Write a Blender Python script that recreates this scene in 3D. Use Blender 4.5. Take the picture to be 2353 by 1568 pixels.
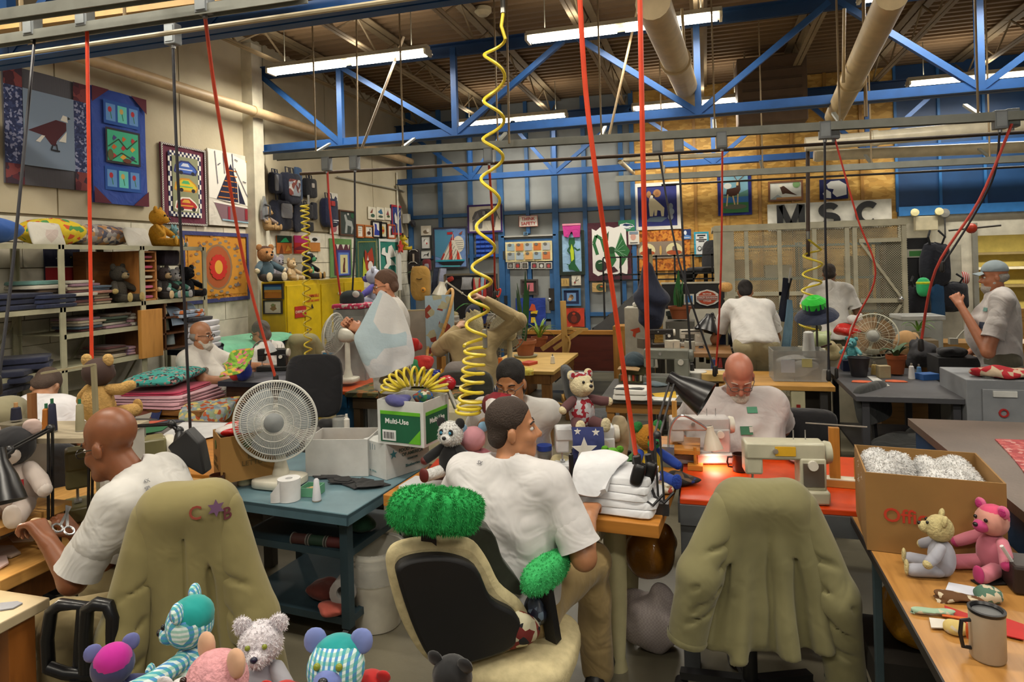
import bpy, math, random
import numpy as np
from mathutils import Vector, Matrix
for o in list(bpy.data.objects): bpy.data.objects.remove(o)
SC=bpy.context.scene; COL=SC.collection
rnd=random.Random(7)
# ---------------------------------------------------------------- camera
FPX=1520.;CX=1176.5;CY=600.;HC=1.85;YAW=math.radians(16.3);SR=.028;CR=math.sqrt(1-SR*SR)
FW=Vector((-math.sin(YAW),math.cos(YAW),0));RT=Vector((math.cos(YAW),math.sin(YAW),0));UP=Vector((0,0,1))
cd=bpy.data.cameras.new('camera');cam=bpy.data.objects.new('camera',cd);COL.objects.link(cam)
cd.sensor_fit='HORIZONTAL';cd.sensor_width=36;cd.lens=36*FPX/2353;cd.shift_y=-184/2353;cd.clip_start=.05
ax=RT*CR-UP*SR;ay=UP*CR+RT*SR;az=-FW
cam.matrix_world=Matrix(((ax.x,ay.x,az.x,0),(ax.y,ay.y,az.y,0),(ax.z,ay.z,az.z,HC),(0,0,0,1)))
SC.camera=cam
# ---------------------------------------------------------------- world, exposure
W=bpy.data.worlds.new('world');SC.world=W;W.use_nodes=True
W.node_tree.nodes['Background'].inputs[0].default_value=(1,.93,.82,1)
W.node_tree.nodes['Background'].inputs[1].default_value=.18  # dim even ambient added in place of bounce from the room's unseen sides
SC.view_settings.view_transform='Standard';SC.view_settings.look='None';SC.view_settings.gamma=1
SC.view_settings.use_curve_mapping=False;SC.view_settings.exposure=.0
LAMP_W=54.          # power of one ceiling fixture
LAMP_C=(1,.93,.80)
# ---------------------------------------------------------------- photograph -> place helpers
def ray(px,py):
    a=px-CX;b=py-CY;u=(a*CR-b*SR)/FPX;v=-(a*SR+b*CR)/FPX
    return FW+RT*u+UP*v
def pz(px,py,z):
    r=ray(px,py);return Vector((0,0,HC))+r*((z-HC)/r.z)
def pX(px,py,x):
    r=ray(px,py);return Vector((0,0,HC))+r*(x/r.x)
def pY(px,py,y):
    r=ray(px,py);return Vector((0,0,HC))+r*(y/r.y)
def pd(px,py,d): return Vector((0,0,HC))+ray(px,py)*d
# ---------------------------------------------------------------- materials
def lin(h):
    h=h.lstrip('#');h=''.join(q*2 for q in h) if len(h)==3 else h;r=[int(h[i:i+2],16)/255 for i in (0,2,4)]
    return tuple(((c+.055)/1.055)**2.4 if c>.04045 else c/12.92 for c in r)+(1,)
MC={}
def mat(col='#888888',kind='plain',rough=.6,metal=0.,sc=1.,col2=None,cols=None,bump=None,st=(1,1,1),emit=0.,alpha=None,rot=(0,0,0)):
    key=(col,kind,rough,metal,sc,col2,tuple(cols) if cols else None,bump,st,emit,alpha,rot)
    if key in MC: return MC[key]
    m=bpy.data.materials.new(kind+'_'+col.strip('#'));MC[key]=m;m.use_nodes=True
    N=m.node_tree.nodes;L=m.node_tree.links;b=N['Principled BSDF']
    I=b.inputs;I['Roughness'].default_value=rough;I['Metallic'].default_value=metal;c1=lin(col)
    I['Base Color'].default_value=c1
    def nd(t,**k):
        n=N.new(t)
        for a,v in k.items():
            if a in n.inputs: n.inputs[a].default_value=v
            else: setattr(n,a,v)
        return n
    def coord(s=1.):
        t=nd('ShaderNodeTexCoord');mp=nd('ShaderNodeMapping');L.new(t.outputs['Object'],mp.inputs[0])
        mp.inputs['Scale'].default_value=tuple(s*q for q in st);mp.inputs['Rotation'].default_value=rot
        return mp.outputs[0]
    def noise(scale,det=3,co=None):
        n=nd('ShaderNodeTexNoise',Scale=scale,Detail=det);L.new(co or coord(),n.inputs['Vector']);return n.outputs['Fac']
    def ramp(fac,stops,interp='LINEAR'):
        r=nd('ShaderNodeValToRGB');r.color_ramp.interpolation=interp;e=r.color_ramp.elements
        while len(e)<len(stops): e.new(.5)
        for q,(p,c) in zip(e,stops): q.position=p;q.color=c
        L.new(fac,r.inputs[0]);return r.outputs[0]
    def sh(c,k): return tuple(min(1,x*k) for x in c[:3])+(1,)
    def dobump(fac,strength,dist=.01):
        n=nd('ShaderNodeBump',Strength=strength,Distance=dist);L.new(fac,n.inputs['Height']);L.new(n.outputs[0],I['Normal'])
    out=None
    if kind=='emit':
        I['Emission Color'].default_value=c1;I['Emission Strength'].default_value=emit
    elif kind=='plain':
        f=noise(9*sc,4);out=ramp(f,[(.3,sh(c1,.86)),(.7,sh(c1,1.1))])
        if bump: dobump(noise(60*sc,2),bump,.004)
    elif kind=='flat':
        pass
    elif kind=='cloth':
        f=noise(5*sc,3);out=ramp(f,[(.3,sh(c1,.84)),(.7,sh(c1,1.12))])
        a=nd('ShaderNodeTexNoise',Scale=6*sc,Detail=2,Distortion=1.3);L.new(coord(),a.inputs['Vector']);dobump(a.outputs['Fac'],bump or .4,.04);I['Sheen Weight'].default_value=.15
    elif kind=='fur':
        f=noise(70*sc,3);out=ramp(f,[(.3,sh(c1,.82)),(.65,sh(c1,1.06))]);dobump(noise(110*sc,2),bump or .55,.012);I['Sheen Weight'].default_value=.15;I['Sheen Tint'].default_value=c1
    elif kind=='wood':
        co=coord(1.);f=noise(4*sc,6,co);out=ramp(f,[(.25,lin(col2) if col2 else sh(c1,.6)),(.5,c1),(.8,sh(c1,1.15))])
    elif kind=='concrete':
        f=noise(1.1*sc,8);out=ramp(f,[(.3,lin(col2) if col2 else sh(c1,.7)),(.68,c1)]);dobump(noise(30*sc,4),bump or .12,.01)
    elif kind=='check':
        n=nd('ShaderNodeTexChecker',Scale=10*sc);L.new(coord(),n.inputs[0]);n.inputs[1].default_value=c1;n.inputs[2].default_value=lin(col2);out=n.outputs[0]
    elif kind=='gingham':
        s_=nd('ShaderNodeSeparateXYZ');L.new(coord(10*sc),s_.inputs[0]);fr=[]
        for a in (0,2):
            q=nd('ShaderNodeMath',operation='FRACT');L.new(s_.outputs[a],q.inputs[0]);g=nd('ShaderNodeMath',operation='GREATER_THAN');L.new(q.outputs[0],g.inputs[0]);g.inputs[1].default_value=.5;fr.append(g)
        x1=nd('ShaderNodeMixRGB');x1.inputs[1].default_value=lin('#cfe0de');x1.inputs[2].default_value=c1;L.new(fr[0].outputs[0],x1.inputs[0])
        x2=nd('ShaderNodeMixRGB');x2.inputs[2].default_value=lin(col2);L.new(x1.outputs[0],x2.inputs[1])
        h=nd('ShaderNodeMath',operation='MULTIPLY');L.new(fr[1].outputs[0],h.inputs[0]);h.inputs[1].default_value=.55;L.new(h.outputs[0],x2.inputs[0]);out=x2.outputs[0];dobump(noise(60,2),.3,.01)
    elif kind=='stripe':
        n=nd('ShaderNodeTexWave',Scale=4*sc,Distortion=.4);L.new(coord(),n.inputs['Vector']);out=ramp(n.outputs['Fac'],[(0,c1),(.5,lin(col2))],'CONSTANT')
    elif kind=='print':
        n=nd('ShaderNodeTexVoronoi',Scale=12*sc);L.new(coord(),n.inputs['Vector'])
        s_=nd('ShaderNodeSeparateColor');L.new(n.outputs['Color'],s_.inputs[0])
        k=[col]+list(cols);out=ramp(s_.outputs[0],[(i/len(k),lin(c)) for i,c in enumerate(k)],'CONSTANT');dobump(noise(11,3),.3,.03)
    elif kind=='osb':
        n=nd('ShaderNodeTexVoronoi',Scale=14*sc);t=coord();mp=nd('ShaderNodeMapping');L.new(t,mp.inputs[0]);mp.inputs['Rotation'].default_value=(0,.6,0);mp.inputs['Scale'].default_value=(1,1,2.6)
        L.new(mp.outputs[0],n.inputs['Vector']);s_=nd('ShaderNodeSeparateColor');L.new(n.outputs['Color'],s_.inputs[0])
        out=ramp(s_.outputs[0],[(0,sh(c1,.78)),(.5,c1),(1,lin(col2))]);dobump(n.outputs['Distance'],.2,.01)
    elif kind=='skin':
        f=noise(30,4);out=ramp(f,[(.3,sh(c1,.9)),(.7,sh(c1,1.06))]);I['Subsurface Weight'].default_value=.08;I['Subsurface Radius'].default_value=(.01,.004,.002)
    elif kind=='glass':
        I['Transmission Weight'].default_value=.9
    if out is not None: L.new(out,I['Base Color'])
    if alpha is not None: I['Alpha'].default_value=alpha
    return m
def P(c,r=.6,**k): return mat(c,'plain',r,**k)
def F_(c,r=.6): return mat(c,'flat',r)
def CL(c,**k): return mat(c,'cloth',k.pop('rough',.9),**k)
def FU(c,**k): return mat(c,'fur',k.pop('rough',.95),**k)
def ME(c,r=.35,m=.8): return mat(c,'plain',r,m)
def WD(c,c2=None,st=(1,8,8),r=.45,**k): return mat(c,'wood',r,col2=c2,st=st,**k)
# ---------------------------------------------------------------- mesh builder
def sgp(x,e): return math.copysign(abs(x)**e,x)
class MB:
    def __init__(s): s.v=[];s.f=[];s.m=[];s.mi=0;s.M=None
    def add(s,vs,fs):
        o=len(s.v)
        if s.M is not None: vs=[s.M@Vector(v) for v in vs]
        s.v+=[tuple(v) for v in vs];s.f+=[[i+o for i in f] for f in fs];s.m+=[s.mi]*len(fs);return s
    def box(s,c,d,rz=0,R=None):
        x,y,z=d[0]/2,d[1]/2,d[2]/2;Q=R if R is not None else Matrix.Rotation(rz,3,'Z');c=Vector(c)
        vs=[c+Q@Vector((a*x,b*y,e*z)) for e in(-1,1) for b in(-1,1) for a in(-1,1)]
        return s.add(vs,[(0,2,3,1),(4,5,7,6),(0,1,5,4),(2,6,7,3),(0,4,6,2),(1,3,7,5)])
    def bar(s,a,b,w,h,up=(0,0,1)):
        a=Vector(a);b=Vector(b);d=(b-a);l=d.length;d.normalize();u=Vector(up);x=d.cross(u)
        if x.length<1e-4: x=d.cross(Vector((1,0,0)))
        x.normalize();u=x.cross(d);R=Matrix((x,d,u)).transposed()
        return s.box((a+b)/2,(w,l,h),R=R)
    def tube(s,pts,r,n=7,closed=False,cap=True,rs=None):
        pts=[Vector(p) for p in pts];N=len(pts);vs=[];prev=None
        for i,p in enumerate(pts):
            if closed: t=pts[(i+1)%N]-pts[i-1]
            else: t=pts[min(i+1,N-1)]-pts[max(i-1,0)]
            if t.length<1e-9: t=Vector((0,0,1))
            t.normalize()
            if prev is None:
                u=t.cross(Vector((0,0,1)))
                if u.length<.05: u=t.cross(Vector((1,0,0)))
            else: u=prev-t*prev.dot(t)
            if u.length<1e-6: u=t.orthogonal()
            u.normalize();prev=u;w=t.cross(u);rr=rs[i] if rs else r
            vs+=[p+(u*math.cos(2*math.pi*k/n)+w*math.sin(2*math.pi*k/n))*rr for k in range(n)]
        fs=[];E=N if closed else N-1
        for i in range(E):
            j=(i+1)%N
            for k in range(n):
                k2=(k+1)%n;fs.append((i*n+k,i*n+k2,j*n+k2,j*n+k))
        if cap and not closed: fs+=[tuple(range(n-1,-1,-1)),tuple((N-1)*n+k for k in range(n))]
        return s.add(vs,fs)
    def cyl(s,a,b,r,r2=None,n=14): return s.tube([a,b],r,n,rs=[r,r if r2 is None else r2])
    def lathe(s,prof,c=(0,0,0),n=18,R=None):
        vs=[];c=Vector(c)
        for r,z in prof:
            for k in range(n):
                a=2*math.pi*k/n;p=Vector((r*math.cos(a),r*math.sin(a),z));vs.append(c+(R@p if R is not None else p))
        fs=[(i*n+k,i*n+(k+1)%n,(i+1)*n+(k+1)%n,(i+1)*n+k) for i in range(len(prof)-1) for k in range(n)]
        return s.add(vs,fs)
    def sup(s,c,r,e1=1.,e2=1.,n=12,R=None,wob=0.):
        c=Vector(c);vs=[];nu=n;nv=max(6,n//2+2)
        ph=rnd.random()*9
        for j in range(nv+1):
            v=-math.pi/2+math.pi*j/nv
            for i in range(nu):
                u=2*math.pi*i/nu
                p=Vector((sgp(math.cos(v),e1)*sgp(math.cos(u),e2)*r[0],sgp(math.cos(v),e1)*sgp(math.sin(u),e2)*r[1],sgp(math.sin(v),e1)*r[2]))
                if wob: p*=1+wob*math.sin(3*u+ph+2*v)*math.cos(2.3*u-v*3+ph)
                vs.append(c+(R@p if R is not None else p))
        fs=[(j*nu+i,j*nu+(i+1)%nu,(j+1)*nu+(i+1)%nu,(j+1)*nu+i) for j in range(nv) for i in range(nu)]
        return s.add(vs,fs)
    def ell(s,c,r,n=14,R=None):
        if not hasattr(r,'__len__'): r=(r,r,r)
        return s.sup(c,r,1,1,n,R)
    def limb(s,pts,rs,n=10):
        """tapered rounded limb through pts"""
        pts=[Vector(p) for p in pts];a=(pts[0]-pts[1]).normalized();b=(pts[-1]-pts[-2]).normalized();P_=[];R_=[]
        for k in (1,.8,.45): P_.append(pts[0]+a*rs[0]*k);R_.append(rs[0]*math.sqrt(max(0.0004,1-k*k)))
        for p,r in zip(pts,rs): P_.append(p);R_.append(r)
        for k in (.45,.8,1): P_.append(pts[-1]+b*rs[-1]*k);R_.append(rs[-1]*math.sqrt(max(0.0004,1-k*k)))
        return s.tube(P_,1,n,rs=R_)
    def prism(s,pts,z0,z1):
        n=len(pts);vs=[(x,y,z0) for x,y in pts]+[(x,y,z1) for x,y in pts]
        fs=[tuple(range(n-1,-1,-1)),tuple(range(n,2*n))]+[(i,(i+1)%n,n+(i+1)%n,n+i) for i in range(n)]
        return s.add(vs,fs)
    def grid(s,fn,nu,nv,th=0.):
        vs=[Vector(fn(i/nu,j/nv)) for j in range(nv+1) for i in range(nu+1)];w=nu+1
        fs=[(j*w+i,j*w+i+1,(j+1)*w+i+1,(j+1)*w+i) for j in range(nv) for i in range(nu)]
        if th:
            nr=[Vector() for _ in vs]
            for f in fs:
                q=(vs[f[1]]-vs[f[0]]).cross(vs[f[3]]-vs[f[0]])
                for i in f: nr[i]+=q
            o=len(vs);vs=vs+[v-n.normalized()*th if n.length else v for v,n in zip(vs,nr)]
            fs=fs+[tuple(i+o for i in reversed(f)) for f in fs]
            ed=[(i,i+1) for i in range(nu)]+[(j*w+nu,(j+1)*w+nu) for j in range(nv)]+[(nv*w+i+1,nv*w+i) for i in reversed(range(nu))]+[((j+1)*w,j*w) for j in reversed(range(nv))]
            fs+=[(b,a,a+o,b+o) for a,b in ed]
        return s.add(vs,fs)
    def build(s,name,mats,parent=None,smooth=True,world=False,bevel=0.,kind=None):
        me=bpy.data.meshes.new(name);vs=s.v
        if world and parent is not None:
            inv=MAT_OF(parent).inverted();vs=[tuple(inv@Vector(v)) for v in vs]
        me.from_pydata(vs,[],s.f)
        if not isinstance(mats,(list,tuple)): mats=[mats]
        for m in mats: me.materials.append(m)
        if len(mats)>1: me.polygons.foreach_set('material_index',s.m)
        me.update()
        if smooth:
            me.polygons.foreach_set('use_smooth',[True]*len(me.polygons))
            try: me.set_sharp_from_angle(angle=math.radians(42))
            except Exception: pass
        o=bpy.data.objects.new(name,me);COL.objects.link(o)
        if parent is not None: o.parent=parent
        if bevel:
            b=o.modifiers.new('bevel','BEVEL');b.width=bevel;b.segments=2;b.limit_method='ANGLE'
        if kind: o['kind']=kind
        return o
RM={}
def MAT_OF(o):
    m=Matrix.Translation(o.location)@o.rotation_euler.to_matrix().to_4x4()
    return MAT_OF(o.parent)@m if o.parent else m
def tag(o,label,cat,group=None):
    o['label']=label;o['category']=cat
    if group: o['group']=group
    return o
def root(name,label,cat,loc=(0,0,0),rz=0.,group=None):
    o=bpy.data.objects.new(name,None);COL.objects.link(o);o.empty_display_size=.1
    o.location=loc;o.rotation_euler=(0,0,rz);return tag(o,label,cat,group)
def struct(o): o['kind']='structure';return o
def sroot(name):
    o=bpy.data.objects.new(name,None);COL.objects.link(o);return struct(o)
def B(c,d,rz=0): return MB().box(c,d,rz)
def TXC():
    pass
def text(s,name,mt,parent,Mx,size,ext=.0006,align='CENTER',bold=.012):
    """lettering as a mesh; Mx maps text plane (x right, y up, z out) into the parent's space"""
    cu=bpy.data.curves.new(name,'FONT');cu.body=s;cu.size=size;cu.align_x=align;cu.align_y='CENTER';cu.extrude=ext;cu.offset=bold*size;cu.resolution_u=3
    t=bpy.data.objects.new(name,cu);me=bpy.data.meshes.new_from_object(t);me.transform(Mx);me.materials.clear();me.materials.append(mt)
    o=bpy.data.objects.new(name,me);COL.objects.link(o);o.parent=parent;bpy.data.objects.remove(t);return o
def frame(o,x,y):
    """4x4 with axes x (right), y (up), z=x cross y at origin o"""
    x=Vector(x).normalized();y=Vector(y).normalized();z=x.cross(y);o=Vector(o)
    return Matrix(((x.x,y.x,z.x,o.x),(x.y,y.y,z.y,o.y),(x.z,y.z,z.z,o.z),(0,0,0,1)))
def Rz(a): return Matrix.Rotation(a,3,'Z')
def RX(a): return Matrix.Rotation(a,3,'X')
def RY(a): return Matrix.Rotation(a,3,'Y')
# ---------------------------------------------------------------- implicit bodies
class SDF:
    def __init__(s): s.p=[]
    def cap(s,a,b,ra,rb=None,k=.03,op='u'): s.p.append(('c',np.array(a,float),np.array(b,float),ra,ra if rb is None else rb,k,op));return s
    def ell(s,c,r,k=.03,op='u',R=None): s.p.append(('e',np.array(c,float),np.array(r,float) if hasattr(r,'__len__') else np.array([r]*3,float),None if R is None else np.array(R,float),0,k,op));return s
    def rbox(s,c,h,r,k=.03,op='u',R=None,tp=0.): s.p.append(('b',np.array(c,float),np.array(h,float),(r,tp),None if R is None else np.array(R,float),k,op));return s
    def cut(s,p,n): s.p.append(('p',np.array(p,float),np.array(n,float)/np.linalg.norm(n),0,0,0,'i'));return s
    def mesh(s,h=.01,fold=0.,fk=30.,seed=0.):
        lo=np.array([9e9]*3);hi=-lo
        for q in s.p:
            if q[6]!='u': continue
            if q[0]=='c': m=max(q[3],q[4]);a=np.minimum(q[1],q[2])-m;b=np.maximum(q[1],q[2])+m
            elif q[0]=='e': m=max(q[2]);a=q[1]-m;b=q[1]+m
            else: m=np.linalg.norm(q[2])+abs(q[3][1]);a=q[1]-m;b=q[1]+m
            lo=np.minimum(lo,a);hi=np.maximum(hi,b)
        lo-=3*h+abs(fold);hi+=3*h+abs(fold);n=np.ceil((hi-lo)/h).astype(int)+1
        F=np.full(n,.3,np.float32);xs=[lo[i]+h*np.arange(n[i]) for i in range(3)]
        for q in s.p:
            t,k,op=q[0],q[5],q[6]
            if t=='p':
                X_=(xs[0][:,None,None]-q[1][0])*q[2][0]+(xs[1][None,:,None]-q[1][1])*q[2][1]+(xs[2][None,None,:]-q[1][2])*q[2][2]
                F=np.maximum(F,X_);continue
            if t=='c': m=max(q[3],q[4]);a=np.minimum(q[1],q[2])-m;b=np.maximum(q[1],q[2])+m
            elif t=='e': m=max(q[2]);a=q[1]-m;b=q[1]+m
            else: m=np.linalg.norm(q[2])+abs(q[3][1]);a=q[1]-m;b=q[1]+m
            mg=max(k,.02)+2*h+abs(fold)*2;i0=np.clip(np.floor((a-mg-lo)/h).astype(int),0,n-1);i1=np.clip(np.ceil((b+mg-lo)/h).astype(int)+1,1,n)
            sl=tuple(slice(i0[i],i1[i]) for i in range(3))
            x=xs[0][sl[0]][:,None,None];y=xs[1][sl[1]][None,:,None];z=xs[2][sl[2]][None,None,:]
            if t=='c':
                ba=q[2]-q[1];px,py,pz_=x-q[1][0],y-q[1][1],z-q[1][2]
                tt=np.clip((px*ba[0]+py*ba[1]+pz_*ba[2])/max(1e-9,ba@ba),0,1)
                d=np.sqrt((px-tt*ba[0])**2+(py-tt*ba[1])**2+(pz_-tt*ba[2])**2)-(q[3]+(q[4]-q[3])*tt)
            else:
                Rm=q[3] if t=='e' else q[4];px,py,pz_=x-q[1][0],y-q[1][1],z-q[1][2]
                if Rm is not None: px,py,pz_=(Rm[0,0]*px+Rm[1,0]*py+Rm[2,0]*pz_,Rm[0,1]*px+Rm[1,1]*py+Rm[2,1]*pz_,Rm[0,2]*px+Rm[1,2]*py+Rm[2,2]*pz_)
                r=q[2]
                if t=='e':
                    k0=np.sqrt((px/r[0])**2+(py/r[1])**2+(pz_/r[2])**2);k1=np.sqrt((px/r[0]**2)**2+(py/r[1]**2)**2+(pz_/r[2]**2)**2)
                    d=k0*(k0-1)/np.maximum(k1,1e-6)
                else:
                    rad,tp=q[3];hx=r[0]-tp*pz_/r[2]
                    ax_=np.abs(px)-hx+rad;ay_=np.abs(py)-r[1]+rad+0*px;az_=np.abs(pz_)-r[2]+rad+0*px;ax_=ax_+0*pz_
                    d=np.sqrt(np.maximum(ax_,0)**2+np.maximum(ay_,0)**2+np.maximum(az_,0)**2)+np.minimum(np.maximum(ax_,np.maximum(ay_,az_)),0)-rad
            f=F[sl]
            if op=='u':
                hh=np.clip(.5+.5*(f-d)/k,0,1);F[sl]=f+(d-f)*hh-k*hh*(1-hh)
            else:
                d=-d;hh=np.clip(.5-.5*(f-d)/k,0,1);F[sl]=f+(d-f)*hh+k*hh*(1-hh)
        if fold:
            x=xs[0][:,None,None];y=xs[1][None,:,None];z=xs[2][None,None,:]
            F=F+fold*(np.sin(fk*(x+.6*z)+2.2*np.sin(fk*.45*(y-z)+seed)+seed)*np.sin(fk*.37*(y+x*.5-z*.3)+seed*2+1.3*np.sin(fk*.3*x)))
        return surfnet(F,lo,h)
def surfnet(F,lo,h):
    S=F<0;n=np.array(F.shape);c=np.zeros(n-1,np.int8)
    for i in(0,1):
        for j in(0,1):
            for k in(0,1): c+=S[i:n[0]-1+i,j:n[1]-1+j,k:n[2]-1+k]
    act=(c>0)&(c<8);ix=np.argwhere(act);ps=np.zeros((len(ix),3));ct=np.zeros(len(ix))
    for a in range(3):
        b,d=[q for q in range(3) if q!=a]
        for u in(0,1):
            for v in(0,1):
                o=np.zeros(3,int);o[b]=u;o[d]=v;e=o.copy();e[a]=1
                p=ix+o;q=ix+e;f0=F[p[:,0],p[:,1],p[:,2]];f1=F[q[:,0],q[:,1],q[:,2]];m=(f0<0)!=(f1<0)
                t=np.where(m,f0/np.where(m,f0-f1,1),0);w=np.tile(o.astype(float),(len(ix),1));w[:,a]+=t
                ps+=w*m[:,None];ct+=m
    V=lo+h*(ix+ps/ct[:,None]);idg=np.full(n-1,-1);idg[act]=np.arange(len(ix));fs=[]
    for a in range(3):
        b,d=(a+1)%3,(a+2)%3;sl0=[slice(None)]*3;sl1=[slice(None)]*3;sl0[a]=slice(0,-1);sl1[a]=slice(1,None)
        A=S[tuple(sl0)];Bq=S[tuple(sl1)];ch=np.argwhere(A!=Bq);ch=ch[(ch[:,b]>0)&(ch[:,d]>0)&(ch[:,b]<n[b]-1)&(ch[:,d]<n[d]-1)]
        eb=np.zeros(3,int);eb[b]=1;ed=np.zeros(3,int);ed[d]=1;g=lambda p:idg[p[:,0],p[:,1],p[:,2]]
        Q=np.stack([g(ch),g(ch-eb),g(ch-eb-ed),g(ch-ed)],1);fl=A[ch[:,0],ch[:,1],ch[:,2]]
        Q[~fl]=Q[~fl][:,::-1];fs.append(Q[(Q>=0).all(1)])
    return V,np.concatenate(fs)
def sbuild(name,vf,mt,parent,world=False):
    V,Q=vf;me=bpy.data.meshes.new(name)
    if world:
        inv=np.array(MAT_OF(parent).inverted());V=V@inv[:3,:3].T+inv[:3,3]
    me.vertices.add(len(V));me.vertices.foreach_set('co',V.astype(np.float32).ravel())
    me.loops.add(Q.size);me.loops.foreach_set('vertex_index',Q.astype(np.int32).ravel())
    me.polygons.add(len(Q));me.polygons.foreach_set('loop_start',np.arange(0,Q.size,4,dtype=np.int32))
    me.polygons.foreach_set('use_smooth',np.ones(len(Q),bool));me.update(calc_edges=True);me.validate()
    me.materials.append(mt);o=bpy.data.objects.new(name,me);COL.objects.link(o);o.parent=parent;return o
# ================================================================ the building
XW=-5.0;YB=10.7;ZD=4.5
fl=MB().box((0,5,-.05),(16,14,.1)).build('floor',mat('#7c7664','concrete',.35,col2='#5f5a4a',sc=.8),smooth=False);struct(fl)
m_conc=mat('#c9bfa4','concrete',.85,col2='#ab9f84',sc=1.2)
m_white=P('#d9d4c2',.7)
wl=sroot('wall_left')
MB().box((XW-.12,4.5,2.25),(.2,14,4.6)).build('backing',P('#8f8670',.9),wl,False)
y=-1.2
for i in range(9):      # upright concrete panels with open joints
    MB().box((XW-.02,y+.66,3.42),(.04,1.312,2.2)).build('panel',m_conc,wl,False);y+=1.325
for r in range(11):     # white painted block below
    z=.1+r*.2
    for k in range(30):
        yy=-1+k*.4+(r%2)*.2
        if yy<10.7: MB().box((XW-.02,yy,z+.1),(.04,.392,.192)).build('block',m_white,wl,False) if r>5 and k>7 else None
MB().box((XW-.02,4.8,.65),(.04,12,1.3)).build('lower_wall',m_white,wl,False)
MB().box((XW-.02,.7,1.75),(.04,3,.98)).build('lower_wall',m_white,wl,False)
pc=pX(600,400,-4.8)
co=MB().box((-4.93,6.45,2.2),(.14,.18,4.4)).build('column',P('#cfc8b2',.8),wl,False)
# grey panelled end wall with blue framing
wb=sroot('wall_back');BLU=P('#2f5f92',.5);GRY=P('#8b8f8e',.55,sc=.3)
MB().box((-3.1,YB+.1,2.25),(4.2,.06,4.6)).build('backing',P('#5b5f60',.8),wb,False)
cols=[945,1014,1083,1152,1214,1277,1345,1430,1452];xs=[pY(p,480,YB).x for p in cols];xs[-1]=pY(1456,480,YB).x
rows=[0,.95,1.95,2.66,3.3,4.5]
for i in range(len(xs)-1):
    for j in range(len(rows)-1):
        if 3<=i<=4 and j<2: continue
        a,b=xs[i],xs[i+1];z0,z1=rows[j],rows[j+1]
        MB().box(((a+b)/2,YB+.03,(z0+z1)/2),(b-a-.006,.05,z1-z0-.006)).build('panel',GRY,wb,False)
for i,x in enumerate(xs):
    MB().box((x,YB-.03,2.25),(.07 if i not in(3,5) else .1,.06,4.5)).build('post',BLU,wb,False) if i!=4 else MB().box((x,YB-.03,3.4),(.06,.06,2.2)).build('post',BLU,wb,False)
for j,z in enumerate(rows[1:-1]):
    for i in range(len(xs)-1):
        if 3<=i<=4 and j<2: continue
        a,b=xs[i],xs[i+1];MB().box(((a+b)/2,YB-.02,z),(b-a-.07,.05,.06)).build('girt',BLU,wb,False)
# personnel door in it
dr=sroot('door_1');a,b=xs[3],xs[5];dz=2.24
for x0,x1,z0,z1 in((a,(a+b)/2,.95,2.15),((a+b)/2,b,.95,2.15),(a,(a+b)/2,0,.85),((a+b)/2,b,0,.85)):
    MB().box(((x0+x1)/2,YB+.0,(z0+z1)/2),(x1-x0-.1,.03,z1-z0-.04)).build('door_panel',GRY,dr,False)
for z in(.06,.92,2.17): MB().box(((a+b)/2,YB-.005,z),(b-a-.11,.05,.09)).build('rail',BLU,dr,False)
for x in(a+.09,(a+b)/2,b-.09): MB().box((x,YB-.008,1.1),(.07,.055,2.1)).build('stile',BLU,dr,False)
MB().box(((a+b)/2,YB-.03,2.26),(b-a,.06,.025)).build('lintel',P('#a9a9a4',.5),dr,False)
lp=pY(1268,688,YB-.05);MB().box((lp.x,lp.y,lp.z),(.09,.02,.36)).build('lock_plate',P('#2b2622',.5),dr,False)
MB().cyl((lp.x-.02,lp.y,lp.z),(lp.x-.02,lp.y-.07,lp.z),.02).ell((lp.x-.02,lp.y-.08,lp.z),.033).build('door_knob',ME('#c8c8c8',.2),dr)
for z in(.4,1.2,1.95): MB().box((a+.05,YB-.05,z),(.05,.03,.14)).build('hinge',P('#2d3338',.5),dr,False)
# oriented-strand board partition
wo=sroot('wall_partition');x0=pY(1456,480,YB).x;x1=pY(2062,480,YB).x;n=8;m_osb=mat('#c39443','osb',.6,col2='#d9ae5c',sc=.8)
for i in range(n):
    a=x0+(x1-x0)*i/n;b=x0+(x1-x0)*(i+1)/n
    for z0,z1 in((0,1.9),(1.9,3.3),(3.3,4.5)): MB().box(((a+b)/2,YB+.03,(z0+z1)/2),(b-a-.008,.04,z1-z0-.008)).build('board',m_osb,wo,False)
    MB().box((a+.02,YB-.005,2.25),(.045,.03,4.5)).build('batten',WD('#a97a34',st=(8,8,1)),wo,False)
MB().box(((x0+x1)/2,YB+.07,2.25),(x1-x0,.04,4.5)).build('backing',P('#3a2c1a',.8),wo,False)
# blue upper wall, white lower wall and the opening to the office
wr=sroot('wall_right');x2=7.6
nb=9
for i in range(nb):
    a=x1+(x2-x1)*i/nb;b=x1+(x2-x1)*(i+1)/nb
    MB().box(((a+b)/2,YB+.03,3.45),(b-a-.02,.04,2.1)).build('panel',P('#1c4574',.45,sc=.4),wr,False)
    MB().box((a,YB-.0,3.45),(.035,.05,2.1)).build('seam_strip',P('#2a6cab',.5),wr,False)
MB().box(((x1+x2)/2,YB-.03,2.4),(x2-x1,.1,.13)).build('beam',P('#2f74b8',.5),wr,False)
ow=pY(2237,560,YB).x
MB().box(((x1+ow)/2,YB+.02,1.17),(ow-x1,.06,2.34)).build('lower_wall',m_white,wr,False)
MB().box(((ow+x2)/2,YB+.02,2.18),(x2-ow,.06,.32)).build('header',m_white,wr,False)
MB().box(((ow+x2)/2,YB+.02,.5),(x2-ow,.06,1.0)).build('sill_wall',WD('#a77c40',st=(1,8,8)),wr,False)
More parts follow.
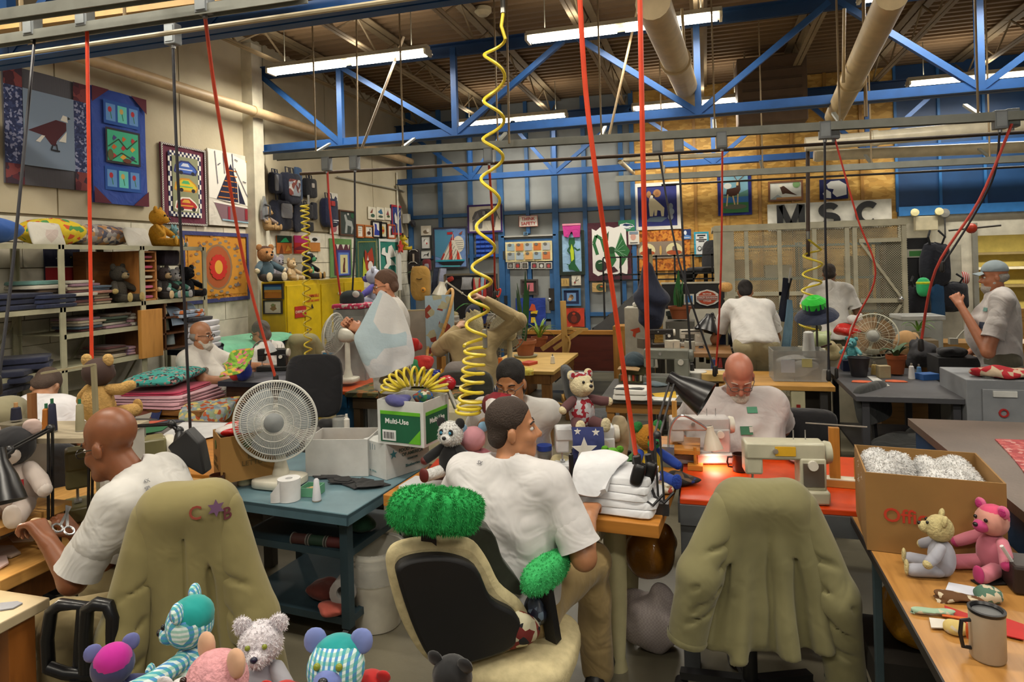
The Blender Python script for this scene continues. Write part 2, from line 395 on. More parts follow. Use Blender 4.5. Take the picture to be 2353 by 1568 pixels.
MB().box(((ow+x2)/2,YB+2.6,1.2),(x2-ow+1,.05,2.6)).build('office_wall',P('#c9b45c',.8),wr,False)
for z,c in((1.2,'#8c7a4a'),(1.5,'#d9d2b6'),(1.75,'#8c7a4a')): MB().box(((ow+x2)/2,YB+2.4,z),(x2-ow,.3,.04)).build('office_shelf',P(c,.6),wr,False)
MB().box((ow,YB-.02,1.6),(.06,.1,1.2)).build('jamb',P('#8f8f86',.5),wr,False)
MB().box(((ow+x2)/2,YB+1.2,2.36),(x2-ow,2.5,.04)).build('office_ceiling',m_white,wr,False)
# ceiling: ribbed steel deck
ce=sroot('ceiling');mb=MB();N=int(14/.15);prof=[]
for i in range(N):
    yy=-2+i*.15;prof+=[(yy,ZD),(yy+.05,ZD),(yy+.065,ZD+.045),(yy+.135,ZD+.045)]
vs=[];fs=[]
for q in prof: vs+=[(-5.2,q[0],q[1]),(8.,q[0],q[1])]
for i in range(len(prof)-1): fs.append((2*i,2*i+1,2*i+3,2*i+2))
mb.add(vs,fs).build('deck',mat('#8b7050','concrete',.75,col2='#6d563c',sc=.5),ce,False)
MB().box((1.4,5,ZD+.15),(13.4,14.4,.06)).build('roof',P('#4a3c2b',.9),ce,False)
# ================================================================ roof steel, lamps, pipes, rails, cords
JO=P('#8d7a5c',.7)
for i in range(11):
    x=-4.6+i*1.15;t=sroot('roof_joist')
    for z,w in((ZD-.03,.1),(ZD-.32,.05)):
        for s in(-1,1): MB().box((x+s*w/2,4.6,z),(w*.8,12.2,.012)).build('chord',JO,t,False)
    mb=MB();y=-1.4;k=0
    while y<10.4:
        mb.bar((x,y,ZD-.04 if k%2 else ZD-.31),(x,y+.45,ZD-.31 if k%2 else ZD-.04),.016,.016);y+=.45;k+=1
    mb.build('web',JO,t,False)
TB=P('#15457c',.5);TD=P('#10345e',.5)
def truss(Y,x0,x1,nodes,off):
    t=sroot('roof_truss')
    for s in(-1,1):
        MB().box(((x0+x1)/2,Y+s*.045,3.19),(x1-x0,.07,.012)).box(((x0+x1)/2,Y+s*.014,3.235),(x1-x0,.012,.09)).build('bottom_chord',TB,t,False)
        MB().box(((x0+x1)/2,Y+s*.05,4.16),(x1-x0,.08,.012)).box(((x0+x1)/2,Y+s*.014,4.1),(x1-x0,.012,.11)).build('top_chord',TD,t,False)
    n=nodes
    for i,(xb,xt) in enumerate(n):
        MB().bar((xb,Y,3.2),(xb,Y,4.13),.06,.06,(0,1,0)).build('upright',TB,t,False)
        MB().bar((xb,Y,3.22),(xt[0],Y,4.12),.055,.055,(0,1,0)).build('diagonal',TB,t,False)
        if xt[1] is not None: MB().bar((xb,Y,3.22),(xt[1],Y,4.12),.055,.055,(0,1,0)).build('diagonal',TB,t,False)
    return t
bx=[pY(785,335,6.6).x,pY(1047,315,6.6).x,pY(1605,262,6.6).x,pY(2253,212,6.6).x]
truss(6.6,-4.95,6,[(bx[0],(-4.95,None)),(bx[1],(bx[0]-.05,pY(1310,95,6.6).x)),(bx[2],(pY(1315,95,6.6).x,pY(1905,25,6.6).x)),(bx[3],(pY(1925,25,6.6).x,bx[3]+1.2))],0)
truss(3.14,-4.95,6,[(-4.2,(-4.9,-3.3)),(-2.7,(-3.3,-1.6)),(-.7,(-1.6,.3)),(1.4,(.3,2.3)),(3.3,(2.3,4.2))],0)
cb=[pY(1082,405,10.2).x,pY(1275,400,10.2).x,pY(1640,375,10.2).x]
truss(10.2,-4.95,6,[(cb[0],(cb[0]-1.2,cb[0]+.75)),(cb[1],(cb[1]-.75,cb[1]+1.2)),(cb[2],(cb[2]-1.2,cb[2]+1.1)),(2.2,(1.3,3.2))],0)
# ---- lamps
def tube_light(xa,xb,Y,z,label,group=None,on=True):
    L=xb-xa;t=root('fluorescent_light',label,'light',((xa+xb)/2,Y,z),0,group)
    MB().box((0,0,.07),(L,.09,.05)).build('housing',P('#c9c4b0',.5),t,False)
    mb=MB()
    for s in(-1,1): mb.add([(-L/2,s*.03,.06),(L/2,s*.03,.06),(L/2,s*.12,.03),(-L/2,s*.12,.03)],[(0,1,2,3)])
    mb.build('reflector',P('#d9d4c4',.4),t,False)
    for s in(-1,1):
        for h in(-1,1):
            xc=h*L/4;MB().cyl((xc-L/4+.04,s*.05,.015),(xc+L/4-.04,s*.05,.015),.018,n=8).build('lamp_tube',mat('#fff6e6','emit',emit=14. if on else .0),t)
    for s in(-1,1): MB().box((s*(L/2-.01),0,.03),(.025,.16,.07)).build('end_cap',P('#bdb8a6',.5),t,False)
    for s in(-1,1): MB().cyl((s*L*.4,0,.09),(s*L*.4,0,ZD-z),.005,n=5).build('hanger',P('#8b8778',.5),t)
    ld=bpy.data.lights.new('tube_glow','AREA');ld.shape='RECTANGLE';ld.size=L;ld.size_y=.16;ld.energy=LAMP_W;ld.color=LAMP_C;ld.spread=math.radians(175)
    lo=bpy.data.objects.new('tube_glow',ld);COL.objects.link(lo);lo.parent=t;lo.location=(0,0,-.02)
    l2=bpy.data.lights.new('tube_spill','AREA');l2.shape='RECTANGLE';l2.size=L;l2.size_y=.1;l2.energy=LAMP_W*.13;l2.color=LAMP_C
    lq=bpy.data.objects.new('tube_spill',l2);COL.objects.link(lq);lq.parent=t;lq.location=(0,0,.12);lq.rotation_euler=(math.pi,0,0)
    return t
for r,(Y,z,xsn) in enumerate(((6.2,3.96,((-4.5,-2.63),(-1.6,.2),(1.3,3.1))),(9.6,3.96,((-3.6,-1.9),(-.95,.6),(2.55,4.4))))):
    for i,(a,b) in enumerate(xsn):
        tube_light(a,b,Y,z,[['bright twin-tube ceiling light nearest the concrete left wall','bright twin-tube ceiling light crossed by the red hoses and cream duct','twin-tube ceiling light over the right middle, beyond the picture'],['far ceiling light above the grey panelled wall behind the truss','far ceiling light seen edge-on above the strand-board wall','far ceiling light in front of the dark blue upper wall']][r][i])
for i,(a,b) in enumerate(((-4.4,-2.6),(-1.6,.2),(1.3,3.1))):
    tube_light(a,b,2.1,3.96,['left','middle','right'][i]+' twin-tube ceiling light of the near row overhead','ceiling lights overhead')
    tube_light(a,b,-.9,3.96,['left','middle','right'][i]+' twin-tube ceiling light of the row behind the viewer','ceiling lights overhead')
tube_light(4.3,5.5,11.7,2.25,'low ceiling light inside the yellow office')
# ---- cream heater tubes and ducts
CRM=P('#c3ad82',.5)
def pipe(name,label,pts,r,mt,cat='pipe',n=16,cuffs=()):
    t=root(name,label,cat,pts[0]);MB().tube(pts,r,n).build('tube',mt,t,world=True)
    for c in cuffs:
        a=Vector(pts[0]).lerp(Vector(pts[-1]),c);d=(Vector(pts[-1])-Vector(pts[0])).normalized()*.03;MB().cyl(a-d,a+d,r*1.15,n=n).build('coupling',mt,t,world=True)
    return t
a=pY(1510,-40,3.6);b=pY(1588,225,7.6);pipe('heater_duct','large cream round duct descending between the two ceiling lights',[pY(1500,5,4.2),pY(1590,235,7.4)],.11,CRM,cuffs=(.45,))
pipe('heater_duct','cream round duct slanting down to the grey rail at right',[pY(2050,-10,4.4),pY(1918,268,7.0)],.09,CRM,cuffs=(.6,))
for s,(q,w) in enumerate((((1567,100),(1575,150)),((1940,100),(1938,190)))):
    pipe('duct_hanger_rod','cream hanger rod and clamp holding the '+('left' if s==0 else 'right')+' round duct',[pY(q[0],q[1]-80,5.6),pY(w[0],w[1],5.6)],.012,CRM,'hanger',8)
pipe('gas_pipe','thick cream pipe running along the top of the concrete left wall',[(-4.79,2.2,3.6),(-4.79,10.4,3.6)],.055,P('#c2a67e',.5),cuffs=(.2,.5,.8))
pipe('radiant_tube','bright upper cream heater tube at right below the grey rail',[pY(1850,332,8.2),pY(2420,282,8.2)],.08,P('#efe6cc',.3),cuffs=(.3,))
pipe('radiant_tube','lower cream heater tube at right crossing the blue wall',[pY(1870,358,8.6),pY(2420,335,8.6)],.065,P('#efe6cc',.3),cuffs=(.02,))
pipe('radiant_tube','thin cream tube with an elbow before the strand-board wall',[pY(1455,398,10.6),pY(1425,372,8.4),pY(1435,367,8.45),pY(1660,356,8.5)],.03,P('#dccfae',.4))
MB_=root('ceiling_sprinkler','round cream capped detector on the ceiling deck beside the hose drop','detector',pz(1110,32,ZD-.06))
MB().lathe([(.0,.06),(.09,.06),(.09,.02),(.05,-.02),(0,-.02)]).build('cover',P('#c9bd9c',.5),MB_)  # this round cover is a ceiling sprinkler cap
# ---- trolley rails with junction boxes
GV=ME('#8a8c84',.45,.5)
def rail(label,a,b,w=.06,h=.07,n=4):
    t=root('trolley_rail',label,'rail',a);a=Vector(a);b=Vector(b)
    for s in(-1,1): MB().bar(a+Vector((0,s*w/2,0)),b+Vector((0,s*w/2,0)),.006,h).build('channel_side',GV,t,False,world=True)
    MB().bar(a+Vector((0,0,h/2)),b+Vector((0,0,h/2)),w,.006).build('channel_top',GV,t,False,world=True)
    for i in range(n):
        p=a.lerp(b,(i+.5)/n);MB().bar(p+Vector((-.0,0,h/2)),p+Vector((0,.25,h/2+.12)),.03,.02).build('bracket',GV,t,False,world=True)
        MB().cyl(p+Vector((0,0,h/2)),(p.x,p.y,ZD-.02),.008,n=6).build('hanger_rod',JO,t,False,world=True)
rail('shiny steel trolley channel at the top left carrying three grey boxes',pY(-60,104,2.5),pY(700,-9,2.5),.045,.045,3)
rail('upper dark steel channel in the top left corner',pY(-60,48,2.3),pY(420,-22,2.3),.045,.05,2)
rail('long grey trolley rail crossing the whole room below the blue truss',pY(632,362,5.6),pY(2420,262,5.6),.06,.06,7)
rail('grey trolley rail in front of the lettered white board',pY(1415,412,7.4),pY(2420,362,7.4),.06,.06,4)
def rod(label,a,b,r,mt,name='conduit'): return pipe(name,label,[a,b],r,mt,'pipe',8)
rod('cream conduit running below the top left rails',pY(-60,140,2.7),pY(1000,-12,2.7),.013,P('#9d9277',.4))
rod('dark brown pipe below the grey rail, ending above the shelves of bags',pY(690,400,5.9),pY(1460,357,5.9),.016,P('#4a3626',.5))
rod('dark conduit continuing right before the strand-board wall',pY(1460,357,5.9),pY(2420,300,5.9),.014,P('#3b3029',.5))
rod('thin black pipe above the lettered white board',pY(1520,425,8.6),pY(2420,380,8.6),.013,P('#2a2420',.5))
rod('vertical dark drop pipe above the small yellow hose',pY(1856,335,8.3),pY(1857,590,8.3),.022,P('#3a2a22',.5))
rod('thin vertical rod hanging from the ceiling left of the big hose',(pY(820,60,6.0).x,6.0,ZD-.01),pY(822,348,6.0),.009,JO,'hanger_rod')
rod('thin vertical rod hanging from the ceiling right of the big hose',(pY(1166,40,5.5).x,5.5,ZD-.01),pY(1170,330,5.5),.01,JO,'hanger_rod')
rod('brown vertical rod hanging between the ducts on the right',(pY(1985,0,6.0).x,6.0,ZD-.01),pY(1990,268,6.0),.014,P('#8a7350',.6),'hanger_rod')
rod('brown slanting brace rod near the first ceiling light',pY(928,85,6.3),pY(830,345,6.0),.014,P('#6f604c',.6),'brace_rod')
rod('thin slanting brace rod between the two red hoses',(pY(1482,30,6.4).x,6.4,ZD-.01),pY(1400,310,6.4),.012,P('#7f6c4e',.6),'brace_rod')
def jbox(px,py,Y,label,s=.075):
    c=pY(px,py,Y);t=root('junction_box',label,'box',c)
    MB().box((0,0,0),(s,s*.8,s*1.6)).build('box',ME('#82878a',.5,.4),t,False,bevel=.006)
    MB().cyl((0,0,-s*.8),(0,0,-s*1.05),s*.17,n=8).build('cord_grip',ME('#9a9a9a',.4),t)
    MB().box((0,-s*.42,0),(s*.75,.004,s*1.2)).build('cover_plate',ME('#92989b',.45,.4),t,False)
    return t
for i,(x,y,Y) in enumerate(((75,60,2.5),(195,38,2.5),(470,5,2.5),(397,80,2.9),(751,377,5.6),(815,374,5.6),(1123,357,5.6),(1658,322,5.6),(1895,300,5.6),(1915,300,5.7),(2297,276,5.6),(2325,272,5.7),(1510,335,6.2),(1560,333,6.2))):
    jbox(x,y,Y,['leftmost grey box on the top left rail','second grey box from the left on the top left rail','grey box at the top holding the slanting red cord','grey box hanging lower behind the top left rails','grey box on the long rail holding a red cord before the bags','grey box on the long rail next to the hanging bags, right of the pair','grey box on the long rail behind the big yellow hose','single grey box on the long rail above the deer quilt','left grey box of the pair above the lettered board','right grey box of the pair above the lettered board','left grey box of the far right pair','rightmost grey box on the long rail','left dark box above the ram picture','right dark box above the ram picture'][i],.07 if Y<3.2 else .085)
def cord(label,pts,r,c,name='power_cable',plug=True):
    t=root(name,label,'cord',pts[0]);P_=[Vector(p) for p in pts];Q=[]
    for i in range(len(P_)-1):
        for k in range(6): Q.append(catmull(P_,i,k/6))
    Q.append(P_[-1]);MB().tube(Q,r,7).build('cable',P(c,.5),t,world=True)
    if plug: MB().limb([P_[-1]+Vector((0,0,.02)),P_[-1]-Vector((0,0,.04))],[r*1.9,r*2.2]).build('connector',P('#1c1a19',.5),t,world=True)
    return t
def catmull(P,i,t):
    p0=P[max(i-1,0)];p1=P[i];p2=P[i+1];p3=P[min(i+2,len(P)-1)]
    return ((2*p1)+(p2-p0)*t+(2*p0-5*p1+4*p2-p3)*t*t+(3*p1-p0-3*p2+p3)*t**3)*.5
RED='#c4361c';BLK='#23232a'
cord('black cord hanging at the far left in front of the bird quilt',[pY(79,92,2.5),pY(55,350,2.3),pY(25,650,2.2),pY(-4,880,2.1)],.007,BLK)
cord('straight red cord hanging in front of the blue fish quilt',[pY(200,72,2.5),pY(205,400,2.5),pY(209,700,2.5),pY(213,968,2.5)],.0085,'#e0421c')
cord('black cord hanging in front of the race car quilt',[pY(397,90,2.9),pY(406,350,2.9),pY(424,700,2.95),pY(438,1000,3.)],.008,BLK)
cord('red cord slanting past the boat quilt to the large fan',[pY(470,30,2.5),pY(500,250,2.8),pY(560,600,3.3),pY(634,872,3.6)],.009,'#c8452c')
cord('thin red cord hanging between the bags and the yellow cabinet',[pY(752,388,5.6),pY(760,500,5.6),pY(785,700,5.7),pY(803,815,5.8)],.010,'#c23528')
cord('thin black cord falling to the sewing machine on the orange table',[pY(815,388,5.6),pY(815,550,5.6),pY(808,700,5.6),pY(799,812,5.6)],.009,BLK)
cord('red cord hanging behind the big yellow hose with a hook loop',[pY(1123,370,5.6),pY(1135,560,7),pY(1138,660,8),pY(1150,665,8),pY(1145,682,8),pY(1137,676,8)],.012,'#c8382a')
cord('left thick red hose hanging from the ceiling to the batting pile',[pY(1331,-30,2.6),pY(1345,200,2.65),pY(1372,420,2.7),pY(1412,700,2.85),pY(1463,1060,3.0)],.0105,'#d8431f')
cord('right thick red hose hanging from the ceiling beside the black lamp',[pY(1470,-30,2.6),pY(1476,300,2.65),pY(1483,600,2.75),pY(1490,850,2.9),pY(1498,1045,3.05)],.0105,'#d8431f')
cord('black cord slanting from the ram picture to the far bench',[pY(1513,345,6.2),pY(1560,600,6.0),pY(1642,850,5.8)],.009,BLK)
cord('black cord hanging straight beside the ram picture',[pY(1560,345,6.2),pY(1572,600,6.1),pY(1590,845,6.0)],.010,BLK)
cord('red cord hanging past the deer quilt to the far bench',[pY(1660,336,5.6),pY(1658,560,5.7),pY(1653,720,5.8),pY(1645,848,5.9)],.008,'#d03a28')
cord('black cord hanging in front of the mesh cage worker',[pY(1895,314,5.6),pY(1897,560,5.6),pY(1903,760,5.7),pY(1904,860,5.7)],.009,BLK)
cord('red cord bent in the middle before the mesh cage door',[pY(1917,314,5.7),pY(1970,500,5.7),pY(2012,628,5.7),pY(1965,740,5.7),pY(1922,855,5.7)],.007,'#d03a28')
cord('red cord slanting from the far right boxes down to the backpacks',[pY(2325,285,5.6),pY(2250,460,5.6),pY(2150,620,5.6),pY(2116,790,5.6)],.010,'#c03a28')
cord('black cord slanting beside the far right red cord',[pY(2298,290,5.6),pY(2285,400,5.7),pY(2235,500,5.9),pY(2165,610,6.0)],.008,BLK)
# ---- coiled air hoses
YEL=mat('#d9c437','plain',.35)
def hose(label,path,r,R,turns,name='coiled_air_hose',tail=None,head=None,R1=None):
    """helix around a polyline axis"""
    A=[Vector(p) for p in path];n=int(turns*18);pts=[]
    if head: pts+=[Vector(h) for h in head]
    for i in range(n+1):
        t=i/n;q=t*(len(A)-1);k=min(int(q),len(A)-2);c=catmull(A,k,q-k);a=2*math.pi*turns*t;rr=R+(R1-R)*t if R1 else R
        pts.append(c+RT*(rr*math.cos(a))+FW*(rr*math.sin(a)))
    if tail: pts+=[Vector(h) for h in tail]
    t=root(name,label,'hose',A[0]);MB().tube(pts,r,7).build('coil',YEL,t,world=True)
    MB().cyl(pts[0],pts[0]+Vector((0,0,.09)),r*1.5,n=8).build('fitting',ME('#9b9b95',.35),t,world=True);return t
D1=3.3
hose('big yellow coiled air hose stretched from the ceiling to the middle table',[pd(1137,90,D1),pd(1135,250,D1),pd(1130,400,D1),pd(1112,580,D1),pd(1100,700,D1),pd(1090,795,D1)],.0085,.052,8.5,head=[pd(1156,30,D1),pd(1152,60,D1)])
hose('loose lower coils of yellow air hose resting on the cream cabinet',[pd(1092,800,D1),pd(1088,840,D1),pd(1085,880,D1),pd(1080,925,D1),pd(1075,948,D1)],.0085,.05,8,R1=.06)
hose('thin pale yellow coiled hose hanging in front of the yellow cabinet',[pY(700,470,5.6),pY(703,560,5.6),pY(705,700,5.6),pY(709,835,5.6)],.008,.038,19,R1=.034)
hose('slack yellow coiled hose hanging before the mesh cage',[pY(1868,575,8.2),pY(1866,640,8.2),pY(1862,700,8.2),pY(1858,760,8.2)],.012,.1,5,head=[pY(1857,550,8.2)])
t=root('tan_beam','tan painted beam behind the upper left rails','beam',pY(-60,85,2.95));MB().bar(pY(-60,62,2.95),pY(700,-42,2.95),.06,.1).build('bar',P('#b8945c',.6),t,False,world=True)
a=pY(1690,150,9.2);b=pY(1850,285,9.2);t=root('unit_heater','large brown heater box below the deck between the ducts','heater',((a.x+b.x)/2,9.2,b.z));MB().box((0,0,(a.z-b.z)/2),(b.x-a.x,.6,a.z-b.z)).build('casing',P('#5f4a36',.7),t,False,bevel=.02)
for k in range(5): MB().box((0,-.31,(a.z-b.z)*(.2+.15*k)),((b.x-a.x)*.85,.02,.03)).build('louvre',P('#4a3826',.7),t,False)
for q in(-1,1): MB().cyl((q*.3,0,a.z-b.z),(q*.3,0,ZD-b.z),.012,n=6).build('hanger',JO,t)
# ================================================================ hangings and pictures
ORD=['lowest','second','third','fourth','fifth','sixth','seventh','eighth','ninth']
def pic(name,label,cat,pl,box,base,shapes=(),th=.012,border=None,frm=None,rough=.85,off=.0,mats=None,tilt=0.):
    x0,y0,x1,y1=box;k,val=pl
    fn=(lambda a,b:pX(a,b,val)) if k=='X' else (lambda a,b:pY(a,b,val))
    a=fn(x0,(y0+y1)/2);b=fn(x1,(y0+y1)/2);t=fn((x0+x1)/2,y0);u=fn((x0+x1)/2,y1)
    w=abs(b.y-a.y) if k=='X' else abs(b.x-a.x);h=t.z-u.z
    loc=Vector(((a.x+b.x)/2,(a.y+b.y)/2,u.z));rz=math.pi/2 if k=='X' else 0.
    r=root(name,label,cat,loc,rz)
    if tilt: r.rotation_euler=(tilt,0,rz)
    if frm:
        fw,fc=frm;mb=MB()
        for c,d in(((0,0,fw/2),(w,.025,fw)),((0,0,h-fw/2),(w,.025,fw)),((-w/2+fw/2,0,h/2),(fw,.025,h-2*fw)),((w/2-fw/2,0,h/2),(fw,.025,h-2*fw))): MB().box((c[0],-.0125,c[2]),d).build('frame_bar',fc if not isinstance(fc,str) else P(fc,.5),r,False)
        pw,ph,z0=w-2*fw,h-2*fw,fw
    else: pw,ph,z0=w,h,0.
    bm=base if not isinstance(base,str) else CL(base) if cat not in('picture','poster','sign') else P(base,rough)
    if frm: MB().box((0,-th/2,z0+ph/2),(pw,th,ph)).build('panel',bm,r,False)
    else:
        A=.006 if cat in('quilt','banner','tapestry','cloth') else 0
        MB().grid(lambda u,v:((u-.5)*pw,-th-A*math.sin(u*9+v*3),z0+v*ph),12,10,th).build('panel',bm,r,True) if A else MB().box((0,-th/2,z0+ph/2),(pw,th,ph)).build('panel',bm,r,False)
        th=th+A
    if border:
        bw,bc=border;mb=MB()
        for c,d in(((0,bw/2),(pw,bw)),((0,ph-bw/2),(pw,bw)),((-pw/2+bw/2,ph/2),(bw,ph-2*bw)),((pw/2-bw/2,ph/2),(bw,ph-2*bw))): mb.box((c[0],-th-.002,z0+c[1]),(d[0],.006,d[1]))
        mb.build('border',bc if not isinstance(bc,str) else CL(bc),r,False)
    if shapes:
        mb=MB();ms=[];ks=[]
        T=lambda u,v,i:((u-.5)*pw,-th-.002-.009*i/max(8,len(shapes)),z0+v*ph)
        for i,(c,kd,d) in enumerate(shapes):
            if c not in ks: ks.append(c);ms.append(c if not isinstance(c,str) else F_(c,rough))
            mb.mi=ks.index(c)
            if kd=='r': pts=[(d[0],d[1]),(d[2],d[1]),(d[2],d[3]),(d[0],d[3])]
            elif kd=='e': pts=[(d[0]+d[2]*math.cos(q*math.pi/8),d[1]+d[3]*math.sin(q*math.pi/8)) for q in range(16)]
            elif kd=='p': pts=list(zip(d[::2],d[1::2]))
            else:
                wd=d[0];pp=list(zip(d[1::2],d[2::2]))
                for q in range(len(pp)-1):
                    (ax_,ay_),(bx_,by_)=pp[q],pp[q+1];dx,dy=(bx_-ax_)*pw,(by_-ay_)*ph;l=math.hypot(dx,dy) or 1;nx,ny=-dy/l*wd/2*ph/pw,dx/l*wd/2
                    mb.add([T(ax_+nx,ay_+ny,i),T(ax_-nx,ay_-ny,i),T(bx_-nx,by_-ny,i),T(bx_+nx,by_+ny,i)],[(0,1,2,3)])
                continue
            mb.add([T(u,v,i) for u,v in pts],[tuple(range(len(pts)))])
        mb.build('design',ms,r,False)
    r['_']=0;del r['_'];return r,w,h
def pictext(r,s,x,z,size,c,y=-.018,name='lettering'):
    return text(s,name,F_(c,.6),r,frame((x,y,z),(1,0,0),(0,0,1)),size)
WLX=('X',XW+.012)
navydot=mat('#2a3358','print',.9,sc=5,cols=['#39446e','#2a3358','#8a8fae']);plaid=mat('#5b2630','print',.9,sc=1.5,cols=['#43202a','#7a3b3c','#3a2a38'])
pic('eagle_quilt','grey quilt with a maroon bird and red corner blocks, leftmost on the wall','quilt',WLX,(5,172,200,430),mat('#4b4a52','stripe',.9,sc=9,col2='#5b5a60'),[(navydot,'r',(0.,.17,.2,.83)),(navydot,'r',(.8,.17,1,.83)),(plaid,'r',(0,.83,.2,1)),(plaid,'r',(.8,.83,1,1)),(plaid,'r',(0,0,.2,.17)),(plaid,'r',(.8,0,1,.17)),('#7c8da2','r',(.2,.17,.8,.83)),('#4a1c26','p',(.25,.475,.575,.61,.70,.60,.70,.53,.58,.42,.56,.37,.51,.38,.43,.45)),('#d9d6cc','p',(.63,.615,.66,.665,.71,.66,.72,.605)),('#2b2b30','p',(.72,.66,.755,.645,.72,.63)),('#d9d6cc','p',(.33,.39,.40,.45,.44,.45,.38,.385)),('#d9d6cc','p',(.60,.42,.70,.52,.69,.42)),('#1f1f26','l',(.012,.53,.38,.51,.34)),('#1f1f26','l',(.012,.57,.39,.58,.335)),('#1f1f26','l',(.014,.5,.335,.61,.33))],.015)
B1='#24479a';M1='#5a1c2e'
sm=[]
for v0,v1 in((.12,.33),(.7,.91)):
    sm.append(('#1e4f9e','r',(.2,v0,.86,v1)))
    for q in range(3):
        u=.24+q*.21;sm+=[(['#5f8fc8','#63c0b8','#5f8fc8'][q],'r',(u,v0+.03,u+.17,v1-.03)),(['#b02a35','#c9a55c','#b02a35'][q],'e',(u+.07,v0+.13,.035,.025)),('#2f7a4a','l',(.008,u+.08,v0+.11,u+.1,v0+.05))]
sm+=[('#2c2a33','r',(.22,.36,.86,.67)),('#3fae86','r',(.25,.38,.82,.65))]
for q in range(9): sm.append((['#b53038','#d9a23a','#4a3a7a','#c4622a'][q%4],'p',(.3+.17*(q%3)+.02*(q//3),.42+.08*(q//3),.36+.17*(q%3),.45+.08*(q//3),.42+.17*(q%3),.43+.08*(q//3),.36+.17*(q%3),.40+.08*(q//3))))
sm+=[('#2a4a34','l',(.01,.26,.5,.45,.58,.6,.5,.8,.6)),('#2a4a34','l',(.01,.3,.38,.5,.46,.78,.4)),('#5c5a38','e',(.3,.43,.05,.05)),('#6a3a2a','e',(.6,.395,.08,.02))]
for p in((0,1,.3,1,0,.86),(1,1,.7,1,1,.86),(0,0,.3,0,0,.14),(1,0,.7,0,1,.14)): sm.append((M1,'p',p))
pic('fish_quilt','tall blue quilt with a green fish panel and small flower squares','quilt',WLX,(208,214,333,470),CL('#26459a'),sm,.015)
ck=[]
for q in range(13):
    for s in(0,1):
        ck+=[('#e9e6dc' if (q+s)%2 else '#20264e','r',(.13+.0*s+.04*s,.1+q*.062,.17+.04*s,.162+q*.062)),('#e9e6dc' if (q+s)%2 else '#20264e','r',(.79+.04*s,.1+q*.062,.83+.04*s,.162+q*.062))]
for q in range(15):
    for s in(0,1): ck+=[('#e9e6dc' if (q+s)%2 else '#20264e','r',(.17+q*.044,.1+.03*s,.214+q*.044,.13+.03*s)),('#e9e6dc' if (q+s)%2 else '#20264e','r',(.17+q*.044,.86+.03*s,.214+q*.044,.89+.03*s))]
def car(v,c,o,l): return [(o,'p',(.24,v,.27,v+.09,.4,v+.15,.58,v+.155,.72,v+.09,.78,v+.04,.74,v-.02,.3,v-.02)),(c,'p',(.27,v+.01,.3,v+.08,.42,v+.13,.57,v+.135,.7,v+.08,.75,v+.04,.71,v,.31,v)),(l,'p',(.4,v+.08,.45,v+.12,.56,v+.12,.6,v+.08)),('#22202a','e',(.4,v+.0,.045,.025)),('#22202a','e',(.67,v+.0,.045,.025)),(l,'r',(.3,v+.035,.66,v+.05))]
pic('car_quilt','maroon quilt with a checkered border and three race cars','quilt',WLX,(368,337,470,517),CL('#5f1b35'),ck+[('#8f9272','r',(.21,.16,.79,.86))]+car(.66,'#3f62b5','#2b2f68','#cfd6e6')+car(.44,'#d9bf2f','#c98a2a','#4fae6a')+car(.2,'#b02a2a','#eae4d6','#d9a23a'),.015,border=(.018,mat('#d9d6cc','check',.9,sc=9,col2='#4a3a44')))
bt=[('#e8e4da','p',(0,.96,.12,1,.35,1,1,.9,1,.28,0,.36)),('#7d6068','p',(.1,.3,.98,.25,.85,.05,.25,.08)),('#e8e4da','l',(.02,.08,.31,.98,.26)),('#1c1d38','p',(.47,.85,.15,.35,.62,.33,.6,.6)),('#1c1d38','p',(.62,.6,.64,.32,.78,.31))]
for q in range(6): bt.append(('#c4742a','l',(.014,.19+.045*q,.38+.075*q,.6,.38+.075*q)))
bt+=[('#8f2433','r',(.38,.08,.43,.26)),('#8f2433','r',(.76,.1,.82,.25)),('#2a2a4a','l',(.012,.5,.99,.56,.33)),('#2a2a4a','l',(.01,.55,.8,.95,.26)),('#2a2a4a','l',(.01,.13,.98,.18,.55)),('#2a2a4a','l',(.01,.3,.98,.33,.7)),('#d9b93a','p',(.8,.93,.98,.9,1.,.76,.93,.72,.9,.8,.84,.83,.86,.88)),('#8fb0c0','l',(.02,.25,.08,.85,.06)),('#4a4a55','l',(.012,.18,.8,.24,.83)),('#4a4a55','l',(.012,.55,.92,.62,.9)),('#4a4a55','l',(.012,.72,.63,.8,.62))]
pic('sailboat_quilt','white sailboat quilt with black and orange striped sail','quilt',WLX,(476,352,580,520),CL('#d8d2c6'),bt,.015)
tp=[('#c98a2b','r',(.08,.1,.93,.92)),('#8c6a4a','e',(.5,.5,.22,.33)),('#a8552a','e',(.5,.5,.19,.3))]
for q in range(26):
    a=q*math.pi/13;k=.3+.05*(q%2);tp.append(('#857a6c','e',(.5+k*math.cos(a),.5+(k+.05)*math.sin(a),.028,.02)));tp.append(('#a86a2a','e',(.5+(k+.06)*math.cos(a+.1),.5+(k+.1)*math.sin(a+.1),.02,.016)))
for q in range(14): a=q*math.pi/7;tp.append(('#c0271c','e',(.5+.1*math.cos(a),.5+.15*math.sin(a),.035,.035)))
tp+=[('#c0271c','e',(.5,.5,.11,.16)),('#d9a23a','e',(.5,.5,.06,.1))]
for q in range(4): tp.append(('#6a5a58','p',(.2+.55*(q%2),.2+.55*(q//2),.24+.55*(q%2),.28+.55*(q//2),.28+.55*(q%2),.22+.55*(q//2))))
pic('sun_tapestry','orange tapestry with a red and gold oval medallion, blue edged','tapestry',WLX,(415,534,570,695),mat('#c5842a','print',.9,sc=4.5,cols=['#cf9233','#b9762a','#d29a40']),tp,.012,border=(.04,'#33386e'))
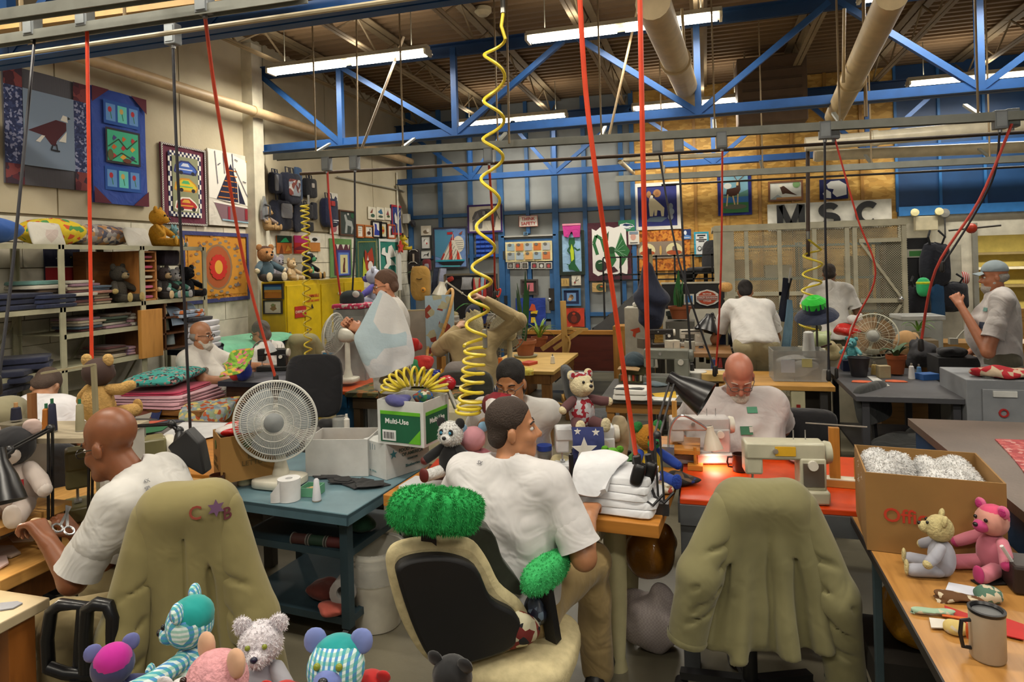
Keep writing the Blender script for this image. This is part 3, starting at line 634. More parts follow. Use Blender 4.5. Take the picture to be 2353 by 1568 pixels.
pic('flag_cloth','navy starred cloth with a red band hanging behind the shelves','cloth',WLX,(100,573,183,657),CL('#1c2140'),[('#a3262a','r',(0,0,1,.5)),('#d8d2c4','r',(0,.5,1,.53)),('#8a8c9a','e',(.3,.75,.02,.02)),('#b39a55','e',(.7,.78,.02,.02)),('#8a8c9a','e',(.5,.65,.02,.02))],.01)
# ---- bags and pictures beyond the column
BX=('X',XW+.012)
def bag(name,label,cat,box,c,parts,th=.12,handles=2):
    x0,y0,x1,y1=box;a=pX(x0,(y0+y1)/2,XW);b=pX(x1,(y0+y1)/2,XW);t=pX((x0+x1)/2,y0,XW);u=pX((x0+x1)/2,y1,XW);w=b.y-a.y;h=t.z-u.z
    r=root(name,label,cat,(XW,(a.y+b.y)/2,u.z),math.pi/2);hb=h*(.82 if handles else 1)
    MB().sup((0,-th/2-.005,hb/2),(w/2,th/2,hb/2),.35,.5,16,wob=.05).build('body',CL(c),r)
    for q in range(handles):
        s=-1 if q==0 else .35;MB().tube([(s*w*.22,-th*.5,hb*.93),(s*w*.2,-th*.4,h*.98),(s*w*.2+w*.18,-th*.4,h*.98),(s*w*.2+w*.2,-th*.5,hb*.93)],.008,5).build('handle',CL('#1b1e30'),r)
    for nm,cc,(p,q,s,v) in parts: MB().sup(((p+s-1)/2*w,-th-.006,(q+v)/2*hb),((s-p)/2*w,.012,(v-q)/2*hb),.3,.4,10).build(nm,CL(cc) if isinstance(cc,str) else cc,r)
    return r
NV='#1d2236'
bag('tote_bag','slim grey and navy bag hanging top left beside the column','bag',(612,388,638,445),'#23283c',[('side_panel','#8c8f96',(.2,.1,.5,.9))],.08)
bag('tote_bag','large navy bag with a red and white picture panel','bag',(636,384,675,470),NV,[('picture_panel',mat('#8a4a42','print',.9,sc=1.5,cols=['#c9c6c2','#6a3a38','#9aa0aa']),(.15,.25,.85,.8))],.13)
bag('tote_bag','big navy sack with a light grey flap at lower left','bag',(614,447,652,530),NV,[('flap','#9a9da4',(.25,.4,.95,.9))],.13,1)
bag('denim_trouser','single blue denim trouser leg hanging flat on the wall','clothing',(672,386,688,462),'#3d5a80',[],.05,0)
bag('backpack','small black backpack with a red bird badge','bag',(690,402,716,455),'#14151c',[('badge','#b9b0a8',(.4,.5,.6,.75))],.1)
bag('trousers','navy folded trousers pinned to the wall','clothing',(669,460,690,533),NV,[],.05,0)
bag('belt_bag','small black pouch hanging below the backpack','bag',(688,462,712,503),'#15161d',[],.06,1)
bag('mitten','dark quilted mitten hanging beside the pouch','mitten',(711,466,723,505),'#20222c',[],.05,0)
bag('backpack','large navy backpack with a red patch and white lettering','bag',(730,443,760,522),'#1b2242',[('patch','#b02a2a',(.3,.72,.6,.9)),('print','#cfd2da',(.45,.2,.85,.24)),('print','#cfd2da',(.45,.14,.7,.17))],.14)
for i,(bx_,c,lb) in enumerate((((654,472,668,490),'#7a5a30','small brown leather pouch, top of the row of three'),((655,493,666,506),'#2a2a38','tiny dark purse, middle of the row of three'),((655,507,668,524),'#3a3230','small dark brown wallet, bottom of the row of three'),((702,511,716,532),'#1a1a20','small black case hung on a slant below the pouch'))): bag('pouch',lb,'pouch',bx_,c,[],.04,0)
t=root('flat_iron','chrome clothes iron hung upright on the column','iron',pX(605,505,-4.83));MB().prism([(-.05,0),(.05,0),(.055,.1),(.03,.2),(0,.27),(-.03,.2),(-.055,.1)],0,.03).build('sole_plate',ME('#a9adb0',.3),t,False);MB().tube([(0,.04,.03),(0,.05,.09),(0,.15,.09),(0,.17,.03)],.014).build('handle',P('#3a3a3c',.5),t);t.rotation_euler=(math.pi/2,0,math.pi/2)
pic('small_patch','small dark red patch with a flame beside the boat quilt','patch',WLX,(569,503,581,525),CL('#3a1a26'),[('#c9962a','p',(.3,.1,.7,.1,.6,.6,.45,.85,.4,.5))],.01)
F1=lambda c:(.02,c)
PS=(('poster','landscape poster with green sky and amber field','poster',(635,542,669,583),'#c06a22',[('#0e2a1c','r',(0,.6,1,1)),('#1fae6a','p',(.2,.62,.45,.85,.6,.9,.8,.65)),('#7a3a12','p',(.1,0,.3,.5,.4,0)),('#d99a3a','p',(.5,.1,.7,.5,.9,.2))],None),
('poster','glowing magenta and red sunset poster','poster',(675,542,706,583),'#c0221c',[('#b3266a','r',(0,.6,1,1)),('#7a1430','p',(0,.3,.5,.45,1,.3,1,.2,0,.2)),('#e0532a','r',(.1,.12,.9,.18))],None),
('poster','desert poster with a black tree on an orange dune','poster',(709,544,734,578),'#c07c34',[('#d9d6d0','r',(0,.6,1,1)),('#22201c','e',(.5,.8,.25,.12)),('#22201c','l',(.03,.5,.6,.5,.8))],None),
('print','narrow print of a bird wing above the butterfly','picture',(756,444,775,474),'#e4e0d2',[('#3a3a55','p',(.4,.4,.7,.8,.9,.6,.7,.3)),('#c9a23a','e',(.6,.4,.08,.1))],None),
('print','narrow print of an orange butterfly','picture',(757,481,774,506),'#e4e0d2',[('#d08a2a','p',(.2,.2,.5,.6,.8,.9,.7,.3))],None),
('print','narrow print of a pink animal below the butterfly','picture',(757,512,776,538),'#e4dcd2',[('#b5707a','e',(.5,.5,.3,.35))],None),
('wolf_picture','large framed grey wolf howling at the moon','picture',(778,484,815,542),'#3b4440',[('#a7aba8','p',(.3,.05,.38,.5,.28,.85,.4,.88,.5,.65,.8,.6,.9,.3,.8,.05,.72,.05,.75,.35,.5,.4,.45,.05)),('#d9d9d2','e',(.55,.9,.05,.05)),('#2a5a3a','e',(.85,.85,.12,.12))],F1('#5c3a26')),
('certificate','small orange framed page of text','picture',(818,516,833,547),'#e2ddcf',[('#77736a','l',(.03,.2,.75,.8,.75)),('#77736a','l',(.03,.2,.55,.8,.55)),('#77736a','l',(.03,.2,.35,.6,.35))],F1('#b5652a')),
('deer_print','orange framed print of a brown deer','picture',(836,518,856,547),'#e2ddcf',[('#4a2c20','e',(.5,.35,.25,.18)),('#4a2c20','p',(.6,.4,.75,.8,.6,.8)),('#4a2c20','l',(.05,.35,.2,.35,.05)),('#4a2c20','l',(.05,.65,.2,.65,.05))],F1('#c0702f')),
('blue_wolf_print','black framed print of a blue howling animal','picture',(853,508,875,547),'#dfdcd2',[('#2a3a9a','p',(.2,.1,.3,.6,.25,.9,.5,.85,.55,.5,.8,.4,.8,.1))],F1('#22201e')),
('bear_print','black framed print of a small golden bear','picture',(870,511,887,547),'#cfcab0',[('#c99a3a','e',(.5,.5,.25,.3)),('#b0302a','e',(.5,.45,.2,.1))],F1('#1f1d1c')),
('bird_print','orange framed print of a small dark bird','picture',(889,516,906,549),'#dfdcd2',[('#2a2420','p',(.4,.2,.6,.2,.65,.6,.5,.85,.4,.6))],F1('#b5562a')),
('flower_print','left of three unframed hummingbird prints','picture',(845,476,863,504),'#ded7c2',[('#7a3a2a','p',(.2,.5,.6,.9,.5,.5)),('#3a5a4a','e',(.55,.3,.25,.15))],None),
('flower_print','middle of three unframed hummingbird prints','picture',(864,477,882,505),'#ded7c2',[('#3a6a8a','p',(.15,.6,.6,.9,.8,.5,.5,.45)),('#4a5a4a','e',(.5,.25,.3,.1))],None),
('flower_print','right of three unframed hummingbird prints','picture',(883,478,897,506),'#ded7c2',[('#8a4a4a','p',(.2,.4,.5,.8,.7,.4)),('#4a5a3a','e',(.55,.3,.25,.1))],None),
('rooster_banner','tall blue banner with a white rooster and red edges','banner',(898,472,921,540),'#22357e',[('#a82a36','r',(0,.93,1,1)),('#a82a36','r',(0,0,1,.07)),('#a82a36','r',(0,0,.08,1)),('#d8d8d4','p',(.3,.4,.25,.65,.35,.75,.5,.6,.55,.35)),('#d8d8d4','l',(.025,.55,.45,.7,.75,.85,.85)),('#d8d8d4','l',(.025,.6,.45,.85,.65)),('#d8d8d4','l',(.02,.45,.36,.5,.15))],None),
('cat_banner','narrow purple and green banner with a thin brown cat','banner',(757,549,808,637),'#5f8a4a',[('#5a2a3a','r',(.15,.05,.9,.85)),('#dfdcd2','p',(.25,.85,.4,.85,.32,.72)),('#dfdcd2','p',(.5,.85,.65,.85,.57,.72)),('#d9d4c2','p',(.75,.85,.85,.85,.8,.72)),('#39347e','r',(.25,.03,.88,.7)),('#5a7ac8','r',(.32,.06,.8,.64)),('#d2cc96','r',(.4,.09,.74,.58)),('#5c2a22','p',(.5,.12,.52,.3,.56,.42,.55,.5,.62,.5,.62,.4,.6,.25,.62,.12))],None),
('tiger_banner','green banner with an orange and white wildcat head','banner',(817,548,866,640),'#1f5140',[('#c9b83a','l',(.012,.08,0,.08,.9,.92,.93,.92,0)),('#b9c23a','p',(.25,0,.3,.55,.45,.2,.5,0)),('#a83a22','p',(.36,.5,.38,.72,.5,.62,.72,.78,.8,.45,.72,.15,.5,.12,.4,.25)),('#e4e0d8','e',(.62,.3,.12,.13)),('#e4e0d8','p',(.45,.45,.5,.58,.55,.45)),('#1f1a18','e',(.53,.42,.03,.015)),('#1f1a18','e',(.7,.42,.03,.015)),('#1f1a18','l',(.012,.45,.65,.5,.5))],None),
('pegasus_banner','teal banner with a white winged horse','banner',(869,550,916,636),'#117c6c',[('#d9dcd8','r',(0,.93,1,1)),('#d9dcd8','r',(.93,0,1,1)),('#d9dcd8','r',(0,0,.06,1)),('#eceae4','p',(.15,.75,.1,.6,.3,.55,.35,.35,.2,.25,.3,.15,.5,.3,.75,.3,.95,.12,.7,.38,.5,.5,.85,.55,.6,.85,.45,.8,.4,.62,.3,.65,.28,.78))],None))
for nm,lb,ct,bx_,c,shp,fr in PS: pic(nm,lb,ct,BX,bx_,c,shp,.01,frm=fr)
t=root('exit_lamp','black emergency lamp high in the corner by the blue post','lamp',(XW+.02,10.45,2.58));MB().box((.05,0,.05),(.1,.12,.16)).build('housing',P('#b9b6a8',.6),t,False);MB().lathe([(.0,-.02),(.06,0),(.07,.05),(.0,.08)],(.14,0,-.05),14,RY(1.2)).build('lamp_head',P('#26262a',.4),t)
pipe('wall_conduit','thin white conduit up the wall near the corner',[(XW+.03,10.2,.2),(XW+.03,10.2,3.4)],.015,m_white)
pipe('wall_conduit','thin slanting grey conduit on the wall above the framed prints',[pX(775,407,XW+.03),pX(930,440,XW+.03)],.012,P('#9c988a',.5))
# ================================================================ wire shelving on the left wall
SHM=P('#a5a287',.5);YS=[2.3,2.98,3.7,4.42,5.13];sx0,sx1=-4.5,-4.96
sh=root('steel_shelving','tall grey-green steel shelving unit along the left wall','shelf',(-4.73,3.7,0))
for yy in YS:
    for xx in(sx0,sx1): MB().box((xx,yy,1.03),(.012,.045,2.06)).box((xx-.015 if xx>-4.7 else xx+.015,yy+.02,1.03),(.03,.008,2.06)).build('post',SHM,sh,False,world=True)
SZ=[(2.06,0,4),(1.6,0,4),(1.4,2,3),(1.16,1,3),(.9,0,3),(.3,0,3)]
for z,a,b in SZ:
    for q in range(a,b): MB().box(((sx0+sx1)/2,(YS[q]+YS[q+1])/2,z-.004),(.45,YS[q+1]-YS[q]-.01,.008)).box((sx0,(YS[q]+YS[q+1])/2,z-.015),(.012,YS[q+1]-YS[q]-.01,.034)).build('shelf_board',SHM,sh,False,world=True)
for q in range(4): MB().bar((sx1,YS[q],.6),(sx1,YS[q+1],1.5),.02,.004).build('cross_brace',SHM,sh,False,world=True)
def onsh(px,py,z,x=-4.72):
    p=pX(px,py,x);return Vector((x,p.y,z+.002))
def fold(label,loc,size,c,rz=0.,group=None,name='folded_cloth',cat='cloth',n=1):
    t=MB();w,d,h=size
    for q in range(n): t.sup((0,0,h*(q+.5)/n),(w/2*(1-.04*(q%2)),d/2,h/2/n*1.06),.35,.22,14,wob=.03)
    o=t.build(name,c if not isinstance(c,str) else CL(c));o.location=loc;o.rotation_euler=(0,0,rz);return tag(o,label,cat,group)
def pillow(label,loc,size,c,rz=0,tilt=.0,name='pillow'):
    o=MB().sup((0,0,size[2]/2),(size[0]/2,size[1]/2,size[2]/2),1.,.28,24,wob=.03).build(name,c);o.location=loc;o.rotation_euler=(0,tilt,rz);return tag(o,label,'pillow')
z=2.062
pillow('plain bright blue pillow at the left end of the top shelf',(-4.72,3.27,z),(.3,.5,.2),CL('#2a56a0'))
pillow('small white pillow with a faded print leaning by the blue pillow',(-4.56,3.68,z+.09),(.19,.27,.09),mat('#c9c5ba','print',.9,sc=.8,cols=['#c9c5ba','#bfb0a8','#8a8f98']),.1,-1.9)
pillow('yellow flowered pillow on the top shelf',(-4.76,3.84,z),(.28,.42,.21),mat('#d2b524','print',.9,sc=2.2,cols=['#d2b524','#d6bd30','#c8502a','#4a8a4a','#d2b524']))
pillow('long patchwork patterned pillow on the top shelf',(-4.76,4.22,z),(.26,.6,.18),mat('#7a6f68','print',.9,sc=2.4,cols=['#a87848','#8f8a88','#b9a99a','#6a5a5a','#4a4a5a']))
pillow('small white pillow with a blue bird near the golden bear',(-4.55,4.47,z+.085),(.18,.27,.08),mat('#d2cec4','print',.9,sc=.7,cols=['#d2cec4','#d2cec4','#8a98b0']),.1,-1.9)
CW=[('#6a5a4a','tan'),('#8a8478','grey'),('#a89c86','beige'),('#5a3434','wine red'),('#46586a','slate blue'),('#9a6a5a','rust'),('#3a4a3c','dark green'),('#b9b4a6','off-white'),('#2a2e44','navy'),('#8a6a78','mauve'),('#5f8a84','teal'),('#b58a92','pink')]
SHN={1.6:'second shelf',1.4:'third shelf',1.16:'fourth shelf',.9:'fifth shelf'}
def pile(where,px,py,zs,n,w,h,seed,pal=None,x=-4.7):
    R=random.Random(seed);p=onsh(px,py,zs,x)
    for k in range(n):
        c,wd=(pal or CW)[R.randrange(len(pal or CW))]
        hh=h*R.uniform(.8,1.15);fold(f'{wd} folded cloth, {ORD[k] if k<n-1 else "top"} of the {where}',(p.x+R.uniform(-.02,.02),p.y+R.uniform(-.02,.02),p.z),(R.uniform(.26,.34),w*R.uniform(.85,1.05),hh),c,R.uniform(-.08,.08),'folded cloths on the steel shelves');p.z+=hh
pile('pile behind the jeans on the second shelf',82,712,1.6,7,.26,.028,1)
pile('pile right of the post on the second shelf',160,710,1.6,8,.26,.024,2)
pile('pile beside the dark bear on the second shelf',198,705,1.6,7,.22,.022,3,[CW[1],CW[2],CW[4],CW[5],CW[7]])
fold('navy folded denim stack at the left end of the second shelf',onsh(20,715,1.6),(.4,.4,.12),'#1a2038',n=3,name='folded_denim')
fold('navy folded denim with white seams left of the first post',onsh(105,712,1.6,-4.62),(.28,.3,.1),'#1c2440',n=3,name='folded_denim')
pile('left pile on the third shelf',178,765,1.4,5,.24,.022,4)
pile('middle pile on the third shelf',240,758,1.4,5,.26,.024,5)
pile('right pile on the third shelf',295,750,1.4,4,.22,.028,6,[CW[7],CW[8],CW[11],CW[1]])
pile('left pile on the fourth shelf',240,830,1.16,4,.22,.026,7,[CW[3],CW[2],CW[0]])
fold('lilac and pink folded cloth on the fourth shelf near the wood cabinet',onsh(298,820,1.16),(.3,.3,.07),mat('#b39ab8','stripe',.9,sc=3,col2='#c9a0a8'),n=3)
for i in range(5): fold(['lowest','second','middle','fourth','top'][i]+' navy bundle of the heap at the lower left of the shelves',(-4.68,3.02+.12*i%.5,.902+.07*i),(.4,.55-.06*i,.09),['#151a30','#1b2038','#12162a'][i%3],.2*i,'navy bundles on the low shelf',name='navy_bundle',n=2)
# ================================================================ pictures on the end walls
BK=('Y',YB-.065);OK_=('Y',YB-.022)
el=[('#6a6a6e','p',(.15,.1,.2,.1,.22,.35,.3,.5,.32,.18,.42,.18,.44,.42,.62,.42,.66,.42,.7,.18,.78,.18,.82,.5,.86,.6,.84,.78,.6,.84,.4,.83,.22,.75,.14,.55)),('#8c8c90','p',(.2,.5,.3,.72,.36,.5,.28,.42)),('#4a4a50','p',(.4,.5,.5,.8,.62,.7,.55,.45)),('#9a9a9c','r',(.44,.62,.52,.76)),('#4a4a4e','l',(.02,.84,.7,.92,.45)),('#e6e0cf','l',(.02,.2,.48,.1,.38,.06,.4))]
sb=[('#4a86a8','p',(.05,.3,.05,.95,.62,.9,.25,.25)),('#d8d2c2','e',(.74,.58,.17,.2))]
for q in range(5): sb.append(('#3a3a48','l',(.008,.6,.66-.05*q,.88,.67-.05*q)))
sb+=[('#dcd6c6','p',(.58,.78,.2,.2,.85,.2)),('#c8402f','p',(.47,.62,.54,.7,.56,.2,.46,.2)),('#c8402f','p',(.2,.2,.3,.38,.34,.34,.26,.2)),('#c8402f','p',(.68,.2,.7,.45,.76,.35,.78,.2)),('#b3262a','p',(.5,.68,.6,.84,.62,.68)),('#b3262a','r',(.42,.82,.58,.88))]
for q in range(5): sb.append(('#3a3040','l',(.01,.22+.1*q,.2,.55+.04*q,.7-.08*q)))
sb+=[('#2a9cb0','r',(.06,.17,.92,.21)),('#16161c','p',(.1,.16,.9,.16,.8,.07,.3,.07)),('#58b6c4','l',(.03,.2,.06,.78,.05)),('#d9d4c6','l',(.015,.58,.2,.58,.82)),('#8a4a3a','p',(.76,.83,.88,.9,.84,.8))]
lz=[('#1f5a34','p',(.5,.12,.38,.12,.35,.2,.45,.28,.42,.62,.38,.72,.42,.84,.62,.84,.64,.72,.58,.66,.62,.4,.62,.25,.8,.08,.7,.06)),('#b9cf2a','p',(.48,.3,.44,.55,.5,.7,.58,.55,.58,.35)),('#1f5a34','l',(.03,.6,.62,.72,.55,.82,.58)),('#1f5a34','l',(.03,.44,.64,.34,.55,.44,.48)),('#1f5a34','l',(.02,.42,.22,.3,.24))]
dg=[('#e6e4de','p',(.1,.9,.2,.86,.3,.92,.5,.93,.62,.9,.78,.93,.9,.86,.92,.2,.9,.1,.75,.14,.6,.08,.4,.13,.22,.08,.1,.14)),('#2c6a3a','p',(.62,.5,.78,.82,.88,.62,.98,.5,.9,.38,.82,.28,.72,.2,.74,.4)),('#1e4a28','p',(.38,.72,.5,.85,.48,.68)),('#2c6a3a','l',(.055,.22,.45,.14,.65,.2,.78,.32,.72,.4,.5)),('#2c6a3a','p',(.36,.72,.42,.5,.6,.55,.66,.35,.55,.22,.45,.28,.38,.4)),('#1e4a28','e',(.55,.52,.1,.06)),('#3d1f26','e',(.3,.25,.14,.1)),('#1e4a28','e',(.27,.27,.11,.09)),('#3d1f26','p',(.45,.2,.6,.24,.7,.16,.5,.12)),('#d8d4c8','l',(.01,.24,.3,.32,.31))]
for q in range(6): dg.append(('#8fc09a','l',(.006,.62+.02*q,.5,.78+.03*q,.78-.09*q)))
rm=[('#5a6a7a','p',(.18,.12,.6,.1,.75,.2,.55,.24,.3,.22)),('#d9cfae','p',(.3,.25,.28,.55,.3,.72,.42,.7,.55,.58,.68,.45,.66,.24,.6,.24,.58,.38,.5,.4,.48,.26,.42,.26,.42,.42,.38,.25)),('#9a7048','e',(.5,.82,.1,.1)),('#9a7048','e',(.29,.8,.06,.09)),('#8a5c38','e',(.5,.82,.05,.05)),('#2a1c1a','p',(.3,.74,.38,.82,.45,.76,.4,.7)),('#e8e4da','e',(.36,.73,.04,.05)),('#7f8a96','e',(.84,.48,.06,.08)),('#8f9aa6','e',(.86,.35,.07,.08)),('#7a4a3a','l',(.01,.77,.3,.8,.55)),('#8a9098','e',(.83,.22,.07,.08))]
de=[('#7fb0c4','r',(.1,.5,.9,.95)),('#3a74b4','p',(.1,.3,.1,.45,.5,.42,.9,.46,.9,.3)),('#5f8f84','p',(.1,.5,.3,.46,.6,.5,.9,.6,.9,.44,.1,.42)),('#3f7a4a','r',(.1,.06,.9,.3)),('#6a6a5a','e',(.5,.2,.35,.06)),('#e0e0dc','e',(.3,.7,.12,.07)),('#45271c','p',(.25,.5,.28,.62,.55,.66,.58,.82,.66,.84,.68,.6,.6,.48,.4,.44)),('#d9b98a','p',(.55,.7,.57,.82,.63,.84,.62,.7)),('#d9b98a','l',(.03,.3,.5,.26,.22)),('#d9b98a','l',(.03,.45,.46,.5,.25)),('#d9b98a','l',(.03,.6,.5,.58,.25)),('#7a5a3a','l',(.015,.58,.82,.48,.95)),('#7a5a3a','l',(.015,.64,.83,.8,.93)),('#7a5a3a','l',(.012,.5,.9,.56,.96))]
WP=(('elephant_quilt','white quilt with a grey patchwork elephant, purple edged','quilt',BK,(1075,470,1155,535),'#dcd6c6',el,(.03,'#402a6a'),None),
('ship_quilt','blue quilt with a striped tall sailing ship, dark edged','quilt',BK,(997,522,1075,617),'#6f8ec4',sb,(.025,'#33303c'),None),
('puppy_print','print of a white puppy, top of the column left of the ship','picture',BK,(968,519,991,541),'#d6cfc0',[('#7a6a58','e',(.5,.35,.3,.2)),('#efe9df','e',(.7,.5,.15,.2))],None,None),
('heart_puppy_print','print of a spotted puppy with a red heart','picture',BK,(969,543,990,572),'#d9dad8',[('#2a2a2c','e',(.4,.62,.15,.15)),('#efefec','e',(.5,.55,.2,.2)),('#c0302a','p',(.6,.3,.5,.45,.6,.5,.7,.45))],None,(.008,'#2a2a2a')),
('zebra_print','print of a black and white running zebra','picture',BK,(968,575,992,595),'#dcdcd8',[('#2a2a2a','p',(.2,.2,.3,.5,.6,.55,.8,.8,.75,.45,.7,.15,.6,.4,.35,.4)),('#dcdcd8','l',(.03,.4,.4,.45,.55)),('#dcdcd8','l',(.03,.55,.4,.58,.55))],None,(.006,'#3a3a3a')),
('animal_cloth','long cream cloth panel with ten cartoon-coloured animal squares','cloth',BK,(1162,555,1269,601),'#d8cd9e',[(['#9ab0b8','#d2844a','#a8b4c0','#c8743a','#b0b4b4'][q%5] if q<5 else ['#9aa4aa','#a8b8c4','#d8a86a','#9ab0c0','#c87a4a'][q%5],'r',(.04+.19*(q%5),.1+.45*(1-q//5),.2+.19*(q%5),.46+.45*(1-q//5))) for q in range(10)]+[('#6a6a66','e',(.1+.19*(q%5),.4+.45*(1-q//5),.04,.07)) for q in range(10)],None,None),
('pink_portrait','dark framed pink picture hanging on the blue door','picture',BK,(1197,642,1237,678),'#3a3230',[('#c9707a','r',(.2,.15,.8,.85)),('#5a3a44','r',(.44,.3,.52,.7)),('#8a6a6a','e',(.48,.72,.1,.06))],None,(.03,'#4a4340')),
('bird_banner','royal blue banner with an orange and yellow bird low on the door','banner',BK,(1186,685,1254,748),'#1f3a94',[('#c8502a','p',(.45,.55,.55,.8,.65,.75,.7,.5)),('#d9b52a','p',(.5,.5,.75,.55,.72,.42,.52,.42)),('#14141a','e',(.6,.38,.12,.06)),('#d9b52a','p',(.5,.1,.52,.3,.65,.3,.68,.1))],None,None),
('lizard_banner','dark green bordered banner with a standing green lizard','banner',BK,(1285,530,1344,632),'#8fb4d4',lz,(.055,'#1c2a22'),None),
('dragon_banner','large maroon bordered white banner with a green dragon','banner',BK,(1352,511,1450,645),'#4a1f2c',dg,None,None),
('team_pennant','small green square flag with a blue and white bird head','flag',BK,(1421,506,1459,532),'#2f7a5a',[('#dfe4e8','p',(.05,.25,.1,.65,.5,.75,.85,.6,.98,.4,.8,.35,.7,.2,.3,.2)),('#22305e','p',(.25,.55,.4,.7,.8,.6,.95,.42,.7,.5,.5,.45)),('#22305e','l',(.04,.1,.3,.6,.25,.75,.35)),('#4aae5a','e',(.75,.5,.04,.05))],None,None),
('baby_photo','white framed photograph between the dragon and the orange cloth','picture',BK,(1444,531,1469,562),'#d6d2c8',[('#c99a8a','e',(.45,.55,.25,.25)),('#7a8a9a','r',(.1,.75,.9,.95)),('#555','r',(.15,.1,.85,.16))],None,None),
('cat_print','blue framed picture of a tabby cat','picture',BK,(1292,663,1335,703),'#1e2a4e',[('#6f96c4','r',(.2,.2,.8,.8)),('#8a6a4a','e',(.5,.5,.15,.2)),('#c8a070','e',(.4,.35,.12,.12)),('#3a3028','e',(.55,.6,.06,.06))],None,(.03,'#4a7aa8')),
('red_bandana','red-orange bandana with a dark round motif below the cat picture','cloth',BK,(1296,708,1343,751),'#c03a22',[('#4a2018','e',(.5,.5,.33,.33)),('#7a2a1a','e',(.5,.42,.15,.2)),('#c03a22','e',(.5,.7,.08,.06))],None,None),
('hands_plaque','small brown plaque like a pair of cupped hands','plaque',BK,(1290,640,1308,658),'#b9995a',[('#5a4430','l',(.04,.35,.8,.3,.3)),('#5a4430','l',(.04,.65,.8,.7,.3))],None,None),
('branch_tile','small cream tile with a dark branch','tile',BK,(1314,633,1335,656),'#d0cbbb',[('#3a2a26','l',(.05,.3,.1,.6,.9)),('#3a2a26','l',(.04,.4,.4,.8,.6)),('#8a3a30','e',(.35,.3,.1,.1))],None,None),
('eagle_plaque','tan wooden plaque with a painted bird behind the railing','plaque',BK,(1361,650,1392,671),'#c2a066',[('#4a5a3a','e',(.6,.5,.3,.38)),('#2a2420','p',(.45,.4,.7,.75,.75,.4)),('#c8642a','e',(.7,.6,.1,.1))],None,None),
('ram_picture','large white framed blue picture of a ram on a rock','picture',OK_,(1458,420,1564,528),'#2a3070',rm,None,(.055,'#dedbd2')),
('elephant_tapestry','orange tapestry with two arched elephant scenes below the ram','tapestry',OK_,(1452,529,1586,622),mat('#c4742a','print',.9,sc=2.5,cols=['#d08a34','#a85c20','#c97f30','#8a4a1c']),[('#8a7a6a','r',(.1,.3,.9,.72)),('#d8cfa0','e',(.27,.5,.14,.18)),('#d8cfa0','e',(.73,.5,.14,.18)),('#a8502a','e',(.27,.44,.13,.06)),('#a8502a','e',(.73,.44,.13,.06)),('#6a5a58','e',(.27,.54,.03,.06)),('#6a5a58','e',(.73,.54,.03,.06)),('#c8a25a','e',(.5,.5,.02,.12))],None,None),
('dog_tile','small blue picture with a white shape by the orange cloth','picture',OK_,(1566,527,1588,550),'#22376e',[('#dfe4ea','e',(.4,.65,.15,.22)),('#5a86c0','p',(0,0,1,0,1,.3,.5,.45,0,.2)),('#c9d0da','r',(.2,.12,.85,.2))],None,None),
('slogan_poster','teal bordered poster with black lettering and a pair of rings','poster',OK_,(1595,533,1629,589),'#d9dcdc',[('#2a2a30','r',(.22,.82,.78,.88)),('#2a2a30','r',(.35,.74,.65,.78)),('#2a2a30','r',(.15,.66,.85,.7)),('#2a2a30','r',(.3,.6,.7,.63)),('#2a2a30','e',(.36,.32,.14,.1)),('#d9dcdc','e',(.36,.32,.1,.07)),('#2a2a30','e',(.66,.32,.14,.1)),('#d9dcdc','e',(.66,.32,.1,.07))],(.025,'#2a9ab8'),None),
('deer_quilt','blue bordered quilt of a brown deer in mountains','quilt',OK_,(1649,398,1727,495),'#222a74',de,None,None),
('eagle_picture','brown framed picture of an eagle above the white board','picture',('Y',YB-.03),(1765,416,1845,462),'#d6d6ce',[('#9aa4a8','p',(0,0,.25,.3,.5,0)),('#b98a5a','r',(.2,.0,1,.12)),('#4a2f22','p',(.32,.75,.45,.8,.7,.4,.88,.2,.5,.35,.4,.3)),('#e2dccb','e',(.34,.82,.06,.08)),('#7aa06a','e',(.85,.85,.12,.2))],None,(.025,'#7a4a2a')),
('dog_picture','square navy picture with a plain white shape above the board','picture',('Y',YB-.03),(1883,412,1948,458),'#1b2152',[('#d8d8d4','p',(.25,.75,.4,.9,.7,.92,.95,.7,.95,.2,.6,.1,.45,.3,.5,.5,.3,.55)),('#d8d8d4','p',(.1,.3,.25,.5,.4,.35,.4,.05,.2,.08))],None,None),
('safety_sign','white sign with red capital letters above the blue door','sign',BK,(1193,496,1236,521),'#dfdbd2',[],(.006,'#b9503a'),None))
for nm,lb,ct,pl,bx_,c,shp,bd,fr in WP:
    r,w,h=pic(nm,lb,ct,pl,bx_,c,shp,.012,border=bd,frm=fr)
    if nm=='safety_sign': pictext(r,'THINK',0,h*.7,h*.42,'#b3242a');pictext(r,'SAFETY',0,h*.28,h*.42,'#b3242a')
    if nm=='slogan_poster': pass
for i in range(6):
    x=1166+16.5*i+(5 if i>2 else 0);pic('ball_photo',['leftmost','second','third','fourth','fifth','rightmost'][i]+' of six small photographs in a row on the door','picture',BK,(x,603,x+15,618),'#d8d4cc',[('#4a4440','r',(.1,.1,.9,.9)),(['#8a8a86','#a83a3a','#6a6a64','#9a3a44','#c9c9c4','#b04a4a'][i],'e',(.5,.45,.25,.28))],.008)
r,w,h=pic('number_tag','small blue number tag above the door','sign',BK,(1203,533,1213,541),'#5f86a8',[],.006);pictext(r,'38',0,h*.5,h*.9,'#1c2a3a',-.014)
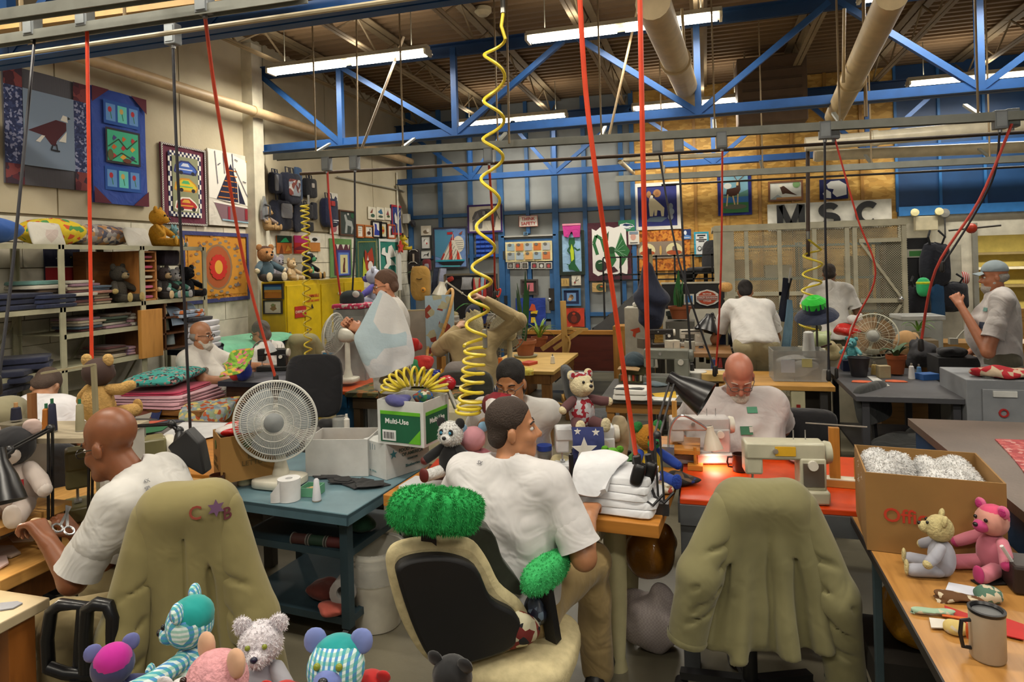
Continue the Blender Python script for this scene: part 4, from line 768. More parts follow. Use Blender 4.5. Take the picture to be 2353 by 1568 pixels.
# blue pocket organiser
a=pY(1093,540,YB-.1);b=pY(1137,590,YB-.1);r=root('pocket_organizer','bright blue hanging organiser with rows of pockets','organizer',((a.x+b.x)/2,YB-.07,b.z));w=b.x-a.x;h=a.z-b.z
MB().box((0,-.01,h/2),(w,.015,h)).build('back_cloth',CL('#2247a0'),r,False)
for j in range(5):
    for i in range(4): MB().box((-w/2+w*(i+.5)/4,-.035,h*(j+.3)/5),(w/4-.01,.04,h/5*.55)).build('pocket',CL('#2c5bc4'),r,False,bevel=.006)
# pink shorts pinned above the lizard
sr=root('pink_shorts','bright pink child shorts pinned above the lizard banner','clothing',pY(1314,543,YB-.1));MB().prism([(-.15,.2),(.15,.2),(.13,-.02),(.03,-.02),(.01,.07),(-.01,.07),(-.06,-.02),(-.13,0)],-.015,.015).build('cloth',CL('#c0358a'),sr,False);MB().box((0,.19,0),(.3,.03,.04)).build('waistband',CL('#d98aa0'),sr,False);sr.rotation_euler=(math.pi/2,0,0)
# letters board
def letter(ch,r,o,H):
    mb=MB();mb.M=frame(o,(1,0,0),(0,0,1));w=H*.115;arc=lambda cx,cy,rx,ry,a0,a1,n=14:[(cx+rx*math.cos(math.radians(a0+(a1-a0)*k/n)),cy+ry*math.sin(math.radians(a0+(a1-a0)*k/n))) for k in range(n+1)]
    if ch=='M': L=[[(-.42,-.5),(-.42,.5)],[(.42,-.5),(.42,.5)],[(-.36,.48),(0,-.42)],[(.36,.48),(0,-.42)]]
    elif ch=='C': L=[arc(.03,0,.36,.39,48,312,22)]
    else: L=[arc(0,.2,.28,.2,25,270)+arc(0,-.2,.3,.2,90,-155)]
    for p in L:
        V=[Vector((x*H,y*H)) for x,y in p];a=[];b=[]
        for i,v in enumerate(V):
            t=(V[min(i+1,len(V)-1)]-V[max(i-1,0)]).normalized();n=Vector((-t.y,t.x))*w;a.append(v+n);b.append(v-n)
        for i in range(len(V)-1): mb.prism([tuple(b[i]),tuple(b[i+1]),tuple(a[i+1]),tuple(a[i])],0,.03)
    mb.build('letter',F_('#131316',.5),r,False)
a=pY(1763,465,YB-.08);b=pY(2050,521,YB-.08);r=root('letter_board','long white board with three raised black letters','sign',((a.x+b.x)/2,YB-.06,b.z));w=b.x-a.x;h=.4
MB().box((0,0,h/2),(w,.04,h)).build('board',P('#d6d2c6',.6),r,False)
for s,px in(('M',1817),('S',1905),('C',1993)):
    x=pY(px,490,YB-.1).x-(a.x+b.x)/2;letter(s,r,(x,-.03,h*.5),.36)
# things on the right white wall
el_=root('emergency_light','cream twin-head emergency light on the white wall','lamp',pY(2125,530,YB-.06));MB().box((0,-.05,.1),(.28,.1,.2)).build('housing',P('#c8bfa2',.5),el_,False,bevel=.01)
for s in(-1,1): MB().lathe([(0,0),(.045,.01),(.055,.07),(.0,.075)],(s*.15,-.06,.24),12,RX(1.3)).build('lamp_head',P('#d8cf9a',.4),el_)
bl=root('wall_bell','round grey bell with conduit on the white wall','bell',pY(2170,490,YB-.06));MB().lathe([(0,0),(.07,0),(.06,.03),(0,.04)],(0,0,0),16,RX(math.pi/2)).build('gong',P('#8c8c88',.5),bl);MB().cyl((0,-.01,-.05),(0,-.01,-.35),.01,n=6).build('conduit',P('#555',.5),bl)
# yellow plush and plants near the corner
# ================================================================ builders: toys, people, furniture, machines
def plush(label,loc,rz,h,c,name='teddy_bear',head=None,ear=None,muz=None,arm=None,leg=None,pad=None,nose='#1c1a1c',eye='#17171a',inner=None,hy=0.,hp=0.,arms=((.36,.2,.3),(.36,.2,.3)),fur=True,snout=.1,legs=None,tilt=None,eyew=None,cat='toy',belly=None,patch=None,earr=.085):
    g=lambda q,d=None:(FU(q) if fur else CL(q)) if isinstance(q,str) else (q if q is not None else d)
    c=g(c);head=g(head,c);ear=g(ear,head);muz=g(muz,head);arm=g(arm,c);leg=g(leg,c);pad=g(pad,muz)
    t=root(name,label,cat,loc,rz)
    if tilt: t.rotation_euler=(tilt[0],tilt[1],rz)
    s=h/.96;S=lambda *p:tuple(q*s for q in p)
    MB().sup(S(0,0,.26),S(.22,.185,.27),.9,1,18).build('body',c,t)
    if belly: MB().sup(S(0,.07,.27),S(.15,.13,.19),.9,1,14).build('belly_patch',g(belly),t)
    R=(Rz(hy)@RX(hp));o=Vector(S(0,.02,.7))
    def H(*p): return o+R@(Vector(p)*s)
    MB().sup(o,S(.205,.19,.195),.95,1,18,R).build('head',head,t)
    if patch: MB().sup(H(0,-.025,.05),S(.185,.185,.165),.95,1,18,R).build('crown_patch',g(patch),t)
    MB().sup(H(0,.17,-.05),S(.1,snout,.085),.95,1,14,R).build('muzzle',muz,t)
    MB().ell(H(0,.17+snout*.92,-.02),S(.036,.028,.03),10,R).build('nose',P(nose,.35),t)
    for q in(-1,1):
        e=MB().sup(H(q*.17,-.01,.17),S(earr,.04,earr),.9,1,12,R).build('ear',ear,t)
        if inner: MB().sup(H(q*.175,.022,.17),S(earr*.65,.02,earr*.65),.9,1,10,R).build('inner_ear',g(inner),e)
        if eyew: MB().ell(H(q*.08,.155,.05),S(.045,.03,.055),12,R).build('eye_patch',g(eyew),t)
        MB().ell(H(q*.078,.178,.05),S(.026,.022,.026),10,R).build('eye',P(eye,.25),t)
        a=arms[0 if q<0 else 1];b=MB().limb([S(q*.16,.03,.46),S(q*(a[0]*.8),a[1]*.6,(a[2]+.42)/2),S(q*a[0],a[1],a[2])],[.075*s,.082*s,.075*s],12).build('arm',arm,t)
        d=(Vector(S(q*a[0],a[1],a[2]))-Vector(S(q*.16,.03,.46))).normalized();MB().ell(Vector(S(q*a[0],a[1],a[2]))+d*.03*s,.07*s,12).build('paw',pad,t)
        l=legs or (.21,.4,.095);MB().limb([S(q*.12,.06,.11),S(q*l[0],l[1],l[2])],[.1*s,.095*s],12).build('leg',leg,t)
        MB().sup(S(q*(l[0]+.005),l[1]+.075,l[2]+.03),S(.085,.035,.115),.9,1,12).build('foot',pad,t)
    return t
def hand(S,w,fd,pn,side,curl=.5,th=.6,sc=1.):
    """palm and five fingers from wrist w along fd, curling towards pn"""
    w=Vector(w);fd=Vector(fd).normalized();pn=Vector(pn);pn=(pn-fd*pn.dot(fd)).normalized();sd=fd.cross(pn)*side
    for q in(-1,0,1): S.cap(w+sd*q*.012*sc,w+(fd*.085+sd*q*.024)*sc,.019*sc,.016*sc,.012)
    for i,(o,l) in enumerate(((-.034,.062),(-.012,.078),(.011,.083),(.032,.073))):
        p=w+(fd*.088+sd*(-o))*sc;d=fd.copy()
        for k,(m,r) in enumerate(((.46,.0098),(.32,.009),(.26,.008))):
            d=(Matrix.Rotation(curl*(.7+.3*k),3,sd*1)@d) if False else (d*math.cos(curl)+pn*math.sin(curl)).normalized() if k==0 else (d*math.cos(curl)+(pn*d.dot(fd)-fd*d.dot(pn)).normalized()*math.sin(curl)).normalized()
            e=p+d*l*m*sc;S.cap(p,e,r*sc,r*.95*sc,.004);p=e
    p=w+(fd*.03-sd*.028)*sc;d=(fd*.6-sd*.65*th+pn*.45).normalized();e=p+d*.04*sc;S.cap(p,e,.013*sc,.011*sc,.008);d=(fd*.85-sd*.1+pn*.5).normalized();S.cap(e,e+d*.032*sc,.0105*sc,.0085*sc,.004)
def person(label,loc,rz,skin,shirt,pants,arms,head=(0,0,0),lean=0.,zp=.6,sit=True,hair=None,beard=None,glasses=None,cap=None,res=.0095,g=1.,belly=0.,sl=.72,hem=.04,curl=(.55,.55),palm=None,neckf=.03,shoes='#1a1a1c',legs=None,fold=.009,name='person',ears=True,hs=.9,long_sleeve=False,twist=0.,tl=.5,brow='#2a201a',facing_legs=0.,world_arms=False,lids=False):
    t=root(name,label,'person',loc,rz);X=Vector((math.cos(twist),math.sin(twist),0));T=Vector((0,math.sin(lean),math.cos(lean)));P_=Vector((0,0,zp));N=P_+T*tl
    Fw=Vector((-math.sin(twist),math.cos(twist),0));hc=N+Vector((0,math.sin(lean*.8),math.cos(lean*.8)))*.125+Fw*neckf;R=Rz(head[0])@RX(head[1])@RY(head[2])
    def H(*p): return hc+R@(Vector(p)*hs)
    Rn=np.array(R);S=SDF()
    S.cap(P_,N-T*.08,.1,.1,.05).cap(N-T*.12,hc-Vector((0,0,.03)),.062,.056,.03)
    S.ell(H(0,-.012,.05),Vector((.077,.096,.088))*hs,.02,R=Rn).ell(H(0,.03,-.035),Vector((.063,.066,.083))*hs,.03,R=Rn).cap(H(-.016,.068,-.098),H(.016,.068,-.098),.022*hs,None,.025)
    S.cap(H(-.045,.02,-.07),H(-.028,.06,-.095),.02*hs,None,.02).cap(H(.045,.02,-.07),H(.028,.06,-.095),.02*hs,None,.02)
    S.cap(H(0,.088,.015),H(0,.112,-.028),.009*hs,.0145*hs,.008).ell(H(-.012,.1,-.032),.009*hs,.006).ell(H(.012,.1,-.032),.009*hs,.006)
    S.cap(H(-.035,.079,.026),H(.035,.079,.026),.012*hs,None,.012)
    for q in(-1,1): S.ell(H(q*.032,.098,.006),.014*hs,.012,op='s');S.cap(H(q*.04,.066,-.028),H(q*.03,.078,-.035),.018*hs,None,.02);S.ell(H(q*.079,-.004,-.008),Vector((.01,.021,.032))*hs,.006,R=Rn)
    S.cap(H(-.02,.087,-.062),H(.02,.087,-.062),.0085*hs,None,.006).cap(H(-.014,.088,-.072),H(.014,.088,-.072),.008*hs,None,.006)
    sw=.185*g**.5;sh=[N-T*.055-X*sw,N-T*.055+X*sw]
    pts=[];iv=MAT_OF(t).inverted()
    for i,(el,wr) in enumerate(arms):
        el=Vector(el);wr=Vector(wr)
        if world_arms: el=iv@el;wr=iv@wr
        S.cap(sh[i],el,.05*g**.5,.043*g**.3,.03).cap(el,wr,.044*g**.3,.028,.02)
        fd=(wr-el).normalized();pn=Vector((palm or ((0,0,-1),(0,0,-1)))[i]);hand(S,wr+fd*.0,fd+Vector((0,0,.001)),pn,1 if i==0 else -1,curl[i]);pts.append((el,wr))
    hx=.095
    lg=legs or ([[(-hx-.04,.42,zp-.02),(-hx-.05,.42,.1)],[(hx+.04,.42,zp-.02),(hx+.05,.42,.1)]] if sit else [[(-hx,.03,.5),(-hx-.01,-.02,.1)],[(hx,.03,.5),(hx+.01,-.02,.1)]])
    RL=Rz(facing_legs);lg=[[RL@Vector(a) for a in l] for l in lg];hip=[P_-X*hx+Vector((0,.0,-.02)),P_+X*hx+Vector((0,0,-.02))]
    for i in(0,1): S.cap(hip[i],lg[i][0],.075,.052,.03).cap(lg[i][0],lg[i][1],.05,.036,.02)
    sbuild('body',S.mesh(res),mat(skin,'skin',.45),t)
    Q=SDF()
    for q in(-1,1): Q.cap(N-T*.13+X*q*.085*g,P_+T*(.06-hem)+X*q*.085*g,.105*g,.115*g,.07)
    Q.cap(N-T*.14,P_+T*(.06-hem),.125*g,.135*g,.06)
    for q in(0,1): Q.cap(N-T*.005,sh[q].lerp(N,.25),.05,.055,.05)
    Q.cap(sh[0]+X*.03,sh[1]-X*.03,.07*g**.4,None,.06).cap(N-T*.1,N-T*.02,.075,.07,.05)
    if belly: Q.ell(P_+T*.2+Fw*.09,(.19*g,.13+belly*.1,.2),.08)
    for i in(0,1): Q.cap(sh[i],sh[i].lerp(pts[i][0],.5),.068*g**.4,.073*g**.3,.05)
    Q.cut(P_+T*(-hem),-T)
    Q.ell(N+T*.035+Fw*.02,(.075,.075,.045),.01,'s')
    sm=shirt if not isinstance(shirt,str) else CL(shirt,sc=1.2,bump=.38)
    so=sbuild('shirt',Q.mesh(max(res,.0095),fold,26,len(label)),sm,t)
    for i in(0,1):
        el=pts[i][0];a=sh[i].lerp(el,.2);e=el if long_sleeve else sh[i].lerp(el,sl);mb=MB();pp=[];rr=[]
        for k in range(7): pp.append(a.lerp(e,k/6));rr.append((.066+.012*k/6+.003*math.sin(k*2.1+i))*g**.35)
        mb.tube(pp,1,16,rs=rr)
        if long_sleeve: wr=pts[i][1];mb.tube([el,el.lerp(wr,.3),el.lerp(wr,.6),el.lerp(wr,.97)],1,14,rs=[.072,.066,.058,.046]);mb.ell(el,.079,14)
        mb.build('sleeve',sm,t)
    Tr=SDF();Tr.cap(hip[0],hip[1],.115*g**.6,None,.05).cap(P_+T*.02-X*.06,P_+T*.02+X*.06,.115*g**.7,None,.05)
    for i in(0,1): Tr.cap(hip[i],lg[i][0],.098*g**.5,.076,.04).cap(lg[i][0],Vector(lg[i][1])+Vector((0,0,-.02)),.075,.068,.03)
    sbuild('trousers',Tr.mesh(max(res,.011),.005,24,3.),CL(pants,sc=1.2),t)
    for i in(0,1):
        a=Vector(lg[i][1]);a.z=.045;k=RL@Vector((0,.17,0));MB().limb([a+RL@Vector((0,-.05,0)),a+k*.6,a+k],[.046,.046,.038]).build('shoe',P(shoes,.4),t)
    for q in(-1,1):
        e=MB().ell(H(q*.032,.078,.006),(.013*hs,.013*hs,.009*hs),10).build('eye',mat(skin,'skin',.45) if lids else P('#d8d4ce',.3),t)
        if not lids: MB().ell(H(q*.032,.087,.006),.0062*hs,8).build('iris',P('#2a1d16',.3),e)
        MB().tube([H(q*.018,.094,.03),H(q*.034,.09,.035),H(q*.052,.078,.029)],.0035*hs,5).build('eyebrow',P(brow,.8),t)
    if hair:
        hc_,style=hair;Hs=SDF()
        Hs.ell(H(0,-.014,.053),Vector((.0815,.1,.092))*hs,.01,R=Rn)
        if style=='short': Hs.cut(H(0,.055,.06),-(R@Vector((0,-.75,.66)))) ;Hs.ell(H(0,-.058,-.02),Vector((.071,.05,.056))*hs,.02,R=Rn)
        elif style=='full': Hs.ell(H(0,-.03,-.03),Vector((.082,.07,.07))*hs,.02,R=Rn);Hs.cut(H(0,.062,.045),-(R@Vector((0,-.85,.45))))
        elif style=='long': Hs.ell(H(0,-.05,-.06),Vector((.096,.085,.13))*hs,.03,R=Rn);Hs.cut(H(0,.05,.03),-(R@Vector((0,-.9,.3))))
        elif style=='fringe': Hs.p=[];Hs.ell(H(0,-.03,-.005),Vector((.083,.08,.055))*hs,.02,R=Rn);Hs.cut(H(0,.03,0),(R@Vector((0,1,0))))
        sbuild('hair',Hs.mesh(.006,.002,90),FU(hc_) if style=='long' else mat(hc_,'fur',.8,sc=1.5,bump=.4),t)
    if beard:
        bc,ln=beard;Bs=SDF();Bs.cap(H(-.052,.022,-.05),H(-.03,.062,-.1),.022*hs,None,.02).cap(H(.052,.022,-.05),H(.03,.062,-.1),.022*hs,None,.02).cap(H(-.02,.075,-.1),H(.02,.075,-.1),.026*hs,None,.02).cap(H(-.022,.094,-.05),H(.022,.094,-.05),.008*hs,None,.01)
        if ln: Bs.cap(H(0,.08,-.1),H(0,.085,-.1-ln),.035*hs,.012,.03)
        sbuild('beard',Bs.mesh(.006,.002,100),mat(bc,'fur',.9,sc=1.3,bump=.5),t)
    if glasses:
        gm=P(glasses,.3)
        for q in(-1,1): MB().tube([H(q*.034+.024*math.cos(a*math.pi/7),.104,.0+.018*math.sin(a*math.pi/7)) for a in range(14)],.0022,5,True).tube([H(q*.058,.1,.005),H(q*.078,.05,.008),H(q*.08,-.005,.002)],.0025,5).build('glasses_rim',gm,t)
        MB().tube([H(-.01,.108,.004),H(.01,.108,.004)],.002,5).build('glasses_bridge',gm,t)
    if cap:
        C=SDF();C.ell(H(0,-.01,.055),Vector((.084,.104,.095))*hs,.01,R=Rn).cut(H(0,0,.05),-(R@Vector((0,-.12,1))));sbuild('cap',C.mesh(.006),CL(cap),t)
        MB().grid(lambda u,v:H((u-.5)*.13,.085+v*.075*(1-(2*u-1)**2*.5),.062-.02*(2*u-1)**2-v*.012),8,5,.004).build('cap_visor',CL(cap),t)
    return t,H
def table(label,x0,x1,y0,y1,z,top,legm,th=.04,leg=.06,rz=0.,name='work_table',inset=.05,low=None,round_leg=False,apron=None,cat='table',legs=True):
    t=root(name,label,cat,((x0+x1)/2,(y0+y1)/2,0),rz);w,d=x1-x0,y1-y0
    MB().box((0,0,z-th/2),(w,d,th)).build('tabletop',top,t,False,bevel=.004)
    if legs:
        for a in(-1,1):
            for b in(-1,1):
                p=(a*(w/2-inset-leg/2),b*(d/2-inset-leg/2))
                if round_leg: MB().lathe([(leg*.5,0),(leg*.38,.05),(leg*.55,.3),(leg*.6,z-th)],(p[0],p[1],0),14).build('leg',legm,t)
                else: MB().box((p[0],p[1],(z-th)/2),(leg,leg,z-th)).build('leg',legm,t,False,bevel=.003)
    if apron:
        for b in(-1,1): MB().box((0,b*(d/2-inset),z-th-apron/2),(w-2*inset,.02,apron)).build('apron',legm,t,False)
        for a in(-1,1): MB().box((a*(w/2-inset),0,z-th-apron/2),(.02,d-2*inset-.03,apron)).build('apron',legm,t,False)
    if low:
        for zz in (low if hasattr(low,'__len__') else [low]): MB().box((0,0,zz),(w-2*inset-leg,d-2*inset-leg*.5,.02)).build('lower_shelf',legm,t,False)
    return t
def office_chair(label,loc,rz,c='#1b1b1f',sz=.47,bw=.42,bh=.42,bz=None,base=True,arms=False,group=None,tiltb=.15,name='office_chair',bt=.045):
    """sitter faces +Y"""
    t=root(name,label,'chair',loc,rz,group);m=CL(c) if isinstance(c,str) else c;bz=bz or sz+.3;k=P('#1c1c1f',.45)
    MB().sup((0,0,sz-.035),(bw/2+.02,.23,.045),.4,.5,18).build('seat',m,t)
    MB().sup((0,-.24-tiltb*(.2),bz),(bw/2,bt,bh/2),.45,.55,18,RX(tiltb)).build('backrest',m,t)
    MB().bar((0,-.1,sz-.06),(0,-.27,sz-.03),.06,.02).bar((0,-.26,sz-.04),(0,-.28,bz),.05,.02,(0,1,0)).build('back_bracket',k,t,False)
    MB().cyl((0,0,.08),(0,0,sz-.06),.03).build('post',k,t)
    for i in range(5):
        a=i*2*math.pi/5+.3;MB().bar((0,0,.1),(.28*math.cos(a),.28*math.sin(a),.075),.045,.03).build('base_leg',k,t,False)
        MB().cyl((.28*math.cos(a)-.02*math.sin(a),.28*math.sin(a)+.02*math.cos(a),.028),(.28*math.cos(a)+.02*math.sin(a),.28*math.sin(a)-.02*math.cos(a),.028),.028).build('caster',k,t)
    if arms:
        for q in(-1,1):
            x=q*(bw/2+.06);MB().tube([(x,-.18,sz+.19),(x,-.15,sz+.22),(x,.13,sz+.22),(x,.18,sz+.17),(x,.14,sz-.02),(x,.05,sz-.06),(x,-.1,sz-.06),(x,-.15,sz),(x,-.18,sz+.12)],.022,10,True).build('armrest',P('#17171a',.35),t)
    return t
def jacket(label,loc,rz,w,h,zt,c,name='jacket',sl=((.62,.03),(.6,-.02)),res=.011,seed=1.,deep=.13,hs=.0):
    """coat hung over a chair back; the outer (back) side faces -Y"""
    t=root(name,label,'jacket',loc,rz);m=CL(c,sc=.8,bump=.25);hw=w/2;b0=zt-.05-h;zc=(zt-.05+b0)/2;hz=(zt-.05-b0)/2
    S=SDF();S.cap((-hw*.3,0,zt-.075),(hw*.3,0,zt-.075),.073,None,.06).rbox((0,0,zc),(hw*.66,deep*.5,hz),.05,.06,tp=hw*.2)
    for q in(-1,1): S.cap((q*hw*.34,0,zt-.1),(q*hw*.66,-.005,zt-.34),.074,.066,.06)
    S.rbox((0,0,zc-.07),(hw*.56,deep*.5-.042,hz),.02,.01,'s',tp=hw*.2)
    for x,r,o in((-.55,.03,'s'),(-.3,.034,'u'),(-.02,.024,'s'),(.14,.04,'u'),(.4,.036,'s'),(.58,.034,'u')):   # a few long folds
        y=-deep*.5-(-.002 if o=='s' else -.01);S.cap((x*hw*.75,y+.004,zt-.12-.05*abs(math.sin(x*9+seed))),(x*hw*1.25+.02*math.sin(x*7+seed),y-(.004 if o=='s' else .018),b0-.02),.003,r,.014 if o=='s' else .035,o)
    S.cut((0,0,b0),(hs,0,-1))
    sbuild('coat_body',S.mesh(res,.0025,15,seed),m,t)
    for q,(l,dx) in zip((-1,1),sl):
        A=SDF();a=Vector((q*hw*.46,-.01,zt-.1));b=Vector((q*(hw*.84),-.03,zt-.06-l*.52));d=Vector((q*(hw*.96)+dx,-.02,zt-.05-l))
        A.cap(a,b,.066,.08,.04).cap(b,d,.08,.07,.03).cut(d,(d-b)).cap(d+(b-d)*.2,d-(b-d)*.2,.054,None,.01,'s')
        for k in range(4):
            z=.3+.17*k;p=a.lerp(b,z*2) if z<.5 else b.lerp(d,z*2-1);A.cap(p+Vector((-q*.07,-.05,.045)),p+Vector((q*.05,-.075,-.03+.03*math.sin(k*2+seed))),.006,.002,.02,'s')
        sbuild('sleeve',A.mesh(res,.003,20,seed+q),m,t)
        MB().tube([d+(b-d)*.09,d+(b-d)*.045,d],.07,18,cap=False,rs=[.073,.0755,.0725]).build('cuff',m,t)
    return t
def stick(t,nm,px,py,off=.006):
    """world frame on the surface of a child mesh of t where the photograph shows the mark"""
    from mathutils.bvhtree import BVHTree
    o=[c for c in t.children if c.name.startswith(nm)][0];M=MAT_OF(t)@o.matrix_local;bv=BVHTree.FromPolygons([M@v.co for v in o.data.vertices],[tuple(p.vertices) for p in o.data.polygons])
    r=ray(px,py);h,n,_,_=bv.ray_cast(Vector((0,0,HC)),r.normalized())
    if h is None: h=pd(px,py,2.5);n=-r.normalized()
    x=UP.cross(n).normalized();y=n.cross(x);return MAT_OF(t).inverted()@frame(h+n*off,x,y)
def sewing(label,loc,rz,c,accent=None,s=1.,name='sewing_machine',base=True,c2=None):
    """arm runs along X; needle at -X end, handwheel at +X end; operator side -Y"""
    t=root(name,label,'sewing machine',loc,rz);m=P(c,.3) if isinstance(c,str) else c;m2=P(c2,.4) if c2 else m;B_=lambda p,d,nm,mm=m,bv=.012:MB().box(tuple(q*s for q in p),tuple(q*s for q in d)).build(nm,mm,t,True,bevel=bv*s)
    B_((0,0,.035),(.42,.18,.07),'bed',m2);B_((.135,.0,.15),(.13,.13,.17),'pillar');B_((0,0,.265),(.4,.12,.09),'arm');B_((-.155,0,.19),(.09,.11,.1),'head')
    MB().cyl((-.155*s,-.0,.14*s),(-.155*s,0,.075*s),.006*s,n=8).build('needle_bar',ME('#c8c8c8',.25),t);MB().box((-.155*s,-.01*s,.078*s),(.03*s,.04*s,.008*s)).build('presser_foot',ME('#c8c8c8',.25),t,False)
    MB().lathe([(0,0),(.055*s,0),(.06*s,.012*s),(.055*s,.035*s),(.02*s,.04*s),(0,.04*s)],(.2*s,0,.25*s),18,RY(math.pi/2)).build('handwheel',P('#c9c4b6' if not c2 else c2,.4),t)
    MB().cyl((.13*s,-.065*s,.2*s),(.13*s,-.085*s,.2*s),.025*s).build('stitch_dial',P('#d8d4c8',.3),t)
    MB().cyl((-.05*s,-.06*s,.27*s),(-.05*s,-.075*s,.27*s),.013*s,n=10).build('tension_knob',ME('#b9b9b9',.3),t)
    if accent: B_((-.0,-.0605,.28),(.36,.004,.02),'stripe',P(accent,.4),.001);
    for x in(.06,.12): MB().cyl((x*s,.02*s,.3*s),(x*s,.02*s,.36*s),.003*s,n=6).build('spool_pin',ME('#b0b0b0',.3),t)
    return t
def lamp(label,pts,hd,c,r=.07,l=.13,lit=0.,arm=None,name='desk_lamp',base=True,flex=False,bw=6.):
    """jointed lamp: pts from base to head in world space; hd = direction the shade opens"""
    P_=[Vector(p) for p in pts];t=root(name,label,'lamp',P_[0]);m=P(c,.3);am=arm or m
    if base: MB().box(P_[0]+Vector((0,0,.02)),(.06,.05,.05)).build('clamp',am,t,False,world=True)
    if flex:
        Q=[catmull(P_,i,k/6) for i in range(len(P_)-1) for k in range(6)]+[P_[-1]];MB().tube(Q,.007,8).build('gooseneck',am,t,world=True)
    else:
        for a,b in zip(P_,P_[1:]):
            sd=(b-a).cross(UP).normalized()*.012;mb=MB()
            for q in(-1,1): mb.bar(a+sd*q,b+sd*q,.008,.008)
            mb.build('arm',am,t,False,world=True)
        for p in P_[1:]: MB().ell(p,.018,10).build('joint',am,t,world=True)
    h=Vector(hd).normalized();R=h.to_track_quat('Z','Y').to_matrix();o=P_[-1]
    MB().lathe([(r*.28,-l*.3),(r*.36,-l*.28),(r*.4,0),(r*.7,l*.4),(r,l),(r*.96,l),(r*.64,l*.4),(r*.34,0),(0,0)],o,20,R).build('shade',m,t,world=True)
    MB().ell(o+h*l*.55,r*.4,12).build('bulb',mat('#fff2d8','emit',emit=lit) if lit else P('#dcd8cc',.3),t,world=True)
    if lit:
        ld=bpy.data.lights.new('lamp_glow','SPOT');ld.energy=bw;ld.color=(1,.85,.65);ld.shadow_soft_size=.03;ld.spot_size=1.9;ld.spot_blend=.6;lo=bpy.data.objects.new('lamp_glow',ld);COL.objects.link(lo);lo.parent=t;lo.location=o+h*l*1.02-P_[0];lo.rotation_euler=h.to_track_quat('-Z','Y').to_euler()
    return t
def fan(label,c,r,fd,col,base_z,blade='#b9bfc2',cage='#d2d2cc',nb=3,hubc=None,spokes=72,rings=7,trans=None,th=.5,bodyc=None,name='desk_fan',side=.0):
    c=Vector(c);t=root(name,label,'fan',(c.x,c.y,base_z));h=Vector(fd).normalized();R=h.to_track_quat('Z','Y').to_matrix();m=P(col,.35);cm=P(cage,.35);bm=trans or P(blade,.35)
    dp=r*th*.5
    for nm,sg in(('front_guard',1),('rear_guard',-1)):
        mb=MB();W=lambda a,q:c+R@Vector((q*math.cos(a),q*math.sin(a),sg*dp*(1-(q/r)**4)))
        for k in range(spokes):
            a=2*math.pi*k/spokes;mb.tube([W(a,r*.22),W(a,r*.6),W(a,r*.85),W(a,r)],.0013 if r<.25 else .0016,4,cap=False)
        for k in range(rings):
            q=r*(.3+.68*k/(rings-1));mb.tube([W(2*math.pi*j/48,q) for j in range(48)],.0018,4,True)
        mb.build(nm,cm,t,world=True)
    MB().tube([c+R@Vector((r*math.cos(2*math.pi*j/48),r*math.sin(2*math.pi*j/48),0)) for j in range(48)],r*.028,8,True).build('rim',cm,t,world=True)
    hb=P(hubc,.35) if hubc else m
    MB().lathe([(0,dp+.012),(r*.2,dp+.008),(r*.27,dp*.9),(r*.27,dp*.7),(0,dp*.7)],c,24,R).build('badge_hub',hb,t,world=True)
    for k in range(nb):
        a0=2*math.pi*k/nb+.5
        def bl(u,v):
            q=r*(.2+.66*v);a=a0+(u-.5)*2*math.pi/nb*(.62+.25*math.sin(v*2.6));return c+R@Vector((q*math.cos(a),q*math.sin(a),(u-.5)*r*.22))
        MB().grid(bl,8,8,.003).build('blade',bm,t,world=True)
    MB().lathe([(0,0),(r*.17,0),(r*.2,-dp*.5),(0,-dp*.5)],c,18,R).build('blade_hub',bm,t,world=True)
    MB().lathe([(0,-dp),(r*.3,-dp),(r*.34,-dp-.03),(r*.3,-dp-r*.55),(r*.18,-dp-r*.7),(0,-dp-r*.72)],c,20,R).build('motor_housing',m,t,world=True)
    n=c-h*(dp+.06);n.z=base_z+.03
    MB().tube([c-h*(dp+.06)-Vector((0,0,r*.25)),n+Vector((0,0,.1)),n],.03,14,rs=[.022,.026,.05]).build('neck',m,t,world=True)
    MB().sup(n+Vector((0,0,-.005))+h*.03,(r*.62,r*.5,.026),.35,.45,20).build('base',m,t,world=True)
    return t
def carton(label,loc,w,d,h,rz,c='#b08a55',flaps=0,name='cardboard_box',closed=False,inner=None,cat='box'):
    t=root(name,label,cat,loc,rz);m=c if not isinstance(c,str) else P(c,.8,sc=.4);k=.006
    for nm,p,s in(('front_panel',(0,-d/2+k/2,h/2),(w,k,h)),('back_panel',(0,d/2-k/2,h/2),(w,k,h)),('side_panel',(-w/2+k/2,0,h/2),(k,d-2*k,h)),('side_panel',(w/2-k/2,0,h/2),(k,d-2*k,h)),('bottom_panel',(0,0,k/2),(w-2*k,d-2*k,k))): MB().box(p,s).build(nm,m,t,False)
    if closed: MB().box((0,0,h-k/2),(w-2*k,d-2*k,k)).build('top_panel',m,t,False)
    if inner: MB().box((0,0,h*.5),(w-2*k-.002,d-2*k-.002,.004)).build('contents_tray',P(inner,.8),t,False)
    return t
